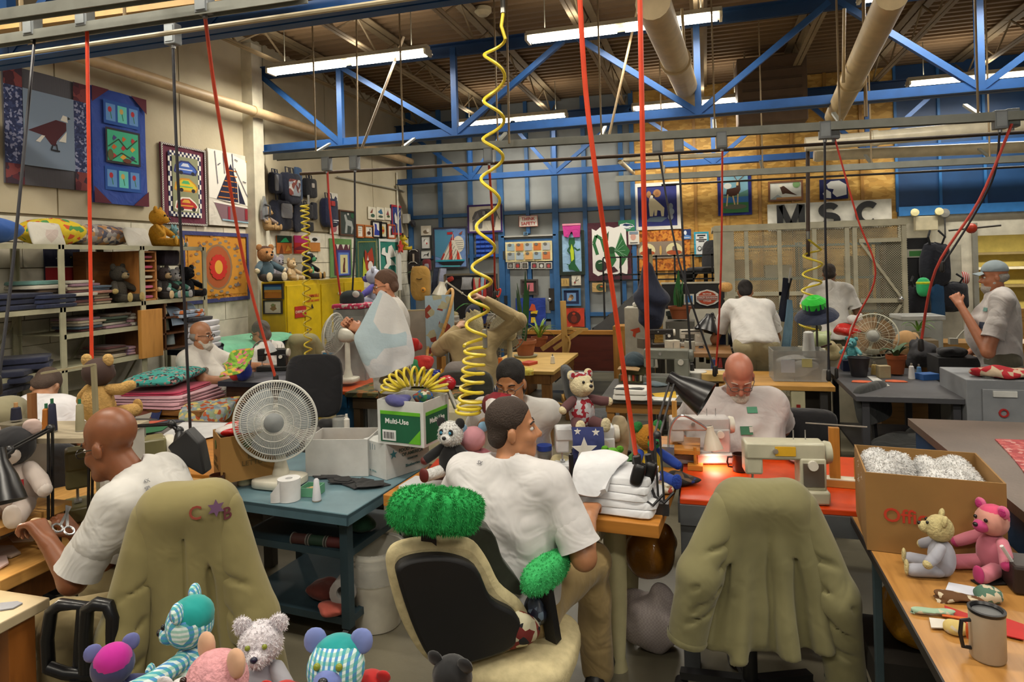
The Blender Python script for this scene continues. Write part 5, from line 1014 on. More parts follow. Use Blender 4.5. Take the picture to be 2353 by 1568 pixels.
def plant(label,loc,pr,ph,pot,leaves,lc,name='potted_plant',saucer=True,ll=.3,sword=False,seed=1,lw=.03):
    t=root(name,label,'plant',loc);R=random.Random(seed);m=P(pot,.7)
    if saucer: MB().lathe([(0,0),(pr*1.05,0),(pr*1.15,.02),(pr*1.05,.02),(0,.012)],(0,0,0),20).build('saucer',P('#8a8a70',.6),t)
    MB().lathe([(0,.012),(pr*.72,.012),(pr*.95,ph*.8),(pr*1.05,ph*.8),(pr*1.07,ph),(pr*.93,ph),(pr*.9,ph*.86),(0,ph*.86)],(0,0,0),22).build('pot',m,t)
    gm=P(lc,.45)
    for i in range(leaves):
        a=R.uniform(0,6.28);L=ll*R.uniform(.6,1.1);b=R.uniform(.02,.18) if sword else R.uniform(.5,1.2)
        def lf(u,v):
            w=lw*math.sin(math.pi*min(.98,v*.92+.06))*(u-.5)*2;o=L*v*math.sin(b*(1 if sword else v**.6));z=ph*.86+L*v*math.cos(b*(1 if sword else v*1.3));q=R_[0]
            return (math.cos(a)*(o+q)-math.sin(a)*w,math.sin(a)*(o+q)+math.cos(a)*w,z+abs(w)*.3)
        R_=[pr*.25*R.random()];MB().grid(lf,2,7,.002).build('leaf',gm,t)
    return t
def spool(label,loc,r,h,c,name='thread_cone',top=None,r2=None,group=None,tip=None):
    t=root(name,label,'thread',loc,0,group);r2=r if r2 is None else r2
    MB().lathe([(0,.004),(r*.98,.004),(r,.01),(r2,h*.95),(r2*.6,h),(0,h)],(0,0,0),18).build('thread',mat(c,'stripe',.7,sc=40,col2=c,st=(0,0,1)) if False else P(c,.75,bump=.3),t)
    MB().lathe([(0,0),(r*1.02,0),(r*1.02,.005),(0,.005)],(0,0,0),18).build('cone_base',P('#8a8578',.6),t)
    if tip: MB().cyl((0,0,h),(0,0,h+.02),r2*.45,n=10).build('cone_tip',P(tip,.5),t)
    return t
def cup(label,loc,r,h,c,name='mug',rz=0.,lid=None,hc=None):
    t=root(name,label,'mug',loc,rz);MB().lathe([(0,0),(r*.92,0),(r,h*.05),(r,h),(r*.92,h),(r*.9,h*.12),(0,h*.1)],(0,0,0),24).build('body',P(c,.3) if isinstance(c,str) else c,t)
    MB().tube([(r*.95,0,h*.8),(r*1.5,0,h*.78),(r*1.6,0,h*.5),(r*1.45,0,h*.22),(r*.95,0,h*.2)],r*.13,8).build('handle',P(hc or (c if isinstance(c,str) else '#222'),.35),t)
    if lid: MB().lathe([(0,h*1.0),(r*.8,h*1.0),(r*1.03,h*.99),(r*1.05,h*1.05),(r*.9,h*1.06),(r*.8,h*1.01)],(0,0,0),24).build('lid',P(lid,.35),t)
    return t
def blob(label,loc,size,m,name,cat,e=(.8,.8),wob=.12,n=18,rz=0.,group=None):
    o=MB().sup((0,0,size[2]/2),(size[0]/2,size[1]/2,size[2]/2),e[0],e[1],n,wob=wob).build(name,m if not isinstance(m,str) else CL(m));o.location=loc;o.rotation_euler=(0,0,rz);return tag(o,label,cat,group)
def heap(label,loc,size,m,name,cat,seed=0,res=.012,n=9,fold=.01,rz=0.,group=None):
    """crumpled pile of cloth or bag"""
    t=root(name,label,cat,loc,rz,group);R=random.Random(seed);S=SDF();w,d,h=size
    S.ell((0,0,h*.35),(w*.42,d*.42,h*.4),.03)
    for i in range(n): S.ell((R.uniform(-.3,.3)*w,R.uniform(-.3,.3)*d,R.uniform(.2,.62)*h),(w*R.uniform(.12,.26),d*R.uniform(.12,.26),h*R.uniform(.14,.3)),.02)
    S.cut((0,0,.001),(0,0,-1));sbuild('mass',S.mesh(max(res,max(size)/60),fold,24,seed),m if not isinstance(m,str) else CL(m),t);return t
def drape(label,pts,m,name='draped_cloth',cat='cloth',nu=18,nv=14,wob=.012,th=.006,f=9.,group=None):
    """cloth sheet spanned by rows of control points (world)"""
    rows=[[Vector(p) for p in r] for r in pts]
    def fn(u,v):
        q=v*(len(rows)-1);k=min(int(q),len(rows)-2) if len(rows)>1 else 0;cs=[]
        for r in rows:
            s=u*(len(r)-1);j=min(int(s),len(r)-2);cs.append(catmull(r,j,s-j))
        p=catmull(cs,k,q-k);return p+Vector((wob*math.sin(f*u+3*v),wob*math.cos(f*.8*u+v*2),wob*.4*math.sin(f*v+u*4)))
    t=root(name,label,cat,rows[0][0],0,group);MB().grid(fn,nu,nv,th).build('sheet',m if not isinstance(m,str) else CL(m),t,world=True);return t
def sheet(label,pts,z,m,name='paper',cat='paper',th=.002,group=None):
    """flat piece lying at height z; outline in world xy"""
    c=Vector((sum(p[0] for p in pts)/len(pts),sum(p[1] for p in pts)/len(pts),z));o=MB().prism([(p[0]-c.x,p[1]-c.y) for p in pts],0,th).build(name,m if not isinstance(m,str) else P(m,.7),None,False);o.location=c;return tag(o,label,cat,group)

def fuzz(o,n,ln,m,name='fuzz',wd=.0016,seed=1,par=None):
    """loose pile standing on a mesh part"""
    R=random.Random(seed);me=o.data;ps=me.polygons;vs=me.vertices;mb=MB();ar=[p.area for p in ps];cum=np.cumsum(ar)
    for k in range(n):
        p=ps[int(np.searchsorted(cum,R.random()*cum[-1]))];w=[R.random() for _ in p.vertices];s_=sum(w);c=Vector()
        for q,i in zip(w,p.vertices): c+=vs[i].co*(q/s_)
        d=(p.normal+Vector((R.uniform(-.8,.8),R.uniform(-.8,.8),R.uniform(-1.1,.5)))).normalized();t=d.orthogonal().normalized()*wd
        t=Matrix.Rotation(R.uniform(0,6.3),3,d)@t;L=ln*R.uniform(.5,1.2);b=Vector((R.uniform(-.3,.3),R.uniform(-.3,.3),-.5))*L*.5
        mb.add([c+t,c-t,c+d*L*.6-t*.7,c+d*L*.6+t*.7,c+d*L+b],[(0,1,2,3),(3,2,4)])
    f=mb.build(name,m,None,False,kind='stuff');f.parent=par or o.parent;f.location=o.location;f.rotation_euler=o.rotation_euler
    return f
# ================================================================ left middle ground
YC=mat('#c9ab10','plain',.4);xf=-4.55;ya,yb,yc=[pX(p,690,xf).y for p in(655,735,836)]
def cabinet(label,y0,y1,zt):
    t=root('safety_cabinet',label,'cabinet',(xf-.16,(y0+y1)/2,0),math.pi/2);w=y1-y0-.01
    MB().box((0,.0,zt/2),(w,.32,zt)).build('body',YC,t,False,bevel=.004)
    for q in((-1,1) if w>.5 else (1,)):
        dw=w/2 if w>.5 else w;x=q*w/4 if w>.5 else 0
        d=MB().box((x,-.17,zt/2),(dw-.02,.02,zt-.1)).build('door',YC,t,False,bevel=.003)
        MB().box((x-dw*.4,-.185,zt*.62),(.02,.02,.14)).build('door_handle',P('#8a8678',.4),d,False)
    return t,w
ca,w=cabinet('yellow flammable-storage cabinet with warning signs next to the column',ya,yb,1.69)
MB().box((-w*.14,-.187,1.33),(.22,.006,.13)).build('chemicals_sign',P('#a8281f',.5),ca,False);text('CHEMICALS','sign_lettering',F_('#d9c9a8'),ca,frame((-w*.14,-.192,1.33),(1,0,0),(0,0,1)),.042)
text('FLAMMABLE','warning_lettering',F_('#b5401c'),ca,frame((w*.24,-.184,1.5),(1,0,0),(0,0,1)),.05);text('KEEP FIRE AWAY','warning_lettering',F_('#b5401c'),ca,frame((w*.24,-.184,1.44),(1,0,0),(0,0,1)),.036);MB().prism([(-.03,0),(.03,0),(0,.055)],0,.004).build('warning_triangle',P('#2a2620',.5),ca,False).matrix_local=frame((w*.2,-.186,1.35),(1,0,0),(0,0,1))
cb_,w=cabinet('second yellow storage cabinet behind the worker holding a sheet',yb,yc,1.68);MB().box((w*.3,-.187,1.45),(.2,.006,.13)).build('red_sign',P('#9c2a1c',.5),cb_,False);MB().box((-w*.1,-.187,1.5),(.12,.004,.03)).build('label_strip',P('#d8cf9a',.6),cb_,False)
for nm,lb,bx_,c,sp in(('field_picture','small picture of a golden field under blue sky on the yellow cabinet',(606,652,652,688),'#b5742a',[('#5f9ac8','r',(0,.62,1,1)),('#2a5aa8','r',(0,.85,1,1)),('#c98f3a','r',(0,.45,1,.6))]),('leaf_picture','small picture of a brown autumn leaf on the yellow cabinet',(607,690,650,722),'#c9c4b2',[('#8a7048','p',(.5,.15,.3,.35,.4,.5,.35,.7,.5,.65,.65,.75,.65,.5,.72,.35)),('#7a8a5a','e',(.5,.68,.1,.12))])): pic(nm,lb,'picture',('Y',ya-.012),bx_,c,sp,.006,frm=(.012,'#22201e'))
zt=1.695
plush('big brown bear in a blue jacket sitting on the yellow cabinet',(-4.68,pX(625,648,-4.6).y,zt),-1.9,.42,CL('#3f5560'),head='#a8784a',ear='#9a6a3c',muz='#b98a5c',arm=CL('#3f5560'),pad='#cfc0a0',leg='#3a3430',patch='#4a3024')
plush('pale tan dog lying on the yellow cabinet beside the brown bear',(-4.66,pX(680,645,-4.6).y,zt),-1.6,.26,'#b99f78',name='toy_dog',muz='#d0bd9a',earr=.11,ear='#a88a60')
plush('black and green toy bird with a white cap on the yellow cabinet',(-4.66,pX(718,643,-4.6).y,zt),-1.3,.36,CL('#16181c'),name='toy_bird',head=CL('#16181c'),patch=CL('#c9c9c4'),muz='#58a878',pad='#b9955c',belly='#58b078',arm=CL('#16181c'))
plush('small tan monkey toy hanging at the column edge',(-4.86,pX(617,570,-4.8).y+.05,2.28),-1.4,.3,'#a8885c',name='toy_monkey',head='#a8885c',arm='#8a7a70')
plush('grey elephant-like toy between the bear and the dog',(-4.8,pX(656,645,-4.7).y,zt),-1.8,.3,'#8c8890',name='toy_elephant',earr=.13)
# raised ironing table with mint sheet
t=table('navy padded high ironing table under the sun tapestry',-4.78,-4.28,4.95,6.15,1.12,CL('#1c2440'),P('#2f6a94',.5),.05,.05,name='ironing_table')
drape('mint green sheet trailing over the ironing table',[[(-4.75,5.3,1.16),(-4.7,5.8,1.15),(-4.7,6.12,1.15)],[(-4.4,5.2,1.15),(-4.4,5.75,1.15),(-4.4,6.1,1.15)],[(-4.26,5.05,1.12),(-4.25,5.7,1.12),(-4.26,6.14,1.13)],[(-4.2,5.02,.98),(-4.2,5.4,1.06),(-4.22,6.15,1.1)]],'#6fb894',name='mint_sheet')
for i in range(5): fold(['lowest','second','middle','fourth','top'][i]+' white folded towel of the stack on the ironing table',(-4.55,5.05,1.122+.052*i),(.36,.3-.01*i,.055),['#c6c6cc','#d2d2d6','#bfc0c8','#d6d4d8','#c9c9d0'][i],.03*i,'white towels on the ironing table',name='folded_towel',n=1)
fold('black folded cloth on top of the white towels',(-4.55,5.0,1.385),(.3,.26,.035),'#1f1d24');fold('orange and blue patterned cloth heaped on the black cloth',(-4.62,4.95,1.42),(.32,.3,.07),mat('#8a9ab0','print',.9,sc=2,cols=['#c8703a','#a8b4c4','#7a6a5a']),n=2)
drape('pale blue shirt folded over the shelf end behind the bearded man',[[(-4.8,4.75,1.52),(-4.8,5.1,1.55)],[(-4.6,4.75,1.5),(-4.6,5.1,1.52)],[(-4.52,4.75,1.36),(-4.52,5.1,1.38)]],'#8fa4bc',name='folded_shirt')
# wooden cubby units in the shelving
def cubby(label,c,w,d,h,nx,nz,m,back=True):
    t=root('wooden_cubby',label,'shelf',c,math.pi/2);k=.015
    for i in range(nx+1): MB().box((-w/2+w*i/nx,0,h/2),(k,d,h)).build('divider',m,t,False)
    for j in range(nz+1): MB().box((0,0,h*j/nz if 0<j<nz else (k/2 if j==0 else h-k/2)),(w,d,k)).build('cubby_shelf',m,t,False)
    MB().box((0,d/2,h/2),(w,.006,h)).build('back_board',P('#3a2616',.8),t,False);return t
WO=WD('#a8703a','#7c4c22',st=(8,8,1))
y1=pX(334,640,-4.55).y;cubby('orange-brown wooden pigeonhole rack on the second shelf',(-4.72,y1,1.602),.17,.4,.42,1,5,WO)
for j,(c,wd) in enumerate((('#b0527a','magenta'),('#c9668a','pink'),('#c9c4b2','cream'),('#c04a6a','rose'),('#8a3040','crimson'))): fold(f'{wd} small cloth inside the pigeonhole rack, {ORD[j]} hole',(-4.66,y1,1.62+.084*j),(.28,.12,.025),c,group='cloths in the pigeonhole rack')
MB().box((0,0,0),(.02,.3,.42)).build('o',WO) if False else None
bd=MB().box((0,0,.21),(.14,.28,.42)).build('wooden_crate',WD('#7c5026','#5a3618',st=(1,1,6)),None,False,bevel=.004);bd.location=(-4.87,pX(278,640,-4.6).y,1.602);tag(bd,'plain brown wooden case standing behind the dark bear','box')
yb2=pX(372,760,-4.55).y;cubby('dark wooden cubby cabinet holding spools beside the bearded man',(-4.7,yb2,1.16),.5,.38,.42,2,3,WD('#5f3a1e','#3c2412',st=(8,8,1)))
bd=MB().box((0,0,.2),(.04,.22,.4)).build('leaning_board',WD('#b5803e','#96642c',st=(6,6,1)),None,False,bevel=.003);bd.location=(-4.47,pX(347,790,-4.47).y,1.13);tag(bd,'light wood board leaning before the dark cubby cabinet','board')
sp=[('#b9ae90','cream',0,2),('#2a3a8a','blue',0,1),('#4a8a3a','green',1,0),('#7a1f2c','wine red',1,0),('#9aa4a8','silver grey',1,0),('#c9c4b0','white',1,2)]
for i,(c,wd,a,b) in enumerate((('#c9bc98','cream',.06,.29),('#c2b490','ivory',.06,.36),('#24348a','blue',-.08,.29),('#3f8a34','green',-.1,.15),('#6a7060','grey',.08,.15),('#6a1a26','wine red',.02,.015),('#93a2a6','silver',.14,.015),('#d8d4c8','white',-.14,.015))): spool(f'{wd} thread cone inside the dark cubby cabinet',(-4.6,yb2+a,1.175+b),.04,.1 if b<.2 else .06,c,group='thread in the dark cubby',r2=.032)
# shelf animals
for i,(px,py,z,h,c,kw) in enumerate(((272,695,1.6,.32,'#3a352c',dict(muz='#8a7a5a',pad='#a8935c',label='dark brown bear with tan paws in front of the wooden case')),(374,688,1.6,.3,'#2a2524',dict(muz='#b59a72',pad='#c9b088',head='#3a3030',label='dark monkey-like bear with cream feet on the second shelf')),(398,686,1.6,.28,CL('#4f8a7c'),dict(head='#8f8f92',muz='#b9b9ba',label='grey bear in a green shirt on the second shelf')),(430,684,1.6,.3,'#14141a',dict(muz='#1c1c22',pad='#14141a',label='black bear reaching right at the end of the second shelf')),(295,722,1.4,.12,'#6a6660',dict(label='small grey plush lying on the third shelf')))): lb=kw.pop('label');plush(lb,onsh(px,py,z,-4.62),-1.4-.1*i,h,c,**kw)
plush('golden yellow plush bear sitting on the top shelf',(-4.66,pX(362,560,-4.66).y,2.064),-1.1,.36,'#c08a1c',muz='#c8952a',hp=-.1)
plush('pale blue plush with striped arm beside the golden bear',(-4.66,pX(400,560,-4.66).y,2.064),-1.2,.2,'#6f9aa0',muz='#c9b0a0',earr=.12)
fold('dark purple bag hanging under the top shelf beside the rack',(-4.7,pX(375,600,-4.7).y,1.9),(.2,.2,.14),'#241c2c',name='dark_bag',cat='bag',n=1)
# bearded worker and the heaped cloth table
SK1='#b5805f'
person('grey-bearded worker in white shirt and glasses sitting beside the shelves',pd(455,780,5.75).xy.to_3d(),-1.35,SK1,'#cfcac2','#7a6c4e',(((-.27,.22,.96),(-.18,.46,.98)),((.27,.2,.93),(.1,.42,.9))),head=(0,-.05,0),hair=('#8f8a84','fringe'),beard=('#c4beb2',.03),glasses='#2a2422',zp=.62,tl=.53,belly=.4,g=1.12)
table('low wooden table heaped with folded fabric at left',-4.4,-3.55,3.96,4.52,.82,WD('#8a5c2c','#6a4420'),WD('#9a6a30','#7a4e20',st=(6,6,1)),.04,.07,name='fabric_table',apron=.3)
pillow('teal pillow printed with small pink flowers on the cloth pile',(-4.12,4.25,.955),(.42,.62,.12),mat('#3f9a92','print',.9,sc=5,cols=['#3f9a92','#3aa096','#a8827c','#2a2a30','#3f9a92']),.3)
for i,(c,wd,s) in enumerate((('#c0909a','dusty pink',(.7,.56,.05)),('#c49aa4','pale pink',(.64,.54,.04)),('#b03050','crimson',(.5,.48,.025)))): fold(f'{wd} folded cloth under the teal flowered pillow',(-4.08,4.22,.822+[0,.05,.09][i]),s,c,.1*i,n=2)
drape('blue and rust patchwork quilt hanging off the front of the fabric table',[[(-4.35,4.02,.845),(-4.2,3.98,.845),(-4.05,3.97,.84),(-3.9,3.97,.845)],[(-4.42,3.93,.74),(-4.2,3.91,.72),(-4.0,3.9,.68),(-3.85,3.91,.74)],[(-4.4,3.92,.56),(-4.2,3.89,.5),(-4.02,3.89,.38),(-3.88,3.9,.55)]],mat('#27305c','print',.9,sc=.9,cols=['#6a3a28','#a8a49a','#27305c','#3a2a4a','#8f8a80']),name='patchwork_quilt',wob=.02)
drape('lime green flowered cloth in the hands of the bearded worker',[[pd(505,840,5.0),pd(545,810,5.2),pd(575,800,5.25)],[pd(510,858,4.95),pd(545,845,5.05),pd(580,818,5.15)],[pd(512,866,4.85),pd(535,858,4.95),pd(560,845,5.0)]],mat('#6f9a34','print',.9,sc=3,cols=['#7faa3a','#c8a43a','#c06a7a','#5a8a2a']),name='green_cloth',wob=.03)
drape('grey and yellow scrap cloth hanging at the right of the fabric table',[[(-3.78,4.1,.845),(-3.6,4.25,.845),(-3.56,4.4,.845)],[(-3.72,3.93,.81),(-3.52,4.05,.81),(-3.5,4.3,.81)],[(-3.68,3.92,.66),(-3.5,4.0,.7),(-3.48,4.2,.72)]],mat('#8a9a7a','print',.9,sc=3,cols=['#c8b06a','#7a8a94','#a8502a','#9aa0a0']),name='scrap_cloth')
# dark desk with small machine and lamp
table('dark desk with a navy cover behind the big fan',-3.78,-3.2,4.42,4.98,.95,CL('#1c2030'),WD('#3a2418','#2a1a10',st=(6,6,1)),.04,.08,name='sewing_desk',apron=.4)
sewing('black overlock machine under a lamp on the dark desk',pz(628,852,.95),.3,'#20201f',None,.62)
lamp('silver gooseneck lamp lighting the black machine',[pz(572,868,.95),pd(580,805,5.4),pd(598,784,5.4),pd(618,790,5.35)],(.3,-.1,-1),'#b9bcbe',.05,.07,lit=6,flex=True,arm=ME('#b0b0b0',.2),bw=4)
t=root('pincushion_ball','dark blue and red stuffed ball on the navy desk','ball',pz(558,876,.95));MB().ell((0,0,.075),.075).build('ball',CL('#1c2f8a'),t);MB().sup((-.035,-.045,.065),(.045,.045,.055),.9,1,12).build('red_panel',CL('#b52a2a'),t)
person('grey-haired worker in white shirt bowed over a machine near the yellow cabinet',pd(640,790,6.5).xy.to_3d(),1.7,'#b88468','#cfccc6','#6a6450',(((-.28,.15,.85),(-.2,.38,.85)),((.28,.15,.85),(.2,.38,.85))),head=(0,-.35,0),lean=.25,hair=('#6a6660','full'),glasses='#3a3a3a',res=.012)
office_chair('chair under the olive jacket near the ironing table',(*pd(702,800,7.25).xy,0),.5,tiltb=0.,bt=.025,bh=.36,bw=.36)
jacket('olive jacket draped over the chair beside the yellow cabinet',(pd(702,800,7.25).x+.115,pd(702,800,7.25).y-.21,0),.5,.5,.5,1.14,'#8a8560',res=.014,seed=3)
# orange and blue table, white machine, side fan
table('orange-topped table with thick blue frame',-3.75,-2.95,5.0,6.3,.78,P('#c4511f',.4),P('#1f5f8c',.5),.03,.11,name='orange_table',apron=.12,inset=.02)
sewing('white sewing machine with blue stripe on the orange and blue table',pz(780,864,.78),.12,'#c9c2b2','#3a86b0',.8)
fan('white plastic fan turned sideways behind the white machine',pd(768,768,5.95),.19,(-1,-.05,.1),'#c9c6b8',.8,cage='#c2c2b8',blade='#a9aba6',spokes=48,th=.7)
b=MB().box((0,0,.17),(.22,.1,.34)).build('thread_box',P('#c6c0ae',.6),None,False);b.location=pz(785,840,.78);tag(b,'tall pale carton standing between machine and fan','box')
office_chair('black office chair back in front of the orange and blue table',(*pd(695,900,5.0).xy,0),3.4,bz=.9,bh=.5,bw=.46)
# worker holding the white sheet
mc=pd(897,700,5.15)
person('red-bearded standing worker in white shirt and glasses holding a sheet',(mc.x,mc.y,0),2.15,'#bd8262','#c9c5be','#5f4e30',(((-.32,.02,1.22),(-.1,.24,1.36)),((.24,.16,1.25),(.08,.3,1.38))),head=(.0,-.22,0),sit=False,zp=1.02,tl=.54,hair=('#5a4030','short'),beard=('#6a3a20',.015),glasses='#6a4a30',palm=((1,0,0),(-1,0,0)),curl=(.9,.9),hem=.14,g=1.08,belly=.2)
D2=4.72
drape('large white sheet with pale blue prints held up by the standing worker',[[pd(858,690,D2),pd(878,668,D2+.02),pd(905,690,D2),pd(928,712,D2)],[pd(828,745,D2),pd(870,740,D2-.03),pd(905,745,D2),pd(940,752,D2)],[pd(812,775,D2),pd(862,790,D2-.04),pd(905,790,D2-.02),pd(948,790,D2)],[pd(824,812,D2),pd(868,832,D2-.05),pd(908,825,D2),pd(950,815,D2)],[pd(852,868,D2),pd(878,866,D2-.03),pd(912,852,D2),pd(946,836,D2)]],mat('#c6c6c8','print',.9,sc=.35,cols=['#c6c6c8','#c9c8c6','#c2c4c8','#a9bcc4','#c6c6c8']),name='white_sheet',nu=26,nv=24,wob=.008,f=12)
lk=root('grey_locker','grey locker with a pink cloth on top beside the sheet','locker',(*pd(815,760,6.3).xy,0),.2);MB().box((0,0,.72),(.3,.3,1.44)).build('body',P('#8f9290',.5),lk,False);MB().box((0,-.155,.7),(.27,.01,1.36)).build('door',P('#969996',.5),lk,False)
c0=pd(815,760,6.3);fold('bright pink and white ruffled cloth on the grey locker',(c0.x,c0.y,1.442),(.32,.32,.05),mat('#c83a62','print',.9,sc=4,cols=['#c83a62','#d8c9c4','#c83a62']))
t=root('toy_turtle','striped grey and blue domed toy on the pink cloth','toy',(c0.x-.02,c0.y,1.495));MB().sup((0,0,.03),(.12,.1,.09),.8,1,16).build('shell',mat('#3a4448','stripe',.9,sc=8,col2='#8a9490',st=(0,0,1)),t);MB().ell((.07,-.05,.08),.035).build('head',CL('#c9c9c4'),t)
plush('lilac and purple bird toy standing behind the worker with the sheet',(*pd(862,690,7.0).xy,1.42),1.9,.42,CL('#9aa0b4'),name='toy_owl',head=CL('#a4a9ba'),muz=CL('#4a4492'),arm=CL('#4a4492'),pad=CL('#4a4492'))
tb=MB().box((0,0,.7),(.4,.3,1.4)).build('tall_stand',P('#6a6258',.7),None,False);tb.location=(*pd(865,700,7.0).xy,0);tag(tb,'dark stand holding up the lilac bird toy','stand')
wbd=root('white_screen_board','tall translucent white board behind the standing worker','board',(*pd(957,740,6.6).xy,0),.3);MB().box((0,0,1.05),(.22,.012,.66)).build('panel',P('#b9b4a6',.5),wbd,False)
for q in(-1,1): MB().box((q*.115,0,.75),(.014,.02,1.3)).build('frame_post',WD('#c2b48a',st=(6,6,1)),wbd,False)
MB().box((0,0,1.385),(.24,.02,.012)).build('frame_rail',WD('#c2b48a'),wbd,False)
# far corner: scarf, star, plush, plants
plush('yellow and brown dog toy high in the corner by the blue post',(-4.85,pX(940,555,-4.85).y-.25,2.08),-1.0,.28,'#c9ae30',name='toy_dog',ear='#4a3018',earr=.13)
sc_=root('striped_scarf','black and white striped scarf with a red star top','scarf',(-4.86,9.95,1.45));MB().box((0,0,.3),(.03,.14,.66)).build('scarf_cloth',mat('#c9c9c4','stripe',.9,sc=5,col2='#22222a',st=(0,0,1)),sc_,False)
MB().prism([(.11*(1 if k%2==0 else .45)*math.sin(k*math.pi/5),.11*(1 if k%2==0 else .45)*math.cos(k*math.pi/5)) for k in range(10)],0,.03).build('red_star',CL('#c0301f'),sc_,False).matrix_local=frame((.03,0,.68),(0,1,0),(0,0,1))
plant('trailing house plant hung in the corner by the scarf',(-4.6,10.3,1.45),.09,.14,'#9a8a5a',14,'#3f6a34',ll=.3,seed=3,saucer=False)
for i,(px,py) in enumerate(((953,590),(952,618))):
    t=root('black_pouch',('upper' if i==0 else 'lower')+' black and white laced pouch on the grey wall','pouch',pY(px,py,YB-.12));MB().sup((0,0,0),(.1,.05,.13),.5,.6,14).build('body',CL('#241a1c'),t);MB().tube([(-.08,-.05,.09),(-.04,-.055,.12),(.04,-.055,.12),(.08,-.05,.09)],.006,5).build('piping',P('#d8d4cc',.6),t);MB().box((0,-.055,-.02),(.03,.01,.14)).build('stripe',P('#b9a99a',.6),t,False)
t=root('red_backpack','small red backpack hung on the grey wall under the zebra print','bag',pY(981,610,YB-.13));MB().sup((0,0,0),(.075,.06,.11),.5,.6,14).build('body',CL('#6a1c26'),t);MB().sup((.02,-.06,-.02),(.04,.02,.05),.5,.6,12).build('pocket',CL('#8a8488'),t)
t=root('smiling_cushion','large tan cushion with a stitched smile leaning at the end wall','cushion',pY(968,690,YB-.6),.15);MB().sup((0,0,.28),(.17,.08,.28),.5,.6,18,wob=.05).build('body',CL('#a8813e'),t);MB().tube([(-.05,-.082,.36),(0,-.087,.345),(.05,-.085,.36)],.006,5).build('smile',P('#2a2018',.8),t);MB().ell((.06,-.075,.17),(.045,.02,.045)).build('orange_patch',CL('#c8882a'),t);MB().ell((.06,-.092,.17),(.015,.01,.015)).build('button',P('#3a2a18',.4),t)
rk=root('clothes_rack','black clothes display with hanging garments before the end wall','rack',pY(1078,760,9.9));a=pY(1022,632,9.9);b=pY(1138,632,9.9);w=b.x-a.x;zt=a.z
MB().box((a.x+w/2,10.0,zt/2+.15),(w,.02,zt-.3)).build('back_panel',P('#17151a',.8),rk,False,world=True)
for x in(a.x,b.x): MB().box((x,9.9,zt/2),(.03,.03,zt)).build('post',P('#6a6252',.5),rk,False,world=True)
MB().box((a.x+w/2,9.9,zt),(w,.03,.03)).build('top_rail',P('#6a6252',.5),rk,False,world=True)
for i,(px,x1,y1,c,lb) in enumerate(((1060,1085,665,'#8f9094','grey and navy sweatshirt on the black clothes display'),(1087,1102,688,'#a39a84','tan trousers with a red tag on the black clothes display'),(1103,1117,682,'#7f9ab0','light blue trousers on the black clothes display'),(1118,1134,682,'#4a2024','dark wine trousers on the black clothes display'))):
    p=pY(px,638,9.84);q=pY(x1,y1,9.84);drape(lb,[[(p.x,9.86,p.z),(q.x,9.86,p.z)],[(p.x,9.83,(p.z+q.z)/2),(q.x,9.84,(p.z+q.z)/2)],[(p.x-.01,9.84,q.z),(q.x+.01,9.84,q.z)]],c,name='hanging_garment',wob=.012,nu=10,nv=8)
t=root('red_oval_badge','small red oval cushion on the black clothes display','cushion',pY(1035,642,9.95));MB().sup((0,0,0),(.06,.02,.04),.6,.8,14,RY(-.4)).build('body',CL('#9a2a1c'),t)
for px,x1,c,lb in((990,1003,'#1c2438','navy coat hung left of the clothes display'),(1004,1021,'#83879a','grey coat hung left of the clothes display')):
    p=pY(px,618,10.2);q=pY(x1,676,10.2);drape(lb,[[(p.x,10.3,p.z),(q.x,10.3,p.z)],[(p.x-.01,10.24,(p.z+q.z)/2),(q.x+.01,10.25,(p.z+q.z)/2)],[(p.x-.02,10.26,q.z),(q.x+.02,10.26,q.z)]],c,name='hanging_coat',wob=.015,nu=10,nv=8)
# shelf with books, lamp and flowering plant
table('far bench with stacks of pale books before the clothes display',-3.75,-2.6,8.7,9.3,1.0,WD('#7a6244','#5a452c'),P('#4a3c2c',.6),.04,.06,name='book_bench')
for i,(px,py,n) in enumerate(((1032,697,3),(1050,700,2),(1105,712,4),(1120,714,3))):
    p=pz(px,py,1.0)
    for k in range(n):
        o=MB().box((0,0,.014),(.17,.12,.026)).build('book',P(['#b9b6ac','#8f8d88','#a8a49a','#c4c2b8'][(i+k)%4],.6),None,False,bevel=.003);o.location=(-3.5+.27*i,8.85,1.002+.029*k);o.rotation_euler=(0,0,.1*k-.1);tag(o,f'{ORD[k] if k<n-1 else "top"} pale book of the {["first","second","third","fourth"][i]} pile on the far bench','book','books on the far bench')
lamp('white enamel lamp on a folding arm above the far bench',[(-2.75,8.95,1.0),pY(1062,674,8.6),pY(1026,648,8.3),pY(1015,655,8.2)],(-.15,-.1,-1),'#c9c4b4',.11,.14,base=True)
plant('bromeliad with red flower spikes on the far bench',(-2.95,8.5,1.0),.09,.14,'#22306a',16,'#2a6a24',ll=.42,seed=5,saucer=False,lw=.035)
for i in range(3):
    t=root('flower_spike',['left','middle','right'][i]+' red flower spike of the bromeliad','flower',(-2.99+.05*i,8.46,1.2));MB().limb([(0,0,0),(.02*(i-1),0,.22),(.03*(i-1),0,.42)],[.012,.025,.008]).build('spike',P('#a82a2a',.6),t)
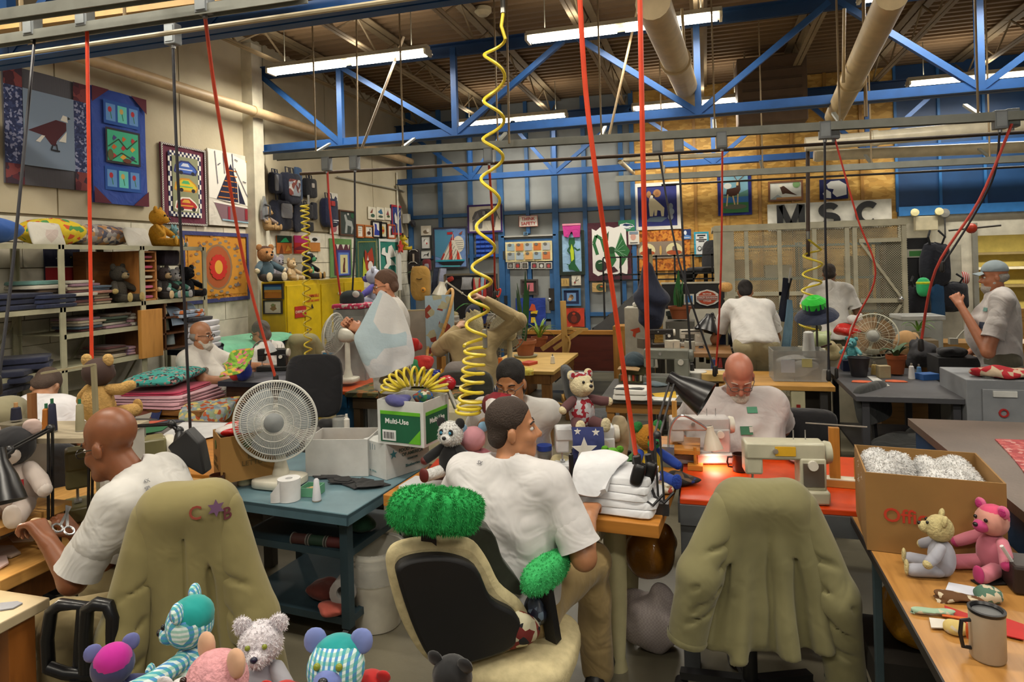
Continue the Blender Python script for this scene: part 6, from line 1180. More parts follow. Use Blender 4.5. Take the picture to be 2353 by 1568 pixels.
# seated person in tan jacket with blond hair
wc=pd(1088,760,6.1)
person('blond person in a tan jacket seen from behind touching a navy cap',(wc.x,wc.y,0),.25,'#c49a80',CL('#a8946a'),'#2a3450',(((-.33,.06,1.05),(-.18,.24,1.22)),((.42,-.02,1.3),(.1,.04,1.5))),head=(.2,-.15,0),hair=('#c9bd92','long'),cap='#1a2038',long_sleeve=True,zp=.68,tl=.52,curl=(.5,.8),res=.011,g=1.1)
office_chair('dark padded chair under the blond person',(wc.x-.02,wc.y-.12,0),.25,'#3a3a34',.5,.5,.4,.72)
jacket('grey knitted cloth hung over the chair of the blond person',(wc.x-.02,wc.y-.32,0),.25,.34,.4,.98,'#7c7470',name='knitted_cloth',res=.014,seed=6)
hp=root('quilting_hoop','wooden quilting frame with a blue and rust appliqué cloth','frame',(*pd(1012,760,6.6).xy,0),-.4)
MB().tube([(.22*math.cos(2*math.pi*k/28)*.35,.22*math.sin(2*math.pi*k/28)*.8,1.25+.33*math.sin(2*math.pi*k/28)) for k in range(28)],.016,7,True).build('hoop',WD('#b58a4a'),hp);MB().grid(lambda u,v:((u-.5)*.1,(u-.5)*.3,.95+v*.58),8,10,.006).build('stretched_cloth',mat('#9ab0bc','print',.9,sc=1.2,cols=['#8a3a2a','#a8a486','#9ab0bc']),hp);MB().bar((0,0,.0),(0,0,.92),.07,.06,(0,1,0)).build('stand_leg',WD('#a87a3c',st=(6,6,1)),hp,False);MB().box((.15,0,.72),(.5,.07,.06)).build('stand_arm',WD('#a87a3c'),hp,False)
# yarn table and mid wooden table
table('low table covered in camouflage cloth and bagged toys',-2.95,-1.95,4.95,5.52,.78,mat('#4a4a2a','print',.9,sc=1.5,cols=['#6a5a2a','#3a3a24','#8a5a2a','#5a5a34']),P('#4a3a24',.6),.04,.06,name='cloth_table',apron=.1)
for i,(px,py,s,c,lb) in enumerate(((938,868,(.13,.12,.12),'#c9c6c0','white plush toy in clear plastic among the bags'),(965,858,(.14,.13,.14),'#b9a582','tan plush head among the bags'),(985,866,(.14,.14,.13),'#c4c4c8','pale grey plush among the bags'),(1003,868,(.07,.1,.13),'#1f2f8a','blue toy between the bags'),(1015,866,(.08,.1,.12),'#c08a24','mustard yellow toy in plastic'),(1030,888,(.17,.16,.15),'#b3202a','glossy red bagged toy at the table edge'),(915,880,(.17,.14,.07),'#b5382c','red bundle in a clear bag beside the yellow hose'),(985,880,(.18,.14,.1),'#8a6438','brown bundle in a clear bag'))):
    heap(lb,pz(px,py+8,.78),s,mat(c,'plain',.25,bump=.4),'bagged_toy','toy',seed=i+20,fold=.004)
for i,(px,py,c,lb) in enumerate(((945,800,'#b5201c','red plush figure with white trim behind the sheet'),(955,845,'#3a8a5a','green and white bundle on the folding chair'),(975,838,'#c03028','red bundle on the folding chair'))): heap(lb,pd(px,py+10,6.0),(.2,.16,.16),c,'cloth_bundle','cloth',seed=i+40)
drape('white printed paper spread on the cloth table',[[(-2.5,5.2,.8),(-2.0,5.25,.8)],[(-2.45,5.45,.8),(-1.98,5.48,.8)]],'#c9c4c0',name='pattern_paper',wob=.004)
table('wooden table with plants and a cream fan in the middle',-2.25,-1.45,6.3,7.6,.76,WD('#c2a05a','#a8823c',st=(1,6,6)),WD('#8a6030','#6a4420',st=(6,6,1)),.035,.09,name='plant_table',apron=.1)
plant('snake plant in a clay pot on the middle wooden table',pz(1208,820,.762),.12,.19,'#8a5030',6,'#1f4a24',sword=True,ll=.75,seed=2,lw=.035)
plant('bright green spider plant in a clay pot on the middle wooden table',pz(1240,798,.762),.1,.13,'#a05a34',18,'#7a9a2a',ll=.3,seed=8,lw=.014,saucer=False)
fan('cream fan seen from behind on the middle wooden table',pd(1163,762,6.35),.2,(-.55,.85,.1),'#c2b48c',.78,cage='#8f8a78',trans=P('#b9b39a',.4),spokes=40,rings=4,th=.45)
fold('yellow flowered folded cloth behind the seated young worker',pz(1190,862,.76),(.3,.16,.06),mat('#c9b94a','print',.9,sc=4,cols=['#c9b94a','#d2c46a','#b58a2a']),.3)
# loom stand, pew, stairs, loft
lm=root('wooden_loom_stand','tall wooden post stand with a round hoop by the pew','stand',(-1.68,8.0,0),.3)
LW=WD('#c29a54','#a87e3a',st=(6,6,1))
MB().bar((0,0,0),(-.02,0,1.34),.07,.05,(0,1,0)).build('post',LW,lm,False);MB().bar((.0,-.5,.05),(0,.5,.05),.06,.08).build('foot',LW,lm,False);MB().bar((-.3,0,.75),(.1,.05,1.0),.05,.05).build('brace',LW,lm,False);MB().bar((-.15,0,.75),(.2,0,.98),.04,.05).build('brace',LW,lm,False)
MB().tube([(.02+.02*math.sin(k),-.06+.1*math.cos(2*math.pi*k/20),.72+.2*math.sin(2*math.pi*k/20)) for k in range(20)],.012,6,True).build('hoop',LW,lm);MB().bar((-.3,0,.12),(.25,-.5,.04),.05,.05).build('floor_rail',LW,lm,False);MB().bar((.02,0,1.0),(.28,0,.98),.03,.03).build('peg',LW,lm,False)
pw=root('church_pew','dark red wooden pew with light wooden rails','bench',(-1.75,8.75,0))
RW=WD('#4f1c14','#3a120e',st=(1,6,6));MB().box((0,0,.6),(1.25,.04,.48)).build('back_panel',RW,pw,False);MB().box((0,0,.87),(1.3,.09,.05)).build('top_rail',WD('#a8742e'),pw,False);MB().box((0,.25,.43),(1.25,.42,.04)).build('seat',RW,pw,False)
for q in(-1,1): MB().box((q*.64,.2,.45),(.05,.55,.9)).build('end_panel',WD('#8a5a26','#6a421a',st=(6,6,1)),pw,False,bevel=.02)
st=root('stairs','black steel stairs climbing right to the loft','stairs',(-1.4,9.5,0));K=P('#17181a',.5)
for i in range(5): MB().box((-.45+.22*i,0,.5+.18*i),(.26,.7,.05)).build('step',P('#8a8f88',.6) if i==0 else K,st,False);MB().box((-.45+.22*i,-.33,.42+.18*i),(.26,.03,.2)).build('riser',K,st,False)
MB().bar((-.75,-.36,.2),(.5,-.36,1.25),.04,.22).build('stringer',P('#5a5c5e',.5),st,False);MB().bar((-.75,.36,.2),(.5,.36,1.25),.04,.22).build('stringer',K,st,False)
lf=root('loft','raised black loft platform with railing before the strand-board wall','platform',(-.4,10.1,0));a=pY(1385,592,9.85).x;b=.35
MB().box(((a+b)/2+.25,10.25,1.2),(b-a-.5,.8,.1)).build('deck',K,lf,False,world=True)
for z in(1.86,1.6,1.52): MB().box(((a+b)/2,9.87,z),(b-a,.025,.022)).build('rail',K,lf,False,world=True)
for i in range(8): MB().box((a+(b-a)*i/7,9.87,1.5 if i>0 else 1.2),(.025,.025,.75 if i>0 else 1.3)).build('baluster',K,lf,False,world=True)
for x in(a+.6,b-.05): MB().box((x,10.2,.58),(.08,.08,1.16)).build('support_post',K,lf,False,world=True)
office_chair('black tall-backed chair standing on the loft',(pY(1622,640,10.1).x,10.15,1.255),2.6,bz=.58,bh=.5,sz=.42)
t=root('loft_stool','black flared stool on the loft beside the chair','stool',(pY(1580,640,10.1).x,10.1,1.255));MB().lathe([(.06,.0),(.09,.02),(.06,.06),(.07,.2),(.17,.36),(.17,.38),(0,.38)],(0,0,0),16).build('body',P('#1a1a1c',.5),t)
# white panel, poster board, coat, cabinets right of the stairs
wx=pY(1462,750,8.0);t=root('white_appliance_box','tall white box with an orange mark beside the navy coat','box',(wx.x,8.0,0));MB().box((0,0,.63),(.24,.3,1.26)).build('body',P('#c6c2b4',.5),t,False,bevel=.006);MB().prism([(-.06,.02),(.05,.05),(.06,.0),(.01,-.02),(.0,-.07),(-.03,-.05),(-.02,0)],0,.004).build('orange_mark',P('#d84a20',.5),t,False).matrix_local=frame((.0,-.153,.98),(1,0,0),(0,0,1));heap('crumpled white cloth on the tall white box',(wx.x+.03,8.0,1.262),(.14,.14,.1),'#d2d0ca','white_rag','cloth',3)
t=root('wooden_cupboard','small wooden cupboard left of the tall white box','cupboard',(pY(1430,750,8.3).x,8.3,0));MB().box((0,0,.5),(.2,.3,1.02)).build('body',WD('#a8762e','#8a5c20',st=(6,6,1)),t,False);MB().box((0,-.155,.5),(.15,.01,.9)).build('door',WD('#b5823a','#98682a',st=(6,6,1)),t,False)
pn=root('logo_screen','black topped partition carrying a shield sign','partition',(pY(1593,700,8.4).x,8.4,0));pw_=.74
MB().box((0,0,1.36),(pw_,.04,.3)).build('black_panel',P('#1a191a',.7),pn,False);MB().box((0,0,.6),(pw_,.04,1.2)).build('white_panel',P('#c4c0b0',.6),pn,False);MB().box((0,0,1.52),(pw_+.02,.06,.02)).build('cap_rail',P('#b9b4a2',.5),pn,False)
sg=root('shield_sign','orange and white bar-and-shield sign on the black partition','sign',(pY(1625,684,8.37).x,8.365,pY(1625,690,8.37).z));
oc=lambda w,h:[(-w*.5,-h*.22),(-w*.34,-h*.38),(0,-h*.5),(w*.34,-h*.38),(w*.5,-h*.22),(w*.5,h*.22),(w*.34,h*.38),(0,h*.5),(-w*.34,h*.38),(-w*.5,h*.22)]
for nm,w,h,c,y in(('white_border',.26,.2,'#d0cdc6',0),('orange_shield',.2,.17,'#a8401f',-.006),('name_bar',.25,.05,'#c9c4bc',-.012),('name_bar_face',.24,.036,'#8a2a18',-.015)): MB().prism(oc(w,h) if 'bar' not in nm else [(-w/2,-h/2),(w/2,-h/2),(w/2,h/2),(-w/2,h/2)],0,.006).build(nm,P(c,.5),sg,False).matrix_local=frame((0,y,.03),(1,0,0),(0,0,1))
text('HARLEY-DAVIDSON','sign_lettering',F_('#e0dcd4'),sg,frame((0,-.0225,.03),(1,0,0),(0,0,1)),.026);text('MOTOR','sign_lettering',F_('#e0dcd4'),sg,frame((0,-.0135,.075),(1,0,0),(0,0,1)),.028);text('CYCLES','sign_lettering',F_('#e0dcd4'),sg,frame((0,-.0135,-.01),(1,0,0),(0,0,1)),.026)
pic('blue_screen_card','small white card with a blue rectangle on the black partition','card',('Y',8.36),(1571,676,1595,700),'#c9c6b8',[('#2f74b8','r',(.15,.2,.85,.85))],.006)
cs=root('navy_coat','long navy coat hanging from a wall hook behind the right red hose','coat',(pd(1497,690,7.0)));S_=SDF();A_=pd(1488,612,7.0);C_=pd(1497,690,7.0)
S_.cap(pd(1487,610,7),pd(1484,680,7),.03,.1,.05).cap(pd(1492,620,7),pd(1512,690,7),.05,.1,.05).cap(pd(1484,680,7),pd(1490,765,7),.12,.04,.05).cap(pd(1512,690,7),pd(1505,740,7),.11,.07,.05).cap(pd(1490,690,7),pd(1480,735,7),.1,.06,.05)
sbuild('coat_body',S_.mesh(.014,.014,20,2.),CL('#161d33'),cs,True);MB().box(pd(1496,600,7.05),(.035,.02,.14)).build('hanger',P('#b5a878',.6),cs,False,world=True)
t=root('coat_post','thin post carrying the navy coat','post',(*pd(1496,700,7.1).xy,0));MB().box((0,0,.97),(.04,.04,1.94)).build('pole',P('#3a3a34',.5),t,False);MB().box((0,0,.02),(.4,.4,.04)).build('foot_plate',P('#3a3a34',.5),t,False)
# far work bench with overlock machines and cups
table('far bench with machines and a dark green plant pot',-.55,.22,6.55,7.2,.92,WD('#8a6238','#6a4824'),P('#3a3530',.6),.04,.06,name='machine_bench')
plant('snake plant in a tall dark green pot on the far bench',pz(1556,765,.92),.12,.26,'#17201a',5,'#2f6a34',sword=True,ll=.55,seed=4,lw=.035,saucer=False)
plant('clay potted succulent behind the dark green pot',(*pd(1562,700,7.3).xy,1.15),.12,.15,'#a05a34',7,'#4a7a4a',sword=True,ll=.25,seed=9,saucer=False)
sb2=MB().box((0,0,.57),(.3,.3,1.14)).build('plant_stand',P('#5a5850',.6),None,False);sb2.location=(*pd(1562,700,7.3).xy,0);tag(sb2,'grey stand under the clay potted succulent','stand')
sewing('black overlock machine with a yellow dial on the far bench',pz(1520,798,.92),.1,'#262220',None,.6)
sewing('chrome and white overlock machine right of the green pot',pz(1588,795,.92),.2,'#b9b4a8','#2a2a2a',.55)
lamp('black dome lamp on a jointed arm above the far bench',[pz(1660,790,.92),pd(1655,765,6.9),pd(1637,722,6.8),pd(1630,732,6.8)],(-.3,-.25,-1),'#17171a',.12,.14)
for i,(px,py,r,h,c,lb) in enumerate(((1586,840,.05,.26,'#a8a79a','tall grey and black coffee flask on the far table'),(1612,832,.025,.16,'#1c2238','navy bottle beside the coffee flask'),(1627,835,.02,.14,'#b9aa50','yellow capped bottle beside the coffee flask'))):
    t=root('flask',lb,'bottle',pz(px,py,.78));MB().lathe([(0,0),(r,0),(r,h*.28)],(0,0,0),16).build('base',P('#1a1a1c',.4),t);MB().lathe([(r,h*.28),(r*1.05,h*.9),(r*.8,h*.95),(0,h*.97)],(0,0,0),16).build('body',P(c,.4),t);MB().lathe([(0,h),(r*.85,h),(r*.85,h*.92)],(0,0,0),16).build('lid',P('#1a1a1c',.4),t)
table('white-topped table under the coffee flask',-.3,.35,5.95,6.5,.78,P('#c9c6be',.5),P('#4a2a1c',.6),.03,.06,name='white_table',apron=.1)
# dark table with grey machine and cap
table('dark grey work table with a light wood edge behind the striped teddy',-.82,.02,5.1,6.0,.76,P('#3c3a36',.5),WD('#8a5f2a','#6a4820'),.03,.06,name='dark_table',apron=.08)
sewing('large grey industrial sewing machine on the dark table',pz(1532,885,.76)+Vector((0,.1,0)),-.05,'#83857a',None,.95,c2='#6f7168')
ct=root('denim_hat','dark denim cap with tan visor on a stack of thread boxes','cap',pz(1458,876,.76)+Vector((0,0,.13)),2.8);Cs=SDF();Cs.ell((0,0,.02),(.1,.12,.11),.01).cut((0,0,.02),(0,0,-1));sbuild('crown',Cs.mesh(.008),CL('#2f3f48'),ct);MB().grid(lambda u,v:((u-.5)*.2,.09+v*.09*(1-(2*u-1)**2*.6),.02-.015*(2*u-1)**2-v*.02),8,4,.006).build('visor',CL('#9a7c54'),ct)
tb_=root('thread_rack','olive rack of red and black thread spools below the cap','rack',pz(1458,876,.76));MB().box((0,0,.03),(.26,.14,.06)).box((0,.03,.09),(.24,.08,.08)).build('tiers',P('#57522e',.6),tb_,False)
for i in range(7): MB().cyl((-.1+.033*i,-.075,.015),(-.1+.033*i,-.075,.065),.011,n=10).build('spool',P(['#a83a20','#1c1a1a','#c9c2b0'][i%3],.5),tb_)
fold('thick white folded towel stack with dark felt shapes on top',pz(1452,915,.76),(.27,.24,.085),'#cfcdc6',n=2,name='towel_stack')
for i,(px,py) in enumerate(((1428,893),(1462,893))): sheet(('left' if i==0 else 'right')+' dark felt cut-out on the white towel stack',[(pz(px,py,.85)+Vector(q)).xy for q in((-.06,-.02,0),(.05,-.03,0),(.06,.02,0),(.02,.04,0),(-.03,.02,0))],.848,CL('#2c2c2e'),'felt_piece','felt',.004)
sheet('yellow sheet on the dark table by the right red hose',[pz(px,py,.762).xy for px,py in((1498,905),(1552,900),(1555,915),(1505,912))],.762,'#c9a21c');sheet('white paper under the yellow sheet on the dark table',[pz(px,py,.762).xy for px,py in((1495,912),(1560,908),(1550,922),(1502,920))],.7615,'#c9c9c4',th=.0005)
heap('grey felt scraps on the dark table beside the machine',pz(1510,888,.76),(.24,.12,.04),'#56646a','felt_scraps','felt',5);sheet('white fabric pieces on the dark table',[pz(px,py,.762).xy for px,py in((1482,878),(1535,874),(1530,884),(1490,887))],.762,CL('#cfcfc8'),'fabric_piece','cloth')
t=root('plastic_tub','round white plastic tub on the dark table','tub',pz(1600,876,.76));MB().lathe([(0,0),(.075,0),(.085,.07),(.09,.075),(.09,.085),(0,.085)],(0,0,0),20).build('body',P('#c4c2ba',.5),t)
o=MB().box((0,0,.03),(.2,.2,.06)).build('yellow_box',P('#c2a05a',.6),None,False,bevel=.003);o.location=pz(1640,872,.78);tag(o,'flat yellow-brown box next to the round tub','box')
office_chair('small dark grey chair seen from the side before the pew',(*pd(1375,880,6.0).xy,0),-1.2,'#3a3d40',.45,.36,.34,.72)
# ================================================================ right middle ground
CG=P('#bdb9a2',.5);cx0,cx1,cyy=pY(1640,523,9.2).x,pY(2083,518,9.2).x,9.2;zt=2.2
cg=root('mesh_cage','beige expanded-metal storage cage with a door on the right','cage',((cx0+cx1)/2,cyy,0))
def fr(a,b,nm='frame_bar',w=.05): MB().bar(a,b,w,w).build(nm,CG,cg,False,world=True)
vs_=[pY(p,600,cyy).x for p in(1645,1716,1792,1872,1947,1965,2078)]
for x in vs_: fr((x,cyy,0),(x,cyy,zt))
fr((cx0,cyy,zt),(cx1,cyy,zt),'top_rail',.08);zm=pY(1800,675,cyy).z;fr((cx0,cyy,zm),(vs_[4],cyy,zm))
fr((vs_[5]+.04,cyy-.03,1.98),(vs_[6]-.04,cyy-.03,1.98),'door_rail');fr((vs_[5]+.04,cyy-.03,zm-.1),(vs_[6]-.04,cyy-.03,zm-.1),'door_rail');fr((vs_[5]+.06,cyy-.03,1.96),(vs_[6]-.06,cyy-.03,zm-.05),'door_brace',.03);fr((vs_[6]-.06,cyy-.03,zm-.15),(vs_[5]+.1,cyy-.03,.5),'door_brace',.03)
MB().ell((vs_[6]-.07,cyy-.08,zm-.08),.035).build('door_knob',ME('#c9c9c9',.2),cg,world=True)
mb=MB();H_=zt;W_=cx1-cx0;sp=.028;n=int((W_+H_)/sp)
for i in range(n):
    o=i*sp
    for sgn in(0,1):
        x0=o-H_;a0=max(0,-x0);b0=min(H_,W_-x0)
        if b0<=a0: continue
        p=(cx0+x0+a0,a0);q=(cx0+x0+b0,b0)
        if sgn: p=(cx0+W_-(p[0]-cx0),p[1]);q=(cx0+W_-(q[0]-cx0),q[1])
        mb.add([(p[0]-.0048,cyy,p[1]),(p[0]+.0048,cyy,p[1]),(q[0]+.0048,cyy,q[1]),(q[0]-.0048,cyy,q[1])],[(0,1,2,3)])
w_=mb.build('wire_mesh',CG,cg,False,world=True,kind='stuff')
MB().box((cx0+.14,cyy-.02,1.1),(.22,.02,2.2)).build('corner_panel',P('#b5b19c',.6),cg,False,world=True)
for x in(cx0,cx1):
    for z in(.05,zt): fr((x,cyy,z),(x,YB-.2,z),'side_rail')
sv=root('cage_shelving','steel shelves with boxes inside the mesh cage','shelf',((cx0+cx1)/2,9.9,0))
for z in(.5,1.05,1.5,1.95): MB().box(((cx0+cx1)/2,10.0,z),(W_-.3,.45,.03)).build('shelf_board',P('#6f8a90',.5),sv,False,world=True)
for x in(cx0+.2,(cx0+cx1)/2,cx1-.2):
    for y in(9.8,10.2): MB().box((x,y,1.),(.04,.04,2.)).build('post',P('#5f7074',.5),sv,False,world=True)
R=random.Random(5)
for i in range(12):
    z=[.515,1.065,1.515][i%3];x=cx0+.35+(i//3)*.5;w=R.uniform(.2,.4);h=R.uniform(.1,.28);c=R.choice(['#a8835a','#b9b2a0','#8f8a80','#c4b48c','#94856a'])
    o=MB().box((0,0,h/2),(w,.3,h)).build('storage_carton',P(c,.8),None,False,bevel=.004);o.location=(x,9.95,z);tag(o,f'{["first","second","third","fourth"][i//3]} carton from the left on the {["lowest","middle","upper"][i%3]} cage shelf','box','cartons in the cage')
wc=pd(1908,680,7.9)
person('worker in a white shirt with his back turned at the mesh cage',(wc.x,wc.y,0),-.1,'#7a5640','#dedcd8','#4a4a3a',(((-.3,.1,1.12),(-.28,.35,1.12)),((.3,.08,1.1),(.28,.34,1.05))),sit=False,zp=.96,head=(0,-.3,0),lean=.1,res=.013,hair=('#2a201a','short'),hem=.16)
bm=pd(1738,800,6.4)
person('worker bending forward over the right bench, seen from behind',(bm.x,bm.y,0),.15,'#9a6848','#cfccc8','#a39a7a',(((-.32,.42,.98),(-.26,.6,.8)),((.3,.45,.98),(.24,.62,.82))),sit=False,zp=.98,lean=.72,head=(-.2,-.5,0),res=.012,hair=('#1c1614','short'),g=1.05,hem=.06)
table('light wood bench with a clear box and thread cones',.08,.98,5.85,6.55,.76,WD('#b98a44','#9a6e30'),P('#2c2a28',.6),.04,.06,name='right_bench')
MB_=root('motor_switch_box','cream switch box under the light wood bench','switch',(.7,5.9,.52));MB().box((0,0,.1),(.11,.07,.2)).build('housing',P('#b5b090',.5),MB_,False,bevel=.008);MB().box((0,-.038,.06),(.03,.01,.05)).build('red_button',P('#8a2018',.4),MB_,False)
cb2=root('clear_storage_box','clear plastic box with stuffing on the light wood bench','box',pz(1838,878,.762)+Vector((0,.15,0)),.05);gl=mat('#b9bcba','plain',.2,alpha=.45)
for p,s in(((0,-.14,.13),(.42,.006,.26)),((0,.14,.13),(.42,.006,.26)),((-.21,0,.13),(.006,.28,.26)),((.21,0,.13),(.006,.28,.26)),((0,0,.004),(.42,.28,.006))): MB().box(p,s).build('clear_wall',gl,cb2,False)
heap('white stuffing inside the clear box',(cb2.location.x,cb2.location.y,.772),(.36,.24,.26),'#c6c6c4','stuffing','stuffing',8)
for i,(x,c,lb) in enumerate(((-.09,'#b9c0cc','pale blue note stuck on the clear box'),(.06,'#c6c48a','yellow note stuck on the clear box'))): o=MB().box((0,0,.05),(.11 if i==0 else .08,.002,.11 if i==0 else .07)).build('sticky_note',P(c,.7),None,False);o.location=cb2.location+Vector((x,-.15,.08+.03*i));tag(o,lb,'note')
spool('tall white thread cone standing behind the clear box',pz(1859,820,.95),.055,.22,'#c9cac6',r2=.04)
spt=MB().box((0,0,.46),(.3,.2,.92)).build('spool_stand',P('#3a342c',.6),None,False);spt.location=pz(1859,820,.95)-Vector((0,0,.93));tag(spt,'dark stand under the tall white thread cone','stand')
ht=root('bucket_hat','navy bucket hat with a bright green crown on a thin pole','hat',pd(1876,728,6.0),.3);MB().lathe([(.19,.0),(.17,.03),(.11,.06),(.105,.15),(.08,.17),(0,.18)],(0,0,0),20).build('brim',CL('#17213a'),ht);MB().lathe([(.109,.1),(.107,.15),(.06,.19),(.03,.18),(0,.2)],(0,0,0),14).build('green_crown',CL('#1fae2a'),ht);ht.rotation_euler=(.25,-.25,.3)
pl=root('hat_pole','thin metal pole holding the bucket hat','pole',(*pd(1878,800,6.0).xy,.762));MB().cyl((0,0,0),(0,0,.55),.01,n=8).build('rod',P('#4a463c',.5),pl);MB().bar((-.05,0,.2),(.12,0,.26),.015,.015).build('arm',P('#4a2a24',.5),pl,False)
for i,(c,a,b,lb) in enumerate((('#1c2236',(1803,640),(1800,735),'dark navy apron hanging before the cage'),('#6f93ac',(1812,690),(1812,795),'light blue apron hanging before the cage'))):
    d=6.9;x=a[0];drape(lb,[[pd(x-4,a[1],d),pd(x+5,a[1],d)],[pd(x-12,(a[1]+b[1])/2,d-.03),pd(x+10,(a[1]+b[1])/2,d)],[pd(x-14,b[1],d),pd(x+8,b[1]+8,d)]],c,name='hanging_apron',wob=.02,nu=10,nv=10)
ap=root('apron_hook','black strap and hook above the aprons','hook',pd(1815,620,6.9));MB().bar(pd(1817,615,6.9),pd(1812,650,6.9),.02,.01).build('hook_bar',P('#b9b9b4',.4),ap,False,world=True);MB().bar(pd(1818,640,6.9),pd(1805,690,6.9),.04,.01).build('strap',P('#17171a',.6),ap,False,world=True)
hs_=pd(1668,690,6.8);pl=root('tassel_stand','metal thread stand topped with a pale orange plush','stand',(*hs_.xy,.9));MB().cyl((0,0,0),(0,0,.58),.012,n=8).build('pole',P('#9a9884',.5),pl);MB().bar((-.02,0,.5),(.2,0,.47),.015,.015).build('arm',P('#9a9884',.5),pl,False);MB().sup((0,0,.62),(.07,.06,.05),.8,1,12).build('plush_head',FU('#c89a5c'),pl);MB().cyl((0,0,-.02),(0,0,0),.08).build('foot',P('#5a584c',.5),pl)
stt=MB().box((0,0,.44),(.2,.2,.88)).build('small_stand',P('#4a463c',.6),None,False);stt.location=(*hs_.xy,0);tag(stt,'dark pedestal under the thread stand','stand')
# fan, teal bear and grey table
table('dark grey metal table with orange felt shapes at right',1.02,1.75,5.3,6.62,.8,P('#46464a',.5),P('#3a3a3e',.5),.04,.05,name='grey_table',low=.3)
fan('clear-bladed fan with a red centre on the right table',pd(2008,772,6.05),.2,(-.35,-.9,.1),'#b5b29a',.9,trans=mat('#a8845c','plain',.3,alpha=.55),cage='#b9b9a8',spokes=30,rings=3,hubc='#a8a8a0',nb=4)
rd=pd(1998,772,6.05);t=root('fan_plinth','pale box under the clear-bladed fan','box',(*pd(2010,850,6.15).xy,.8));MB().box((0,0,.04),(.3,.2,.08)).build('body',P('#b9b4a2',.6),t,False)
plush('turquoise teddy bear sitting beside the clear fan',pd(1958,826,5.8),2.7,.2,'#5fa8ae',muz='#7fb8bc',nose='#16163a')
o=MB().box((0,0,.045),(.2,.14,.09)).build('navy_box',P('#1c2a50',.6),None,False);o.location=(*pd(1962,834,5.85).xy,.8);tag(o,'navy box under the turquoise teddy bear','box')
plant('white-speckled plant in a clay pot on the grey metal table',pz(2060,862,.8),.075,.17,'#9a4f24',10,'#3a5a3a',ll=.16,seed=12,saucer=False)
t=root('black_bin','small black tapered bin on the grey metal table','bin',pz(1974,865,.8));MB().lathe([(0,0),(.06,0),(.085,.16),(.09,.16),(.08,.15),(.055,.01),(0,.01)],(0,0,0),18).build('body',P('#201f26',.5),t)
for i,(px,py,lb) in enumerate(((1980,878,'left orange felt cut-out on the grey metal table'),(2057,877,'right orange felt cut-out on the grey metal table'))): sheet(lb,[(pz(px,py,.8)+Vector(q)).xy for q in((-.08,-.03,0),(-.02,-.05,0),(.08,-.04,0),(.07,.02,0),(.0,.05,0),(-.06,.03,0))],.802,CL('#c8541c'),'felt_cutout','felt',.004)
sheet('white paper strip between the orange felt shapes',[pz(px,py,.8).xy for px,py in((1992,866),(2012,866),(2045,888),(2022,890))],.802,'#c0bfba')
for i,(px,py,s,c,lb) in enumerate(((1885,770,(.25,.2,.22),'#b0bd8e','green and yellow printed bag behind the bucket hat'),(1945,752,(.3,.2,.16),'#b8231c','red plastic package beside the clear fan'),(1965,728,(.16,.14,.12),'#c9c6c2','crumpled clear bag on the red package'),(1915,800,(.2,.15,.22),'#c2b48a','cream paper bag near the turquoise bear'))):
    heap(lb,pd(px,py+s[2]*130,6.6),s,mat(c,'plain',.35,bump=.5),'packing_bag','bag',seed=i+60)
stk=MB().box((0,0,.43),(.75,.4,.86)).build('storage_unit',P('#b2ac96',.6),None,False);stk.location=(*pd(1930,800,6.75).xy,0);tag(stk,'pale cabinet behind the clear fan holding packages','cabinet')
office_chair('grey chair with flat back at the right grey table',(*pd(2160,900,4.9).xy,0),1.3,'#4a4b48',.47,.4,.36,.82)
office_chair('dark vinyl chair with a wide seat below the grey table',(*pd(2095,930,4.8).xy,0),-2.2,'#2f3130',.46,.5,.3,.7)
# storage bin, hooded cloth, backpacks
t=root('white_storage_bin','white lidded plastic storage bin with green plant decoration','bin',(*pd(2108,780,6.9).xy,0),.1);MB().box((0,0,.98),(.38,.3,.3)).build('body',P('#b9bdb9',.4),t,False,bevel=.02);MB().box((0,0,1.15),(.42,.34,.05)).build('lid',P('#d0d2d0',.4),t,False,bevel=.015);MB().box((0,0,.41),(.36,.28,.82)).build('pedestal',P('#8a8270',.6),t,False)
plant('small spider plant before the white storage bin',(*pd(2108,745,6.6).xy,.98),.05,.06,'#8a8a70',12,'#6a9a3a',ll=.2,seed=15,saucer=False,lw=.01)
spb=MB().box((0,0,.48),(.3,.25,.96)).build('side_stand',P('#7a6a50',.6),None,False);spb.location=(*pd(2108,800,6.6).xy,0);tag(spb,'brown stand under the small spider plant','stand')
heap('large tan cloth bag on the right bench',pd(2085,820,6.0),(.26,.2,.32),'#b08a5c','tan_bag','bag',71);heap('dark grey hooded cloth hanging at the end of the red cord',pd(2118,845,5.9),(.26,.2,.32),'#3a3a3e','hooded_cloth','cloth',72)
sw_=MB().box((0,0,.44),(.8,.4,.88)).build('back_bench',WD('#7a5a34','#5a4020'),None,False);sw_.location=(*pd(2120,850,6.15).xy,0);tag(sw_,'low brown bench carrying the tan bag and grey cloth','bench')
o=MB().box((0,0,.42),(1.7,.4,.84)).build('wood_counter',WD('#a87c3c','#8a622a'),None,False);o.location=(3.05,8.3,0);tag(o,'long wooden counter below the office opening','counter')
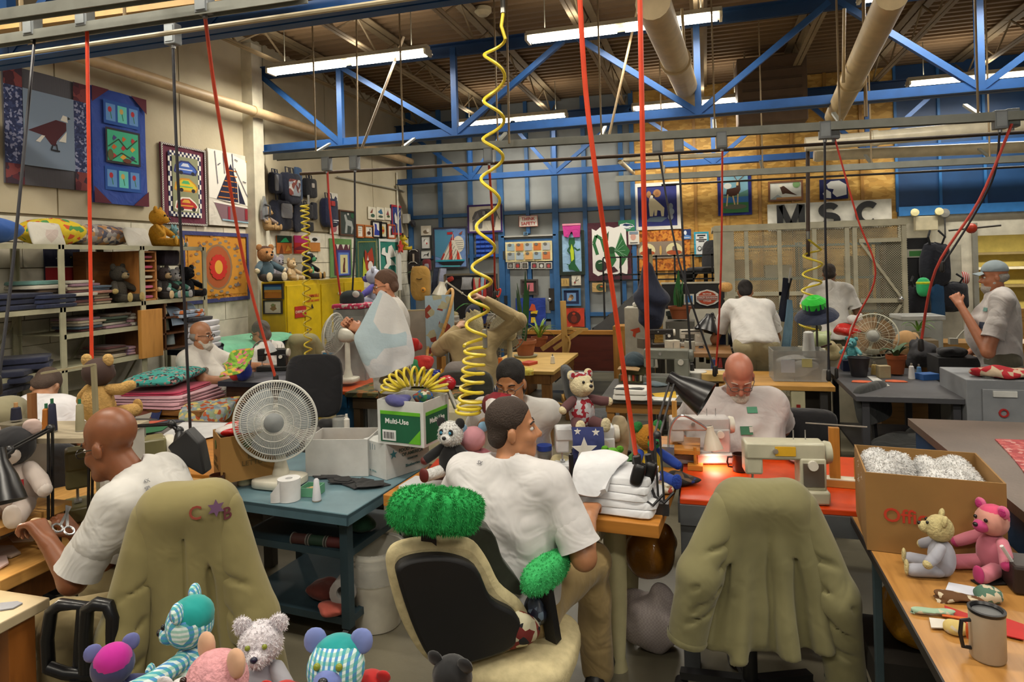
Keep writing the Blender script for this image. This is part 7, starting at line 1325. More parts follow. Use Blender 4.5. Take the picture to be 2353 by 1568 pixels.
for i,(px,py,s,c,lb) in enumerate(((2150,620,(.34,.22,.55),'#1a1d2a','large black backpack hung high with straps'),(2110,690,(.3,.2,.4),'#14161f','navy bag below the large black backpack'),(2190,675,(.34,.22,.36),'#1c1f2a','round black bag right of the backpacks'),(2150,700,(.2,.16,.5),'#24507a','blue garment hanging under the backpacks'))):
    t=root('hanging_bag',lb,'bag',pd(px,py+40,8.35),.2);MB().sup((0,0,s[2]/2),(s[0]/2,s[1]/2,s[2]/2),.6,.7,18,wob=.1).build('body',CL(c),t)
    for q in(-1,1): MB().tube([(q*.06,-.03,s[2]*.92),(q*.1,-.05,s[2]*1.15),(q*.05,0,s[2]*1.3)],.014,6).build('strap',CL('#101218'),t)
t=root('knitted_hat','bright green and yellow knitted cap hung on the backpacks','hat',pd(2122,660,8.2));MB().sup((0,0,0),(.08,.07,.12),.8,.9,14).build('body',CL('#2fae6a'),t);MB().sup((0,0,.05),(.082,.072,.03),.8,.9,14).build('yellow_band',CL('#b9c82a'),t)
t=root('red_helmet','red and white striped cap on the white cupboard','hat',pd(2205,640,9.15));MB().sup((0,0,0),(.12,.1,.1),.8,.9,16).build('body',mat('#c4c0ba','stripe',.8,sc=3,col2='#b01f22'),t)
cpb=root('white_cupboard','white wall cupboard behind the backpacks','cupboard',(2.95,10.2,0));MB().box((0,.1,.95),(.62,.4,1.9)).build('body',P('#b9b5a4',.6),cpb,False);MB().box((0,-.11,1.15),(.58,.02,1.44)).build('door',P('#c2beae',.6),cpb,False)
bc=root('black_cabinet','dark open cupboard left of the backpacks','cupboard',(2.5,9.7,0));MB().box((0,.1,1.0),(.5,.4,2.0)).build('body',P('#1c1c22',.6),bc,False)
pic('green_poster','small green landscape card above the dark cupboard','picture',('Y',9.58),(2083,573,2122,592),'#c9c9c0',[('#4a8a4a','r',(.15,.15,.9,.8))],.006)
# standing worker far right and grey cabinet
rm_=pd(2298,720,5.25)
rmt,_h=person('white-bearded standing worker in a grey cap holding his chin at far right',(rm_.x,rm_.y,0),1.35,'#a5694a','#bdb8b6','#5a5648',(((-.3,.12,1.05),(-.06,.27,1.4)),((.3,.02,1.1),(.26,.2,.95))),sit=False,zp=.97,tl=.52,head=(.1,-.12,0),beard=('#a8a29a',.03),cap='#7d8a90',palm=((1,0,.3),(-1,0,0)),curl=(.9,.4),hem=.16,belly=.2,hair=('#8a8680','fringe'))
for nm,x,y,w,h,c,lb in(('chest_mark',2266,712,.05,.03,'#6a9a94','teal printed mark'),('badge_clip',2258,748,.05,.05,'#2a3a50','dark badge')): MB().box((0,0,0),(w,h,.004)).build(nm,P(c,.5),rmt,False).matrix_local=stick(rmt,'shirt',x,y)
gc=root('grey_cabinet','grey steel cabinet with a round blue badge at far right','cabinet',(2.2,5.35,0));GC=P('#7f8286',.5);MB().box((0,.2,.47),(.98,.55,.94)).build('body',GC,gc,False,bevel=.005);MB().box((.03,-.085,.45),(.86,.02,.86)).build('door',P('#85888c',.5),gc,False,bevel=.004)
MB().cyl((.12,-.1,.5),(.12,-.112,.5),.13,n=28).build('badge',P('#c9cac8',.5),gc);text('NA','badge_lettering',F_('#2a2f86'),gc,frame((.12,-.115,.5),(1,0,0),(0,0,1)),.13);MB().tube([(-.28+.025*math.cos(k*.6),-.1,.72+.025*math.sin(k*.6)) for k in range(11)],.007,5,True).build('red_ring',P('#a82a2a',.5),gc);MB().box((-.27,-.1,.85),(.14,.01,.04)).build('white_label',P('#d0d0cc',.5),gc,False)
for i,(px,py,s,c,lb) in enumerate(((2290,850,(.4,.25,.09),'#a8202a','red printed fabric at the bottom of the heap on the grey cabinet'),(2270,838,(.3,.2,.08),'#1f2a1c','dark green fabric in the heap on the grey cabinet'),(2300,826,(.24,.18,.07),'#3a8a34','bright green fabric in the heap on the grey cabinet'),(2262,812,(.22,.16,.08),'#8a2a30','wine red fabric on top of the heap on the grey cabinet'),(2340,845,(.25,.2,.12),'#b52a28','red fabric at the right end of the grey cabinet'))): heap(lb,(1.95+.13*i,5.4+.05*(i%2),.942),s,mat(c,'print',.9,sc=2,cols=[c,c,'#b9a48a']),'fabric_heap','fabric',seed=80+i)
lamp('cream lamp with a bent neck lighting the worker at far right',[pd(2190,790,5.5),pd(2215,760,5.5),pd(2238,752,5.45)],(.12,-.2,-1),'#b9ad94',.05,.12,lit=10,flex=True,arm=P('#9a988c',.4),bw=8)
ls=MB().box((0,0,.48),(.3,.3,.96)).build('dark_stand',P('#2a2a2c',.6),None,False);ls.location=(*pd(2190,830,5.5).xy,0);tag(ls,'dark stand under the cream bent-neck lamp','stand')
heap('black cloth bundle beside the cream lamp',(*pd(2190,830,5.45).xy,.962),(.25,.2,.1),'#16161a','black_bundle','cloth',91)
pipe('wall_hook_bar','thin dark bar with a red ball on the right wall',[pY(2180,530,9.4),pY(2300,518,9.4)],.012,P('#4a4640',.5))
t=root('red_ball_hook','small red ball at the end of the black cord','ball',pY(2232,525,6.0));MB().ell((0,0,0),.04).build('ball',P('#b0361c',.4),t)
# ================================================================ foreground: right half
OAK=WD('#b5782f','#935c20',st=(1,9,9));CREAM=P('#b9b28a',.45)
t1=table('butcher-block work table with cream tapered legs in the centre',-1.47,-.18,2.78,3.55,.76,OAK,CREAM,.055,.09,rz=-.075,name='sewing_table',round_leg=True,inset=.19)
dl=t1.location
dw=root('drawer_unit','cream drawer with a red stripe under the butcher-block table','drawer',pd(1330,1215,2.92),-.075);MB().box((0,.1,.02),(.22,.3,.09)).build('body',P('#b5ae98',.5),dw,False);MB().box((0,-.055,.02),(.21,.012,.08)).build('front',P('#c2bca8',.5),dw,False);MB().box((0,-.063,.0),(.19,.006,.024)).build('white_strip',P('#d6d2c6',.5),dw,False);MB().box((0,-.067,.0),(.185,.004,.009)).build('red_strip',P('#b02430',.5),dw,False)
# --- worker in front of it and his chair
hd=pd(1178,1022,2.62);rz2=-.12;fx=Vector((-math.sin(rz2),math.cos(rz2),0));l2=hd-fx*.11
m2,_h=person('worker in white shirt with cropped hair looking right, seen from behind',(l2.x,l2.y,0),rz2,'#b07a56','#c2c0c0','#9a8458',(((-.3,.12,.76),(-.2,.4,.8)),((.31,.02,.76),(.25,.3,.8))),head=(-1.15,.06,0),lean=.12,zp=.56,tl=.5,hair=('#33261e','short'),g=1.08,hem=.02,sl=.86,fold=.006,res=.0075,legs=[[(-.16,.42,.53),(-.16,.44,.1)],[(.21,.44,.55),(.22,.46,.1)]],brow='#1c1410',neckf=.04,hs=.93)
text('SX','shirt_mark',F_('#5a5a62'),m2,stick(m2,'shirt',1104,1066),.022,bold=0)
ch=root('padded_office_chair','black-backed office chair with cream fleece edge and green fuzzy headrest','chair',(*pd(1080,1450,2.3).xy,0))
k_=2.2/1520;O=pd(1060,1400,2.2);axx=(RT+FW*.35).normalized();ayy=(UP*.96+FW*-.1+axx*-.02).normalized();FRM=frame(O,axx,ayy)
def outl(nm,pp,m,z0,z1,bv):
    mb=MB();mb.M=FRM;q=[];N_=len(pp);V2=[Vector(((x-1060)*k_*1.06,(1400-y)*k_,0)) for x,y in pp]
    for i in range(N_):
        for s in(0,.25,.5,.75): 
            a,b,c,d=V2[i-1],V2[i],V2[(i+1)%N_],V2[(i+2)%N_];u=s;q.append((((2*b)+(c-a)*u+(2*a-5*b+4*c-d)*u*u+(3*b-a-3*c+d)*u**3)*.5))
    mb.prism([(p.x,p.y) for p in q],z0,z1);return mb.build(nm,m,ch,True,world=True,bevel=bv)
outl('back_shell',[(928,1300),(930,1262),(970,1250),(1040,1262),(1095,1300),(1125,1380),(1175,1425),(1192,1465),(1180,1500),(1140,1520),(1040,1525),(990,1505),(955,1420)][::-1],P('#0e0e11',.55),-.02,.03,.012)
outl('fleece_edge',[(912,1300),(915,1248),(950,1229),(1020,1232),(1092,1250),(1128,1300),(1158,1375),(1205,1430),(1222,1480),(1205,1525),(1150,1548),(1030,1550),(975,1512),(932,1410)][::-1],FU('#c2b58c',sc=.4,bump=.3),-.075,-.012,.025)
outl('green_back_cloth',[(950,1232),(1000,1205),(1090,1228),(1152,1255),(1175,1330),(1215,1400),(1210,1430),(1150,1380),(1110,1290),(1030,1250)][::-1],CL('#23281c'),-.15,-.07,.02)
hm=MB().sup((0,0,0),(.155,.07,.062),.6,.6,26,wob=.02);Rh=Matrix((axx,FW,UP)).transposed()@RY(.22);hc_=pd(1005,1172,2.14)
hm.v=[tuple(hc_+Rh@Vector(v)) for v in hm.v];ho=hm.build('headrest',FU('#1f9a4a',sc=.5),ch,world=True);fuzz(ho,9000,.015,mat('#1f9445','plain',.9),'headrest_fuzz',.0011)
MB().box(pd(985,1232,2.17),(.05,.012,.13),rz=.4).build('headrest_strap',P('#121215',.6),ch,False,world=True)
MB().sup((0,0,0),(.235,.24,.06),.5,.6,22).build('seat_cushion',FU('#c2b58c',sc=.4,bump=.3),ch).location=pd(1180,1490,2.42)-ch.location
am=MB().sup((0,0,0),(.05,.135,.05),.7,.7,20,wob=.03);a,b=pd(1208,1352,2.25),pd(1298,1278,2.48);Ra=(b-a).to_track_quat('Y','Z').to_matrix();am.v=[tuple((a+b)/2+Ra@Vector(v)) for v in am.v];ao=am.build('armrest_pad',FU('#34a85c',sc=.5),ch,world=True);fuzz(ao,3500,.009,mat('#3fb468','plain',.9),'armrest_fuzz',.001)
MB().bar(pd(1252,1350,2.33),pd(1272,1470,2.36),.05,.03).build('armrest_post',P('#131316',.5),ch,False,world=True)
cs_=pd(1150,1480,2.42)
MB().cyl((cs_.x,cs_.y,.08),(cs_.x,cs_.y,.44),.03).build('post',P('#131316',.5),ch,world=True)
for i in range(5):
    a=i*1.257+.2;MB().bar((cs_.x,cs_.y,.1),(cs_.x+.3*math.cos(a),cs_.y+.3*math.sin(a),.07),.05,.03).build('base_leg',P('#131316',.5),ch,False,world=True);MB().cyl((cs_.x+.3*math.cos(a),cs_.y+.3*math.sin(a)-.02,.03),(cs_.x+.3*math.cos(a),cs_.y+.3*math.sin(a)+.02,.03),.03).build('caster',P('#131316',.5),ch,world=True)
heap('red white and black printed cloth bundle tucked on the chair seat',pd(1200,1480,2.3),(.16,.14,.15),mat('#6a1f1c','print',.9,sc=3,cols=['#c2bca0','#7a2a22','#16181c','#b5ae96']),'printed_bundle','cloth',101,.007);heap('shiny dark blue patterned bag tucked above the printed bundle',pd(1232,1430,2.36),(.1,.1,.13),mat('#1a2030','print',.4,sc=4,cols=['#2a3444','#0e1014','#5a6a7a','#10121a']),'patterned_bag','bag',102,.007)
# --- panda, boxes and toys on the table
for i,(c,lb,s,o) in enumerate((('#4a2a1a','brown book lying lowest under the panda',(.3,.22,.03),0),('#b5361c','red-orange book directly under the panda',(.24,.2,.028),.03))):
    b=MB().box((0,0,s[2]/2),s).build('book',P(c,.5),None,False,bevel=.003);p=pz(1040,1100,.762);b.location=(p.x,p.y+.04,.762+o);b.rotation_euler=(0,0,.25-.1*i);tag(b,lb,'book')
b=MB().box((0,0,.008),(.24,.16,.016)).build('notebook',mat('#c9c9cc','stripe',.6,sc=3,col2='#c9c9cc',st=(0,6,0)),None,False);b.location=pz(985,1118,.762);b.rotation_euler=(0,0,-.1);tag(b,'thin white notebook before the panda with a navy edge','book')
pp_=pz(1036,1098,.822);pa=plush('black and white panda bear with blue eyes sitting on books',(pp_.x,pp_.y+.02,.822),3.05,.285,CL('#101013'),name='panda_bear',head='#d2d2d0',ear=CL('#101013'),muz='#d2d2d0',arm=CL('#101013'),leg='#d2d2d0',pad=P('#5f1f1c',.5),eye='#3a86a8',eyew=CL('#141416'),snout=.07,legs=(.26,.38,.1))
fuzz([c for c in pa.children if c.name.startswith('head')][0],3000,.008,mat('#d8d8d6','plain',.95),'fuzz',.0009)
plush('pink plush toy with its back turned behind the panda',(*pd(1088,1040,3.25).xy,.762),.6,.3,CL('#b5707c'),name='pink_toy',head=CL('#c48a94'),ear=CL('#7fa8c4'))
heap('blue felt ears and scraps beside the pink toy',(*pd(1078,1000,3.4).xy,.762),(.12,.1,.2),'#5f94bc','blue_felt','felt',103)
# young worker facing us with red cloth
l3=pd(1166,885,3.62)
person('young dark-haired worker in glasses and white shirt sewing red cloth',(l3.x+.02,l3.y+.12,0),3.2,'#a8744e','#bdbbb7','#6a6450',((pd(1225,955,3.75),pd(1165,985,3.4)),(pd(1100,985,3.75),pd(1130,975,3.45)))[::-1] if False else ((pd(1222,968,3.72),pd(1170,975,3.42)),(pd(1098,985,3.8),pd(1125,968,3.5))),world_arms=True,head=(-.1,-.3,0),lean=.16,zp=.57,tl=.5,hair=('#15110f','full'),glasses='#4a4644',res=.008,neckf=.05,hs=.95,brow='#15110f',lids=True)
drape('dark red and white logo-printed cloth in the hands of the young worker',[[pd(1112,915,3.3),pd(1135,905,3.3),pd(1170,908,3.28),pd(1195,925,3.28)],[pd(1112,935,3.24),pd(1140,930,3.22),pd(1175,935,3.22),pd(1208,950,3.25)],[pd(1118,965,3.22),pd(1145,965,3.2),pd(1180,965,3.2),pd(1215,975,3.22)]],mat('#6f0f1c','print',.9,sc=1.6,cols=['#8a1424','#c9c6c4','#7a101e','#bdb9b8']),name='red_cloth',wob=.012)
heap('dark red felt hat shell held upright by the young worker',pd(1128,952,3.3),(.1,.1,.12),'#5f0f18','red_hat','hat',104,.006)
# white machine with star cloth and striped teddy
mp=pz(1345,1082,.762);sewing('white sewing machine half covered by a blue star cloth',(mp.x,mp.y,.762),.3,'#cdd0d2',None,.75)
sc2=root('star_cloth','navy cloth with white stars hanging over the white machine','cloth',pd(1350,1080,3.2));q=lambda x,y,d=3.2:pd(x,y,d)
MB().grid(lambda u,v:q(1313+72*u+3*math.sin(v*4),982+100*v,3.22-.03*math.sin(v*3)+.01*math.sin(u*7)),10,10,.004).build('sheet',CL('#2b3468'),sc2,world=True)
for x,y,r in((1343,1035,30),(1327,992,8),(1369,994,9)):
    pts=[];cc=q(x,y,3.165)
    for k in range(10): a=k*math.pi/5;rr=r*(1 if k%2==0 else .42)*3.17/1520;pts.append((rr*math.sin(a),rr*math.cos(a)))
    mb=MB();mb.M=frame(cc,RT,UP);mb.prism(pts,-.004,.003).build('star',CL('#cfccc4'),sc2,False,world=True)
WSU=mat('#a9a9ac','print',.9,sc=4.5,cols=['#8a1826','#b5b5b8','#a9a9ac','#8a1826']);STR=mat('#5a3a3c','stripe',.9,sc=12,col2='#b5b0b0',st=(0,0,1))
plush('cream-faced teddy in red and grey printed cloth sitting on the white machine',(mp.x-.01,mp.y+.0,.985),3.7,.3,WSU,head='#cfc4a0',muz='#cfc4a0',ear='#cfc4a0',inner=WSU,arm=STR,leg=STR,pad='#cfc4a0',nose='#1c1c22',arms=((.4,.12,.42),(.36,.15,.36)),hy=.25,hp=.15,patch=WSU)
t=root('table_riser','low wooden riser at the right end of the table','riser',pz(1540,1075,.76)+Vector((0,.12,0)));MB().box((0,0,.085),(.3,.26,.02)).build('top',OAK,t,False)
for q_ in(-1,1): MB().box((q_*.13,0,.037),(.02,.24,.075)).build('side',OAK,t,False)
plush('rainbow teddy with mustard head, yellow belly and blue arms beside the lamp',(*pd(1490,1062,3.2).xy,.762),3.7,.3,CL('#c9a51c'),head='#a8721c',muz='#1f8a4a',ear='#2a7a3a',arm=CL('#1c3f9a'),leg=CL('#1c3f9a'),pad='#1c3f9a',belly='#d2b01c',nose='#16161a')
plush('bright green frog-like toy leaning left of the rainbow teddy',(*pd(1408,1062,3.15).xy,.762),3.3,.2,'#5a9a24',name='green_toy',head='#5a9a24',muz='#6aa82c',hp=-.2)
plant('leafy green fabric plant between the green toy and rainbow teddy',(*pd(1435,1062,3.1).xy,.762),.05,.07,'#4a3a24',14,'#3a6a34',ll=.14,seed=21,saucer=False,lw=.02)
heap('tan felt animal shapes standing behind the striped teddy',(*pd(1415,980,3.45).xy,.762),(.14,.1,.3),'#9a8a6c','tan_felt','felt',105)
for i in range(5):
    p=pz(1418,1172,.762);fold(['lowest','second','third','fourth','top'][i]+' thick white batting sheet of the pile in front of the lamp',(p.x+.012*math.sin(i*2.2),p.y+.06,.762+.031*i),(.36-.012*i,.28-.01*i,.038),CL('#cfd1d5'),-.12+.06*math.sin(i*1.7),'white batting sheets',name='batting_sheet')
p=pz(1418,1172,.762);drape('loose white batting flap falling over the front of the pile',[[(p.x-.17,p.y+.12,.945),(p.x-.05,p.y+.14,.96),(p.x+.03,p.y+.12,.94)],[(p.x-.18,p.y-.02,.935),(p.x-.06,p.y-.03,.945),(p.x+.0,p.y-.02,.925)],[(p.x-.16,p.y-.1,.86),(p.x-.08,p.y-.11,.85),(p.x-.02,p.y-.1,.87)]],CL('#d4d6da'),name='batting_flap',th=.02,wob=.008)
for i,(x,y,d) in enumerate(((1466,1090,2.78),(1492,1085,2.82))):
    t=root('power_plug',('left' if i==0 else 'right')+' black power plug at the end of a thick red hose','plug',pd(x,y,d));MB().sup((0,0,0),(.028,.03,.05),.5,.6,14,RY(.3)).build('body',P('#121214',.35),t);MB().tube([(0,0,-.04),(.02,-.01,-.1),(.06,-.02,-.12),(.1,0,-.08)],.006,6).build('lead',P('#121214',.5),t);MB().cyl((0,0,.04),(-.005,0,.075),.016,n=10).build('collar',P('#1c1c1f',.4),t)
lamp('black jointed desk lamp clamped to the right end of the table',[pz(1521,1178,.762),pd(1510,1000,2.86),pd(1546,872,3.05),pd(1556,878,3.05)],(.75,-.15,-.42),'#131315',.085,.15,arm=P('#2a2a2c',.35))
lamp('silver gooseneck lamp with a glowing white shade over the old machine',[pd(1536,1045,3.4),pd(1540,985,3.4),pd(1565,955,3.4),pd(1605,972,3.4),pd(1632,992,3.4)],(.15,-.1,-1),'#c9c0ae',.05,.09,lit=14,flex=True,arm=ME('#c2c2c2',.2),bw=5)
def scissors(label,p,q,rz=0,m=None):
    t=root('scissors',label,'scissors',p,rz);mm=ME('#b9bcc0',.25)
    for s in(-1,1): MB().bar((-.012*s,-.03,.004),(.006*s,.1,.004),.01,.004).build('blade',mm,t,False);MB().tube([(-.02*s+.018*math.cos(k*.55),-.055+.024*math.sin(k*.55),.006) for k in range(12)],.004,6,True).build('finger_loop',mm,t)
    if q: t.rotation_euler=q
    return t
scissors('chrome scissors lying open on the butcher-block table',pz(1310,1160,.764),None,.35)
sheet('yellow tape measure strip along the table edge',[pz(x,y,.763).xy for x,y in((1275,1168),(1345,1177),(1345,1181),(1275,1172))],.7625,'#c9b41c','tape_measure','tape',.001)
t=root('screw_jar','clear jar of buttons with a blue lid','jar',pz(1252,1066,.762));MB().lathe([(0,0),(.035,0),(.038,.01),(.038,.07),(.033,.075),(0,.075)],(0,0,0),18).build('glass',mat('#8f9494','plain',.15,alpha=.55),t);MB().lathe([(0,.075),(.04,.075),(.04,.1),(0,.102)],(0,0,0),18).build('lid',P('#1c3f9a',.4),t);MB().lathe([(0,.004),(.033,.004),(.033,.05),(0,.055)],(0,0,0),14).build('buttons',P('#5a5450',.6),t)
t=root('spike_stand','black cone-footed spool spike on the table','stand',pz(1314,1128,.762));MB().lathe([(0,0),(.045,0),(.014,.045),(.01,.06),(.011,.17),(0,.172)],(0,0,0),16).build('body',P('#101012',.4),t)
heap('limp unsewn toy in grey and red cloth beside the worker',pz(1265,1100,.762),(.2,.2,.08),mat('#8a8d94','print',.9,sc=.8,cols=['#9a2a30','#8a8d94','#8a8d94','#c9bf9a']),'unsewn_toy','toy',106,.008);heap('cream unstuffed toy head beside the grey cloth',pz(1290,1078,.762),(.16,.12,.08),'#c4b98e','cream_toy_scrap','toy',107,.008)
# under the table
def bagm(c,a=None): return mat(c,'plain',.2,bump=.6,alpha=a)
heap('white mesh sack of stuffing under the table end',pz(1500,1490,0),(.28,.26,.34),mat('#b2a8a6','check',.9,sc=12,col2='#a49a98'),'mesh_sack','sack',108,.01,12);heap('amber plastic bag of stuffing on top of the mesh sack',pz(1495,1490,0)+Vector((0,.03,.33)),(.28,.26,.3),bagm('#8a5a1c'),'amber_bag','bag',109,.01,10,.006)
# --- chair with olive jacket
jl=pd(1748,1300,2.66);office_chair('swivel chair under the olive jacket on the right',(jl.x-.05,jl.y+.04,0),YAW-.06,'#202024',.46,.38,.36,.72,tiltb=0.,bt=.025)
jacket('large olive jacket hung over the right swivel chair',(jl.x,jl.y-.2,0),YAW-.06,.58,.58,1.01,'#7a7550',sl=((.54,-.02),(.7,.0)),hs=.12,seed=1.4,res=.009)
# --- orange table, machines and bearded worker
ot=table('bright orange table on a grey steel frame at right',-.14,1.0,3.06,3.86,.76,P('#c9400f',.35),P('#54575a',.5),.025,.07,name='orange_work_table',apron=.09,inset=.0)
l4=pd(1678,893,3.75)
m4,H4=person('bald bearded worker in white shirt and glasses bowed over a machine',(l4.x+.01,l4.y+.17,0),3.35,'#b0705a','#b5adab','#5a5648',((pd(1795,985,4.0),pd(1745,1035,3.72)),(pd(1570,990,4.0),pd(1620,1050,3.72))),world_arms=True,head=(-.12,-.62,.0),lean=.2,zp=.55,tl=.5,beard=('#b9b2a6',.04),glasses='#5a5450',g=1.4,belly=.7,res=.008,neckf=.06,brow='#a08a7c',hs=.98,lids=True)
for nm,x,y,w,h,c in(('chest_print',1728,943,.055,.035,'#2f7a58'),('id_badge',1715,990,.065,.045,'#2f6a4a'),('badge_photo',1725,988,.02,.03,'#b9b4ac')): MB().box((0,0,0),(w,h,.004)).build(nm,P(c,.5),m4,False).matrix_local=stick(m4,'shirt',x,y,.004 if 'photo' not in nm else .008)
mp=pz(1608,1064,.762);sewing('old white metal sewing machine before the bald worker',(mp.x,mp.y+.04,.762),.2,'#b5b0ae',None,.76)
cup('dark brown mug with a pale band on the orange table',pz(1702,1082,.762),.04,.085,'#2f1812',rz=3.2)
t=root('wood_peg_block','small wooden block with an upright peg on the orange table','block',pz(1598,1078,.762));MB().box((0,0,.012),(.075,.06,.024)).build('block',OAK,t,False);MB().cyl((0,0,.024),(0,0,.11),.008,n=10).build('peg',OAK,t)
t=root('wood_post','tall thin wooden post beside the lamp','post',pz(1553,1060,.762));MB().box((0,0,.16),(.025,.02,.32)).build('stick',WD('#b5853f',st=(8,8,1)),t,False)
mp=pz(1805,1158,.762);m_=sewing('cream and grey sewing machine with a yellow note at right',(mp.x,mp.y+.06,.762),.12,'#b5b29c',None,.84,c2='#a8a58f');MB().box((.0,-.053,.225),(.085,.004,.04)).build('yellow_note',P('#d2a21c',.7),m_,False);MB().box((.113,-.057,.125),(.085,.006,.1)).build('chrome_plate',ME('#8f8a86',.25),m_,False)
heap('crumpled cream cloth at the hand of the bald worker',pz(1775,1050,.762),(.2,.16,.09),'#c2b894','cream_rag','cloth',110,.008);heap('white lining cloth behind the cream machine',pz(1840,1062,.762),(.18,.14,.05),'#c9c9d0','white_rag','cloth',111)
heap('tangle of dark brown and navy scraps on the left of the orange table',pz(1570,1112,.762),(.22,.14,.06),mat('#2a1f1a','print',.9,sc=2.5,cols=['#17130f','#3a2a1c','#5a4430','#1c2f6a']),'scrap_tangle','fabric',112,.008);heap('pale fabric scraps at the right end of the butcher-block table',pz(1520,1130,.762),(.16,.14,.04),mat('#8a7a5c','print',.9,sc=3,cols=['#b5a98c','#6a5a44','#c9c4b8','#9a3a2a']),'pale_scraps','fabric',113)
sr_=root('spool_rack','wooden spool rack with one tall post and one dowel','rack',pz(1935,1125,.762)+Vector((0,.05,0)),-.05);MB().box((0,0,.016),(.24,.06,.032)).build('base_board',WD('#b08040'),sr_,False);MB().box((0,0,.034),(.24,.058,.005)).build('white_top',P('#cfc8b4',.6),sr_,False);MB().box((-.02,0,.15),(.045,.03,.24)).build('tall_post',WD('#a8722c','#8a5a20',st=(8,8,1)),sr_,False);MB().cyl((.07,0,.03),(.07,0,.135),.01,n=10).build('dowel',OAK,sr_);MB().bar((-.14,0,.285),(.12,0,.28),.005,.005).build('wire',P('#8f8a80',.4),sr_,False)
office_chair('black padded stool between the bald worker and the counter',(*pd(1830,990,4.3).xy,0),0,'#17171a',.62,.4,.2,.8)
# --- right counter and oak table
ctr=root('long_counter','worn brown counter with a blue painted side at far right','counter',(1.85,3.3,0));MB().box((0,0,.88),(1.56,1.8,.04)).build('countertop',mat('#6a5a4e','concrete',.5,col2='#54463c',sc=2),ctr,False);MB().box((0,0,.43),(1.5,1.74,.86)).build('body',P('#1f3a5c',.6),ctr,False)
drape('pink floral cloth with a lime edge on the counter',[[pz(2287,1012,.9),pz(2400,1015,.9)],[pz(2330,1060,.9),pz(2420,1060,.9)],[pz(2365,1105,.9),pz(2450,1110,.9)]],mat('#a8484a','print',.9,sc=4,cols=['#b55a58','#9a4044','#c08a84']),name='floral_cloth',wob=.003)
WT=WD('#a8793f','#8f622e',st=(9,1,9),r=.4)
tr=table('oak-topped folding table in the lower right corner',.55,1.05,.7,3.02,.752,WT,P('#3f5258',.5),.03,.03,name='folding_table',inset=.06)
MB().box((-.249,0,.737),(.006,2.32,.03)).build('dark_edge',P('#1c1512',.6),tr,False)
MB().bar((-.19,.6,.1),(-.19,.1,.7),.02,.02).build('leg_brace',P('#5a6e74',.5),tr,False)
fl_=pz(1994,1257,.754);bxo=carton('big open brown carton of white stuffing at the end of the oak table',(fl_.x+.225,fl_.y+.14,.754),.43,.38,.285,-.1,'#8f6a38')
text('Office','box_lettering',F_('#b5341c'),bxo,frame((-.075,-.192,.135),(1,0,0),(0,0,1)),.07)
for i,(x,s) in enumerate(((-.12,(.19,.28,.24)),(.08,(.22,.32,.2)))): h_=heap(('left' if i==0 else 'right')+' mound of white stuffing inside the open carton',bxo.location+Vector((x,.0,.12)),s,mat('#d0d0d0','fur',.98,sc=.6),'white_stuffing','stuffing',114+i,.008,26,.008);fuzz(h_.children[0],6000,.011,mat('#d0cecc','plain',.95),'loose_tufts',.0016)
plush('cream teddy bear in a pale grey suit sitting on the oak table',pz(2165,1322,.754),1.4,.215,CL('#9a9ba6'),head='#b5a878',muz='#b9ac7c',ear='#b5a878',arm=CL('#9a9ba6'),leg=CL('#9a9ba6'),pad='#b9ac7c',nose='#151515',hp=.25)
plush('two-tone pink teddy bear sitting beside the cream teddy',pz(2285,1316,.754),2.05,.24,CL('#b56678'),head=CL('#c48a7c'),patch=CL('#c9446c'),ear=CL('#c45a84'),inner='#a82a6a',muz=CL('#b53a72'),pad=CL('#a82a62'),arm=CL('#bf7080'),leg=CL('#bf7080'),nose='#151518')
cup('pale travel mug with an orange mark and black lid on the oak table',pz(2270,1512,.754),.042,.125,mat('#a89a86','plain',.35),name='travel_mug',rz=3.3,lid='#17171a',hc='#17171a');tm=bpy.context.scene.objects['travel_mug'] if 'travel_mug' in bpy.context.scene.objects else None
if tm: MB().tube([(.0435*math.cos(a),.0435*math.sin(a),.055+.022*math.sin(k*.55)) for k in range(11) for a in [-.9+.025*k*0+.42*math.cos(k*.55)*.8]],.005,6,True).build('orange_mark',P('#c9541c',.4),tm)
t=root('dark_camera_case','dark brown case at the right edge of the oak table','case',pz(2345,1350,.754));MB().box((.02,0,.045),(.12,.12,.09)).build('body',P('#231512',.5),t,False,bevel=.01);MB().cyl((-.03,-.02,.09),(-.06,-.03,.14),.006,n=8).build('white_stick',P('#c9c9c9',.4),t)
for i,(pp,c,lb,nm) in enumerate((([(2180,1340),(2290,1360),(2275,1385),(2165,1375)],'#c9ccd8','white paper sheet on the oak table','paper'),([(2230,1335),(2315,1330),(2315,1345),(2250,1347)],'#16120f','black felt strip on the oak table','felt_strip'),([(2170,1395),(2240,1420),(2240,1440),(2175,1418)],'#a8201c','dark red card wedge on the oak table','card'),([(2310,1425),(2353,1440),(2353,1475),(2310,1465)],'#b0201c','glossy red card right of the travel mug','card'),([(2135,1425),(2215,1435),(2200,1450),(2140,1448)],'#c9c4bc','folded white strip on the oak table','paper_strip'),([(2165,1418),(2235,1428),(2235,1433),(2165,1422)],'#c05a1c','orange pencil on the oak table','pencil'))): sheet(lb,[pz(x,y,.754).xy for x,y in pp],.7535+.0012*i,c,nm,'paper' if 'paper' in nm else nm.replace('_',' '),.003)
for i,(x,y,s,c,lb) in enumerate(((2140,1412,(.1,.05,.02),'#8fa890','flowered green scrap on the oak table'),(2200,1455,(.06,.05,.035),'#c2ac6a','crumpled cream scrap on the oak table'),(2210,1385,(.12,.06,.025),'#5a3a1c','brown felt scrap on the oak table'),(2265,1380,(.07,.06,.04),'#4a6a5a','green patterned scrap by the travel mug'))): heap(lb,pz(x,y,.754),s,mat(c,'print',.9,sc=6,cols=[c,c,'#b9ac94']),'fabric_scrap','fabric',120+i,.004)
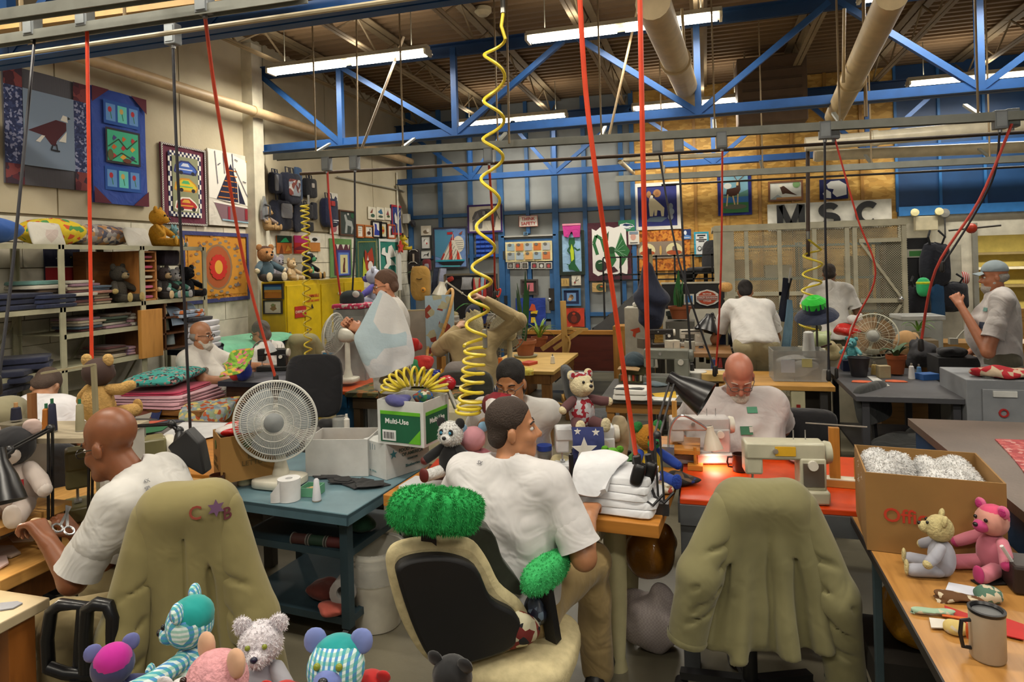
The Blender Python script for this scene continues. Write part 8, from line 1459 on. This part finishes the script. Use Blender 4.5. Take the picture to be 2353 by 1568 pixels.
heap('yellow plastic bag of stuffing under the oak table',pz(2045,1560,.0)+Vector((.12,.1,.12)),(.3,.3,.34),bagm('#b57f14'),'yellow_bag','bag',130,.01,10,.006);blk=MB().box((0,0,.06),(.4,.4,.12)).build('floor_crate',P('#2a2620',.7),None,False);blk.location=pz(2045,1560,0)+Vector((.12,.1,0));tag(blk,'dark crate under the yellow bag','box')
# ================================================================ foreground: left half
mt=root('metal_cart','grey-blue metal cart table on casters','table',(-2.04,3.14,0),-.09);MG=P('#66848f',.35);w,d,zt=.92,.78,.7
MB().box((0,0,zt-.012),(w,d,.024)).build('tabletop',MG,mt,False,bevel=.004);MB().box((0,-d/2+.004,zt-.03),(w,.008,.05)).build('front_lip',P('#4d6a76',.4),mt,False);MB().box((w/2-.004,0,zt-.03),(.008,d,.05)).build('side_lip',P('#4d6a76',.4),mt,False)
DG=P('#2e424b',.45)
for a in(-1,1):
    for b in(-1,1):
        p=(a*(w/2-.1),b*(d/2-.12));MB().box((p[0],p[1],.39),(.045,.045,.58)).build('leg',DG,mt,False);MB().cyl((p[0]-.015,p[1],.05),(p[0]+.015,p[1],.05),.05).build('caster',P('#1c1c1e',.5),mt)
for z in(.13,.45): MB().box((.02,0,z),(w-.22,d-.24,.012)).build('shelf',DG,mt,False);MB().box((.02,-(d/2-.12),z),(w-.22,.03,.035)).build('shelf_lip',DG,mt,False);MB().box((w/2-.1,0,z),(.03,d-.24,.035)).build('shelf_lip',DG,mt,False)
MB().box((0,-.2,.6),(w-.2,.02,.02)).build('cross_bar',DG,mt,False)
zt=.702
f_=pz(633,1096,zt);fan('large silver desk fan with a wire cage on the metal cart',pd(633,968,3.42),.207,(.42,-.9,.0),'#cfcbbb',zt,blade='#9aa2a6',cage='#cfcfc8',spokes=100,rings=5,hubc='#85898a',th=.42)
hub=bpy.context.scene.objects['desk_fan.003'] if 'desk_fan.003' in bpy.context.scene.objects else None
for c,lb in((pz(660,1100,zt),'brown tape'),): pass
spool('large cream thread cone on the left of the metal cart',pz(563,1113,zt),.037,.15,'#c4bd9c',r2=.024,tip='#c8542a')
t=root('toilet_roll','white toilet paper roll with loose end on the metal cart','paper roll',pz(665,1148,zt),.3);MB().lathe([(.018,.105),(.055,.105),(.055,0),(.018,0),(.018,.105)],(0,0,0),24).build('roll',P('#d6d6d6',.9),t);MB().lathe([(.0185,.104),(.0185,.002)],(0,0,0),14).build('core',P('#7a5a48',.8),t);MB().grid(lambda u,v:(-.03-u*.045,-.048-.004*math.sin(u*3),.1*(1-u*.55)*(v) if v>0 else 0.002),6,4,.001).build('loose_sheet',P('#d8d8d8',.9),t)
tr_=root('green_tray','small mint green box of buttons','box',pz(707,1142,zt)+Vector((0,.04,0)),.1)
for p_,s in(((0,-.045,.022),(.09,.004,.044)),((0,.045,.022),(.09,.004,.044)),((-.045,0,.022),(.004,.09,.044)),((.045,0,.022),(.004,.09,.044)),((0,0,.002),(.09,.09,.004))): MB().box(p_,s).build('wall',P('#5f9a7a',.5),tr_,False)
for i in range(6): MB().lathe([(0,0),(.012,0),(.012,.005),(0,.006)],(-.025+.017*(i%4),-.02+.03*(i//4),.006+.004*i),10).build('button',P(['#c9c4b8','#8a7a6a','#b9995a'][i%3],.4),tr_)
spool('small white thread cone beside the green box',pz(728,1151,zt),.022,.108,'#cfd0d6',r2=.012)
t=root('black_dome_hat','black felt dome lying by the fan foot','felt',pz(655,1106,zt)+Vector((.02,-.02,0)));MB().sup((0,0,0),(.07,.05,.04),.9,1,16).build('dome',CL('#101014'),t)
R=random.Random(4)
for i in range(9):
    p=pz(748+14*i+R.uniform(-6,6),1100+2.2*i+R.uniform(-6,8)*(1 if i<6 else 1),zt);n=9;r_=R.uniform(.045,.075)
    o=MB().prism([(r_*(1+.35*math.sin(3*k+i))*math.cos(2*math.pi*k/n),.75*r_*(1+.3*math.cos(2*k+i))*math.sin(2*math.pi*k/n)) for k in range(n)],0,.004).build('felt_scrap',CL('#141418'),None,False);o.location=(p.x,p.y,zt+.0045*(i%4));tag(o,f'{["first","second","third","fourth","fifth","sixth","seventh","eighth","rightmost"][i]} black felt scrap from the left on the metal cart','felt','black felt scraps on the cart')
# boxes at the back of the cart
p=pz(762,1096,zt);carton('open white carton at the back of the metal cart',(p.x,p.y+.14,zt),.35,.26,.2,.2,P('#bdbdba',.7),inner='#8a6230')
p=pz(888,1104,zt);rb=-.45;c2=Vector((p.x,p.y,0))+Rz(rb)@Vector((.1,.15,0))*1.0
bb=carton('white carton printed with a star and Blueberries',(c2.x-.0,c2.y,zt),.2,.3,.19,rb,P('#c4c6c4',.7),closed=True)
bb.location=Vector((p.x,p.y,zt))-Rz(rb)@Vector((.1,-.15,0))
Fs=frame((.102,.0,0),(0,1,0),(0,0,1));GT='#3d6a70'
for s_,y_,z_,sz in(('FOOD SERVICES',.03,.135,.026),('OF AMERICA',.03,.108,.026),('SIGNATURE',.03,.08,.014),('Blueberries',.03,.045,.022),('46310',.1,.172,.014)): text(s_,'box_lettering',F_(GT),bb,frame((.102,y_,z_),(0,1,0),(0,0,1)),sz)
MB().prism([(.026*(1 if k%2==0 else .42)*math.sin(k*math.pi/5),.026*(1 if k%2==0 else .42)*math.cos(k*math.pi/5)) for k in range(10)],0,.001).build('printed_star',F_('#3a7a84'),bb,False).matrix_local=frame((.1015,-.1,.125),(0,1,0),(0,0,1))
for k in range(5): MB().box((-.075+.02*k,-.1512,.16-.0*k),(.003,.001,.05-.006*k),).build('printed_line',F_('#6a8a94'),bb,False)
text('Net Wt. 30 Lbs.','box_lettering',F_('#7a9a9c'),bb,frame((-.03,-.152,.03),(1,0,0),(0,0,1)),.014)
p=pz(975,1030,.895);rm=-.15;mu=carton('white paper carton with green Multi-Use label and yellow hose inside',(0,0,0),.29,.26,.235,rm,P('#c9cbc8',.7));mu.location=Vector((p.x,p.y,.895))-Rz(rm)@Vector((.145,-.13,0));mu.location.z=.894
MB().box((-.0,-.1315,.09),(.25,.002,.15)).build('green_label',P('#12593a',.6),mu,False);MB().box((0,-.1325,.17),(.25,.002,.018)).build('lime_band',P('#5fb024',.6),mu,False);text('Multi-Use','label_lettering',F_('#e4e6e4'),mu,frame((-.02,-.1335,.125),(1,0,0),(0,0,1)),.038);MB().box((-.07,-.1335,.05),(.085,.002,.055)).build('barcode_panel',P('#dcdcdc',.6),mu,False)
for k in range(9): MB().box((-.1+.0075*k,-.135,.05),(.003 if k%3 else .005,.001,.035)).build('barcode_bar',F_('#222'),mu,False)
MB().prism([(.125,.015),(.125,.09),(.05,.015)],0,.001).build('lime_corner',P('#5fb024',.6),mu,False).matrix_local=frame((0,-.1335,0),(1,0,0),(0,0,1))
MB().box((.1455,0,.09),(.002,.22,.15)).build('green_label',P('#12593a',.6),mu,False);MB().box((.1465,0,.17),(.002,.22,.018)).build('lime_band',P('#5fb024',.6),mu,False);text('Multi-Use','label_lettering',F_('#e4e6e4'),mu,frame((.148,0.0,.125),(0,1,0),(0,0,1)),.038)
mc2=mu.location
heap('purple cloth hanging out of the paper carton',mc2+Vector((-.04,-.1,.2)),(.14,.1,.08),'#4f4f86','purple_cloth','cloth',140,.007);heap('multi-coloured yarn skein in the paper carton',mc2+Vector((.07,-.02,.2)),(.13,.12,.1),mat('#2f5a6a','print',.9,sc=4,cols=['#c9c4b0','#2a5aa8','#8a3a2a','#3a7a4a','#7a5a44']),'yarn_skein','yarn',141,.007)
pts=[];n=12
for i in range(n*20+1):
    t_=i/(n*20);a=math.pi*(1.02-1.04*t_);c=mc2+Vector((.0,.02,.245))+RT*(.135*math.cos(a))+Vector((0,0,.02+.075*math.sin(a)));b=2*math.pi*n*t_;od=(RT*math.cos(a)+UP*math.sin(a));pts.append(c+od*(.05*math.cos(b))+FW*(.05*math.sin(b)))
t=root('coiled_air_hose','yellow coiled air hose bunched in the paper carton','hose',mc2+Vector((0,0,.2)));MB().tube(pts,.0075,7).build('coil',YEL,t,world=True);a=pts[-1];MB().cyl(a,a+Vector((.05,-.02,-.09)),.012,.014,10).build('fitting',ME('#8a8880',.35),t,world=True)
# bucket
t=root('white_bucket','large white plastic bucket lined with a clear bag','bucket',pz(868,1432,0));MB().lathe([(0,.004),(.118,.004),(.12,.02),(.138,.33),(.146,.33),(.146,.345),(.14,.345),(.142,.375),(.15,.378),(.15,.39),(.145,.4),(.137,.4),(.134,.35),(.115,.015),(0,.012)],(0,0,0),30).build('pail',P('#d8d4c6',.4),t);MB().lathe([(.139,.4),(.15,.41),(.156,.33),(.15,.25),(.149,.25),(.154,.33),(.147,.405),(.136,.36)],(0,0,0),30).build('bag_liner',mat('#d6d6d0','plain',.2,alpha=.35),t);MB().tube([(.15*math.cos(a*.26-.3),.15*math.sin(a*.26-.3),.33-.012*a*(12-a)/4) for a in range(13)],.004,6).build('wire_handle',ME('#8a8a86',.4),t)
# things on the lower shelves
for i,(x,y,z,s,c,lb,cat,nm) in enumerate(((-1.78,2.86,.14,(.18,.14,.07),'#b5584a','coral pink cloth on the bottom cart shelf','cloth','coral_cloth'),(-1.95,3.0,.14,(.2,.2,.1),'#5a241a','dark red cloth on the bottom cart shelf','cloth','dark_red_cloth'),(-1.8,3.1,.46,(.22,.2,.1),'#1f4a34','dark green cloth on the middle cart shelf','cloth','green_cloth'))): heap(lb,(x,y,z+.004),s,c,nm,cat,150+i)
t=root('white_roll','white fabric roll lying on the bottom cart shelf','roll',(-1.8,3.0,.215));MB().lathe([(.03,-.12),(.065,-.12),(.065,.12),(.03,.12),(.03,-.12)],(0,0,0),18,RX(1.4)@RY(.3)).build('roll',CL('#a8a4a0'),t)
for i,(dx,c) in enumerate(((0,'#3a1a14'),(.1,'#14301f'),(.2,'#4a1a18'))): t=root('dark_spool',['left dark red','middle dark green','right wine red'][i]+' thread spool lying on the middle cart shelf','thread',(-1.98+dx,2.87,.489));MB().cyl((-.04,0,0),(.04,0,0),.026,n=14).build('thread',P(c,.7),t);MB().cyl((-.045,0,0),(-.04,0,0),.03,n=14).cyl((.04,0,0),(.045,0,0),.03,n=14).build('flange',P('#6a6660',.5),t)
# wooden and grey tables behind
table('long grey work table with white paper behind the fan',-4.4,-2.2,3.6,3.94,.76,P('#6a6662',.6),P('#4a4640',.6),.03,.06,name='cutting_table')
table('oak work table left of the metal cart',-3.6,-2.56,2.93,3.59,.75,OAK,P('#4a4640',.6),.03,.06,name='side_table')
sheet('large white pattern paper across the grey work table',[pz(x,y,.765).xy for x,y in((352,1012),(420,970),(545,972),(540,992),(430,1016),(375,1025))],.762,'#c9c9ca','pattern_paper',th=.0015);sheet('green cutting mat on the grey work table',[pz(x,y,.765).xy for x,y in((318,978),(395,974),(372,990),(315,1000))],.764,'#2a6a44','cutting_mat','mat',.002);sheet('navy felt with an orange cut-out on the grey work table',[pz(x,y,.765).xy for x,y in((305,968),(415,964),(425,968),(330,980))],.762,CL('#1c2238'),'felt_sheet','felt',.004);sheet('orange and white felt motif on the navy felt',[pz(x,y,.768).xy for x,y in((332,972),(347,968),(385,966),(342,976))],.767,CL('#c04a24'),'felt_motif','felt',.003)
p=pz(508,1114,.752);rl=-.72;lb_=carton('brown vegetable carton printed LETTUCE on the oak table',(0,0,0),.23,.27,.235,rl,'#8f6a34');lb_.location=Vector((p.x,p.y,.752))-Rz(rl)@Vector((.115,-.135,0));lb_.location.z=.752
for s_,z_,sz in(('ICED',.1,.04),('LETTUCE',.065,.036)): text(s_,'box_lettering',F_('#5f4a20'),lb_,frame((-.03,-.1365,z_),(1,0,0),(0,0,1)),sz);text(s_,'box_lettering',F_('#5f4a20'),lb_,frame((.1165,.04,z_+.02),(0,1,0),(0,0,1)),sz)
MB().cyl((-.02,-.136,.175),(-.02,-.138,.175),.024,n=16).build('green_print',F_('#3f5a2a'),lb_);MB().cyl((.116,.0,.19),(.118,.0,.19),.024,n=16).build('green_print',F_('#3f5a2a'),lb_)
heap('red and white plastic packaging on top of the vegetable carton',lb_.location+Vector((0,.02,.2)),(.3,.22,.09),mat('#c9c4c2','print',.25,sc=.8,cols=['#b5201f','#c9c6c6','#b59a6a']),'plastic_packaging','packaging',160,.008)
cup('small brown mug in front of the vegetable carton',pz(500,1118,.752),.038,.06,'#3a1c10',rz=2)
t=root('clear_jar','clear glass jar with a white spray bottle behind the fan','jar',pz(783,990,.762));MB().lathe([(0,0),(.05,0),(.055,.02),(.055,.08),(.04,.095),(.038,.09),(.05,.075),(.05,.01),(0,.008)],(0,0,0),18).build('glass',mat('#a8aaa6','plain',.1,alpha=.4),t);sb_=root('spray_bottle','small white squeeze bottle beside the clear jar','bottle',pz(797,992,.762));MB().lathe([(0,0),(.02,0),(.02,.08),(.008,.09),(.008,.115),(0,.116)],(0,0,0),14).build('body',P('#cfccc4',.5),sb_)
heap('tangle of black cord on the grey work table behind the fan',pz(750,985,.762),(.14,.1,.06),'#131315','cord_tangle','cord',161,.006)
b=MB().box((0,0,.4),(.7,.4,.8)).build('cream_cabinet',P('#b5ad90',.5),None,False,bevel=.008);b.location=(-1.95,4.55,0);tag(b,'cream sewing cabinet under the loose yellow hose coils','cabinet')
# --- worker at the left with his chair
h1=pd(272,1012,2.5);rz1=1.9;fx=Vector((-math.sin(rz1),math.cos(rz1),0));l1=h1-fx*.27
m1,_h=person('bald worker in white shirt and glasses cutting cloth, seen from behind at left',(l1.x,l1.y,0),rz1,'#7d4a2c','#bebcb8','#8a7c58',((pd(168,1335,2.26),pd(112,1248,2.3)),(pd(235,1290,2.62),pd(178,1232,2.6))),world_arms=True,head=(-.2,-.28,.0),lean=.42,zp=.625,tl=.5,glasses='#1c1816',g=1.02,res=.0075,hem=.03,fold=.007,curl=(1.,.9),palm=((0,.5,-.5),(0,.5,-.5)),neckf=.05,sl=.9,brow='#1c120c',hs=1.0)
text('4X','shirt_mark',F_('#7a7a7c'),m1,stick(m1,'shirt',335,1108),.02,bold=0);text('SPL','shirt_mark',F_('#7a7a7c'),m1,stick(m1,'shirt',338,1124),.02,bold=0)
scissors('silver scissors held by the bald worker at left',pd(148,1200,2.5),(.3,.5,.9))
heap('tan cloth piece held in the fist of the bald worker',pd(92,1200,2.42)-Vector((0,0,.04)),(.1,.08,.07),'#a08868','tan_cloth','cloth',170,.006)
c1=pd(330,1480,2.3);0
ar=root('chair_arm_loop','pair of black padded loop arms of the left chair','armrest',pd(180,1560,2.12))
MB().tube([pd(x,y,2.12) for x,y in((112,1540),(108,1470),(118,1405),(140,1390),(190,1392),(186,1470),(182,1545))],.02,10).build('loop',P('#0f0f12',.3),ar,world=True);MB().tube([pd(x,y,2.08) for x,y in((198,1545),(196,1470),(200,1400),(222,1388),(248,1392),(260,1420),(258,1500),(250,1550))],.021,10).build('loop',P('#0f0f12',.3),ar,world=True);MB().tube([pd(x,y,2.1) for x,y in((112,1535),(150,1548),(200,1552),(250,1548))],.02,10).build('lower_bar',P('#0f0f12',.3),ar,world=True);MB().cyl((*pd(180,1555,2.1).xy,.02),pd(180,1555,2.1),.025).build('arm_post',P('#0f0f12',.4),ar,world=True)
jl=pd(440,1350,2.22);kj=Rz(.5)@Vector((0,.24,0));office_chair('black chair under the left worker and his olive jacket',(jl.x+kj.x,jl.y+kj.y,0),.5,'#1a1a1c',.46,.22,.36,.84,tiltb=0.,bt=.025);jk=jacket('large olive jacket with painted letters on the left worker chair',(jl.x,jl.y,0),.5,.47,.95,1.14,'#847a4e',sl=((.8,.0),(.8,.04)),seed=2.6,res=.009)
text('C','painted_letter',F_('#8a3a2c'),jk,stick(jk,'coat_body',450,1180),.06,.001);text('B','painted_letter',F_('#5f2a34'),jk,stick(jk,'coat_body',520,1180),.055,.001)
MB().prism([(.028*(1 if k%2==0 else .5)*math.sin(k*math.pi/6),.028*(1 if k%2==0 else .5)*math.cos(k*math.pi/6)) for k in range(12)],0,.002).build('painted_star',F_('#5a3a5a'),jk,False).matrix_local=stick(jk,'coat_body',496,1168)
# left sewing table with riser, machine, lamp, plush
TW=WD('#b5884a','#96692e',st=(9,1,9))
table('worn wooden sewing table at the left edge',-3.3,-2.47,1.76,2.88,.75,TW,WD('#7a4a22','#5a3416',st=(6,6,1)),.05,.08,name='left_sewing_table',apron=.1)
rs=root('wooden_riser','wooden shelf riser at the back of the left sewing table','riser',(-2.84,1.96,.75));MB().box((0,0,.13),(.52,.36,.03)).build('top',TW,rs,False)
for q in(-1,1): MB().box((0,q*.15,.058),(.46,.03,.115)).build('side',TW,rs,False)
sewing('olive industrial sewing machine lit by the lamp at left',(-2.64,2.42,.752),.9,'#77724e',None,1.0)
table('small pale table in the lower left corner',-3.0,-2.17,.8,1.71,.75,P('#b9a888',.4),WD('#9a5c24','#7a4418',st=(6,6,1)),.035,.09,name='corner_table',inset=.03)
MB_=sheet('grey felt sole shape on the corner table',[pz(x,y,.752).xy for x,y in((0,1388),(40,1384),(52,1388),(30,1400),(0,1404))],.7515,CL('#8a8d96'),'felt_sole','felt',.004)
for i,(pp,c,lb) in enumerate((([(10,1225),(60,1205),(110,1215),(75,1245),(30,1248)],'#b59878','large tan cloth piece on the left sewing table'),([(0,1258),(30,1258),(48,1275),(25,1285),(0,1280)],'#a89484','rounded tan felt piece on the left sewing table'),([(0,1285),(15,1283),(20,1300),(0,1312)],'#c4a8a0','pale pink felt piece at the table edge'))): sheet(lb,[pz(x,y,.752).xy for x,y in pp],.752+.003*i,CL(c),'felt_piece','felt',.006)
bp=Vector((-2.67,1.97,0));wh=plush('white toy whale-bear with black cape and red patch on the riser',(bp.x,bp.y,.897),3.6,.375,CL('#b9aaa0'),name='white_toy',head=CL('#17161a'),muz=CL('#c2b5aa'),ear=CL('#c2aaa2'),arm=CL('#bdb0a8'),leg=CL('#bdb0a8'),pad=CL('#c9beb6'),hy=.3,hp=-.1)
MB().grid(lambda u,v:((u-.5)*.14,.072+.012*math.sin(u*3.1),.1+v*.055),6,3,.004).build('red_patch',mat('#9a1a22','print',.8,sc=5,cols=['#16080c','#a81f28','#9a1a22']),wh)
lamp('black jointed lamp reaching over the white toy at the far left',[pd(116,1261,2.66),pd(116,985,2.66),pd(22,1035,2.5),pd(-8,1060,2.38)],(.25,-.15,-.8),'#0f0f11',.085,.15,lit=5,arm=P('#141416',.4),bw=5)
mg=lamp('black magnifier lamp with a wedge head beside the vegetable carton',[pd(206,1237,2.76),pd(210,985,2.76),pd(395,975,2.75),pd(412,990,2.75)],(.4,-.3,-.8),'#141416',.03,.05,arm=P('#141416',.4),name='magnifier_lamp')
mb=MB();mb.M=frame(pd(440,1035,2.72),(RT*.75+UP*.6).normalized(),(UP*.75-RT*.6).normalized());mb.prism([(-.05,.07),(.055,.075),(.06,.0),(.0,-.11),(-.015,-.11),(-.055,.0)],-.035,.035);mb.build('wedge_head',P('#151517',.5),mg,True,world=True,bevel=.01)
# thread stand and its cones, bear seen from behind
ts=pd(165,992,2.84);shf=root('thread_shelf','small raised thread shelf behind the left worker','shelf',(ts.x,ts.y,0),.2);MB().box((0,0,ts.z),(.5,.3,.02)).build('top',P('#a89c84',.6),shf,False)
for q in(-1,1): MB().box((q*.23,0,(ts.z+.75)/2),(.02,.26,ts.z-.77)).build('side',P('#b5b0a6',.6),shf,False)
zz=ts.z+.011
for i,(px,py,r,h,c,lb) in enumerate(((122,1018,.018,.12,'#161a34','tall navy thread cone at the front of the thread shelf'),(107,975,.018,.1,'#a8641c','orange-brown thread cone on the thread shelf'),(185,1010,.018,.115,'#8a8468','grey-green thread cone on the thread shelf'))): spool(lb,(*pd(px,py,2.8).xy,zz),r,h,c,r2=r*.75,tip='#2a6a4a')
spool('dark navy thread cone with a wooden tip far left',(*pd(37,955,2.95).xy,1.2),.022,.06,'#14162e',r2=.018,tip='#b58a5a')
nst=MB().box((0,0,.22),(.12,.12,.445)).build('thread_post',P('#6a6250',.6),None,False);nst.location=(*pd(37,955,2.95).xy,.752);tag(nst,'narrow stand under the far left navy cone','stand')
pl=root('thread_stand','grey thread stand with a long horizontal arm before the tan bear','stand',(*pd(226,975,2.72).xy,.78));a=pd(226,975,2.72);MB().bar((a.x,a.y,.78),pd(215,838,2.72),.016,.016).build('pole',P('#8f8668',.4),pl,False,world=True);MB().bar(pd(97,858,2.72),pd(217,838,2.72),.02,.008).build('arm',P('#9a9072',.4),pl,False,world=True);MB().box((a.x,a.y,.76),(.1,.1,.02)).build('foot',P('#4a4640',.5),pl,False,world=True)
bq=pd(205,978,2.92);plush('large tan bear with a brown head seen from behind on the thread shelf',(bq.x+.03,bq.y+.02,zz),.1,.31,'#b58f52',head=P('#3a2620',.8),ear='#b9955a',pad='#b58f52',arms=((.36,.12,.3),(.4,.1,.5)))
wp=pd(118,930,3.7)-Vector((.18,0,0));person('white-shirted person bent over behind the tan bear at left',(wp.x,wp.y-.15,0),.5,'#a87858','#cfcdd0','#5a5648',(((-.3,.3,.85),(-.2,.5,.85)),((.3,.3,.85),(.2,.5,.85))),head=(0,-1.1,0),lean=1.0,zp=.8,tl=.48,res=.012,hair=('#4a3a30','short'),g=1.1)
jl2=pd(30,900,3.5);office_chair('chair under the grey-green cloth at the far left',(jl2.x,jl2.y+.1,0),.9);jacket('grey-green cloth draped over a chair at the far left',(jl2.x,jl2.y-.1,0),.7,.44,.4,1.22,'#857f64',name='draped_cloth_jacket',res=.014,seed=5)
t=root('wooden_post','thin wooden post beside the far left draped chair','post',(*pd(73,900,3.4).xy,0));MB().box((0,0,.62),(.03,.03,1.24)).build('stick',WD('#8a5c34',st=(8,8,1)),t,False)
# striped toy limb on the oak table
st_=plush('white toy with black striped arms lying behind the left worker',(*pd(350,1100,2.75).xy,.752),1.2,.22,CL('#c2b8b2'),name='striped_toy',arm=mat('#c9bdb6','stripe',.9,sc=14,col2='#1c1a1e'),head=CL('#c2b8b2'),arms=((.5,.1,.35),(.5,.15,.35)),legs=(.3,.2,.1))
# --- toys at the bottom edge on a near table
zb=.72;nt=table('near display table holding the row of plush toys',-1.75,-.15,.75,1.42,zb,TW,P('#4a4640',.6),.03,.06,name='display_table',rz=YAW-.05)
nt.location=(*pd(640,1568,1.38).xy,0)
GH=mat('#4f8fc4','gingham',.9,sc=8,col2='#3fa88f')
def ft(label,px,ytop,d,rz,c,**k):
    p=pd(px,ytop,d);h=p.z-zb;kk=dict(h=h);return plush(label,(p.x,p.y,zb),rz,h,c,**k)
ft('magenta and navy teddy head at the bottom left',258,1473,1.62,.9,CL('#30335c'),head=CL('#34375f'),patch=CL('#b0178a'),ear=CL('#5a5f94'),inner='#b0178a',hp=-.25)
ft('turquoise gingham teddy with a teal crown facing left',440,1362,1.72,1.9,GH,head=GH,patch=CL('#0a9490'),ear=GH,inner='#7a86b4',arm=GH,leg=GH,pad=GH,muz=GH,hp=-.2,arms=((.42,.3,.4),(.36,.2,.3)))
ft('pale pink teddy with peach cheeks in the middle of the bottom row',500,1473,1.43,3.1,CL('#c46a68'),head='#c98f94',muz=CL('#b98a6c'),ear=CL('#c2987a'),hp=.15,hy=-.3,eye='#2a1712')
wb_=ft('fluffy white terry teddy with yellow-green eyes',600,1413,1.68,3.3,CL('#8f8f98'),head='#cfcad0',muz='#cfcad0',ear='#cfcad0',arm=CL('#9a9aa2'),pad=CL('#c2bcc0'),nose='#141430',eye='#7f8a2a',hy=.25)
for ch_ in wb_.children:
    if ch_.name.split('.')[0] in('head','ear','muzzle'): fuzz(ch_,1500 if 'head' in ch_.name else 500,.008,mat('#d8d4d8','plain',.95),'fuzz',.0009)
ft('teal-crowned gingham teddy looking at the viewer',772,1448,1.5,3.35,GH,head=GH,patch=CL('#0d9292'),ear=CL('#6a78b0'),muz=CL('#6674b0'),arm=CL('#6674b0'),pad=CL('#6674b0'),nose='#0f0f14',eye='#7f8a2a',hp=.3)
ft('red teddy cap peeking up at the bottom edge',852,1528,1.55,3.3,CL('#a3100f'),head=CL('#a81412'),muz=CL('#5a6470'),hp=-.3)
ft('second white terry teddy just showing its ears at the bottom edge',425,1543,1.5,3.3,'#c4c0c2',hp=-.3)
ft('red toy peeking between the white teddy and the teal teddy',655,1553,1.5,3.3,CL('#b01a16'),head=CL('#b01a16'),muz=CL('#5a6470'),hp=-.3)
ft('black felt toy with a yellow ribbon at the bottom centre',1040,1492,1.55,3.0,CL('#0c0c0f'),head=CL('#0c0c0f'),muz=CL('#0c0c0f'),ear=CL('#0c0c0f'),hp=-.3)
# ================================================================ small clutter on benches and walls
for i,(px,py,z,r,h,c,lb) in enumerate(((1505,845,.78,.03,.11,'#c2bdb0','white thread cone left of the coffee flask'),(1640,848,.78,.025,.09,'#2a3a6a','blue thread cone right of the coffee flask'),(1655,846,.78,.022,.1,'#8a2a2a','dark red thread cone near the bending worker'),(1790,872,.76,.025,.08,'#c9c2a8','cream thread cone left of the clear box'),(1895,876,.76,.028,.1,'#d0d0cc','white thread cone right of the clear box'),(2010,862,.8,.03,.09,'#b9a060','tan thread cone beside the black bin'),(2095,872,.8,.025,.11,'#d2d2d2','white thread cone right of the clay pot'),(2112,868,.8,.022,.09,'#5a86b0','blue thread cone right of the clay pot'),(905,882,.78,.03,.1,'#c9b830','yellow thread cone on the cloth table'),(1075,880,.78,.028,.09,'#3a7a8a','teal thread cone on the cloth table'),(690,862,.78,.03,.1,'#d0cabc','cream thread cone on the orange and blue table'),(705,858,.78,.025,.12,'#7a2a3a','maroon thread cone on the orange and blue table'),(1150,842,.76,.03,.09,'#c46a2a','orange thread cone on the plant table'),(1270,836,.76,.025,.08,'#d8d4c6','white thread cone on the plant table'))): spool(lb,pz(px,py,z),r,h,c,r2=r*.7,tip='#8a8478')
for i,(px,py,z,s_,c,lb) in enumerate(((1690,852,.78,(.12,.1,.06),'#b9b4a2','small pale carton behind the bald worker'),(2030,868,.8,(.09,.07,.1),'#a89a78','tan tin between bin and clay pot'),(2130,872,.8,(.14,.1,.05),'#2a5a9a','blue box at the corner of the grey metal table'),(1545,800,.92,(.12,.1,.08),'#c9c4b4','white carton on the far bench'),(1480,800,.92,(.1,.1,.1),'#5a5248','brown carton on the far bench'),(1005,895,.8,(.16,.1,.03),'#c2b8a2','flat cream carton on the cream cabinet'),(1215,838,.76,(.16,.12,.03),'#b0422c','flat red box on the plant table'))):
    o=MB().box((0,0,s_[2]/2),s_).build('small_box',P(c,.6),None,False,bevel=.003);o.location=pz(px,py,z);o.rotation_euler=(0,0,.2*i);tag(o,lb,'box')
for i,(px,py,c,lb) in enumerate(((1660,765,'#1c2440','navy bag hung on the thread stand pole'),(1690,770,'#17171c','black bag hung beside the navy bag'))): heap(lb,pd(px,py+40,6.95)*1,(.16,.12,.32),c,'hung_bag','bag',200+i,fold=.008)
for i,(px,py,s_,c,lb) in enumerate(((1065,690,(.2,.14,.16),'#8a7f5a','tan folded apron heap on the far bench'),(1010,705,(.26,.16,.1),'#b9ae92','cream cloth heap at the left of the far bench'),(1125,695,(.14,.12,.14),'#b56a7a','pink cloth heap on the far bench'))): heap(lb,(-3.6+.45*i,9.1,1.002),s_,c,'cloth_heap','cloth',210+i)
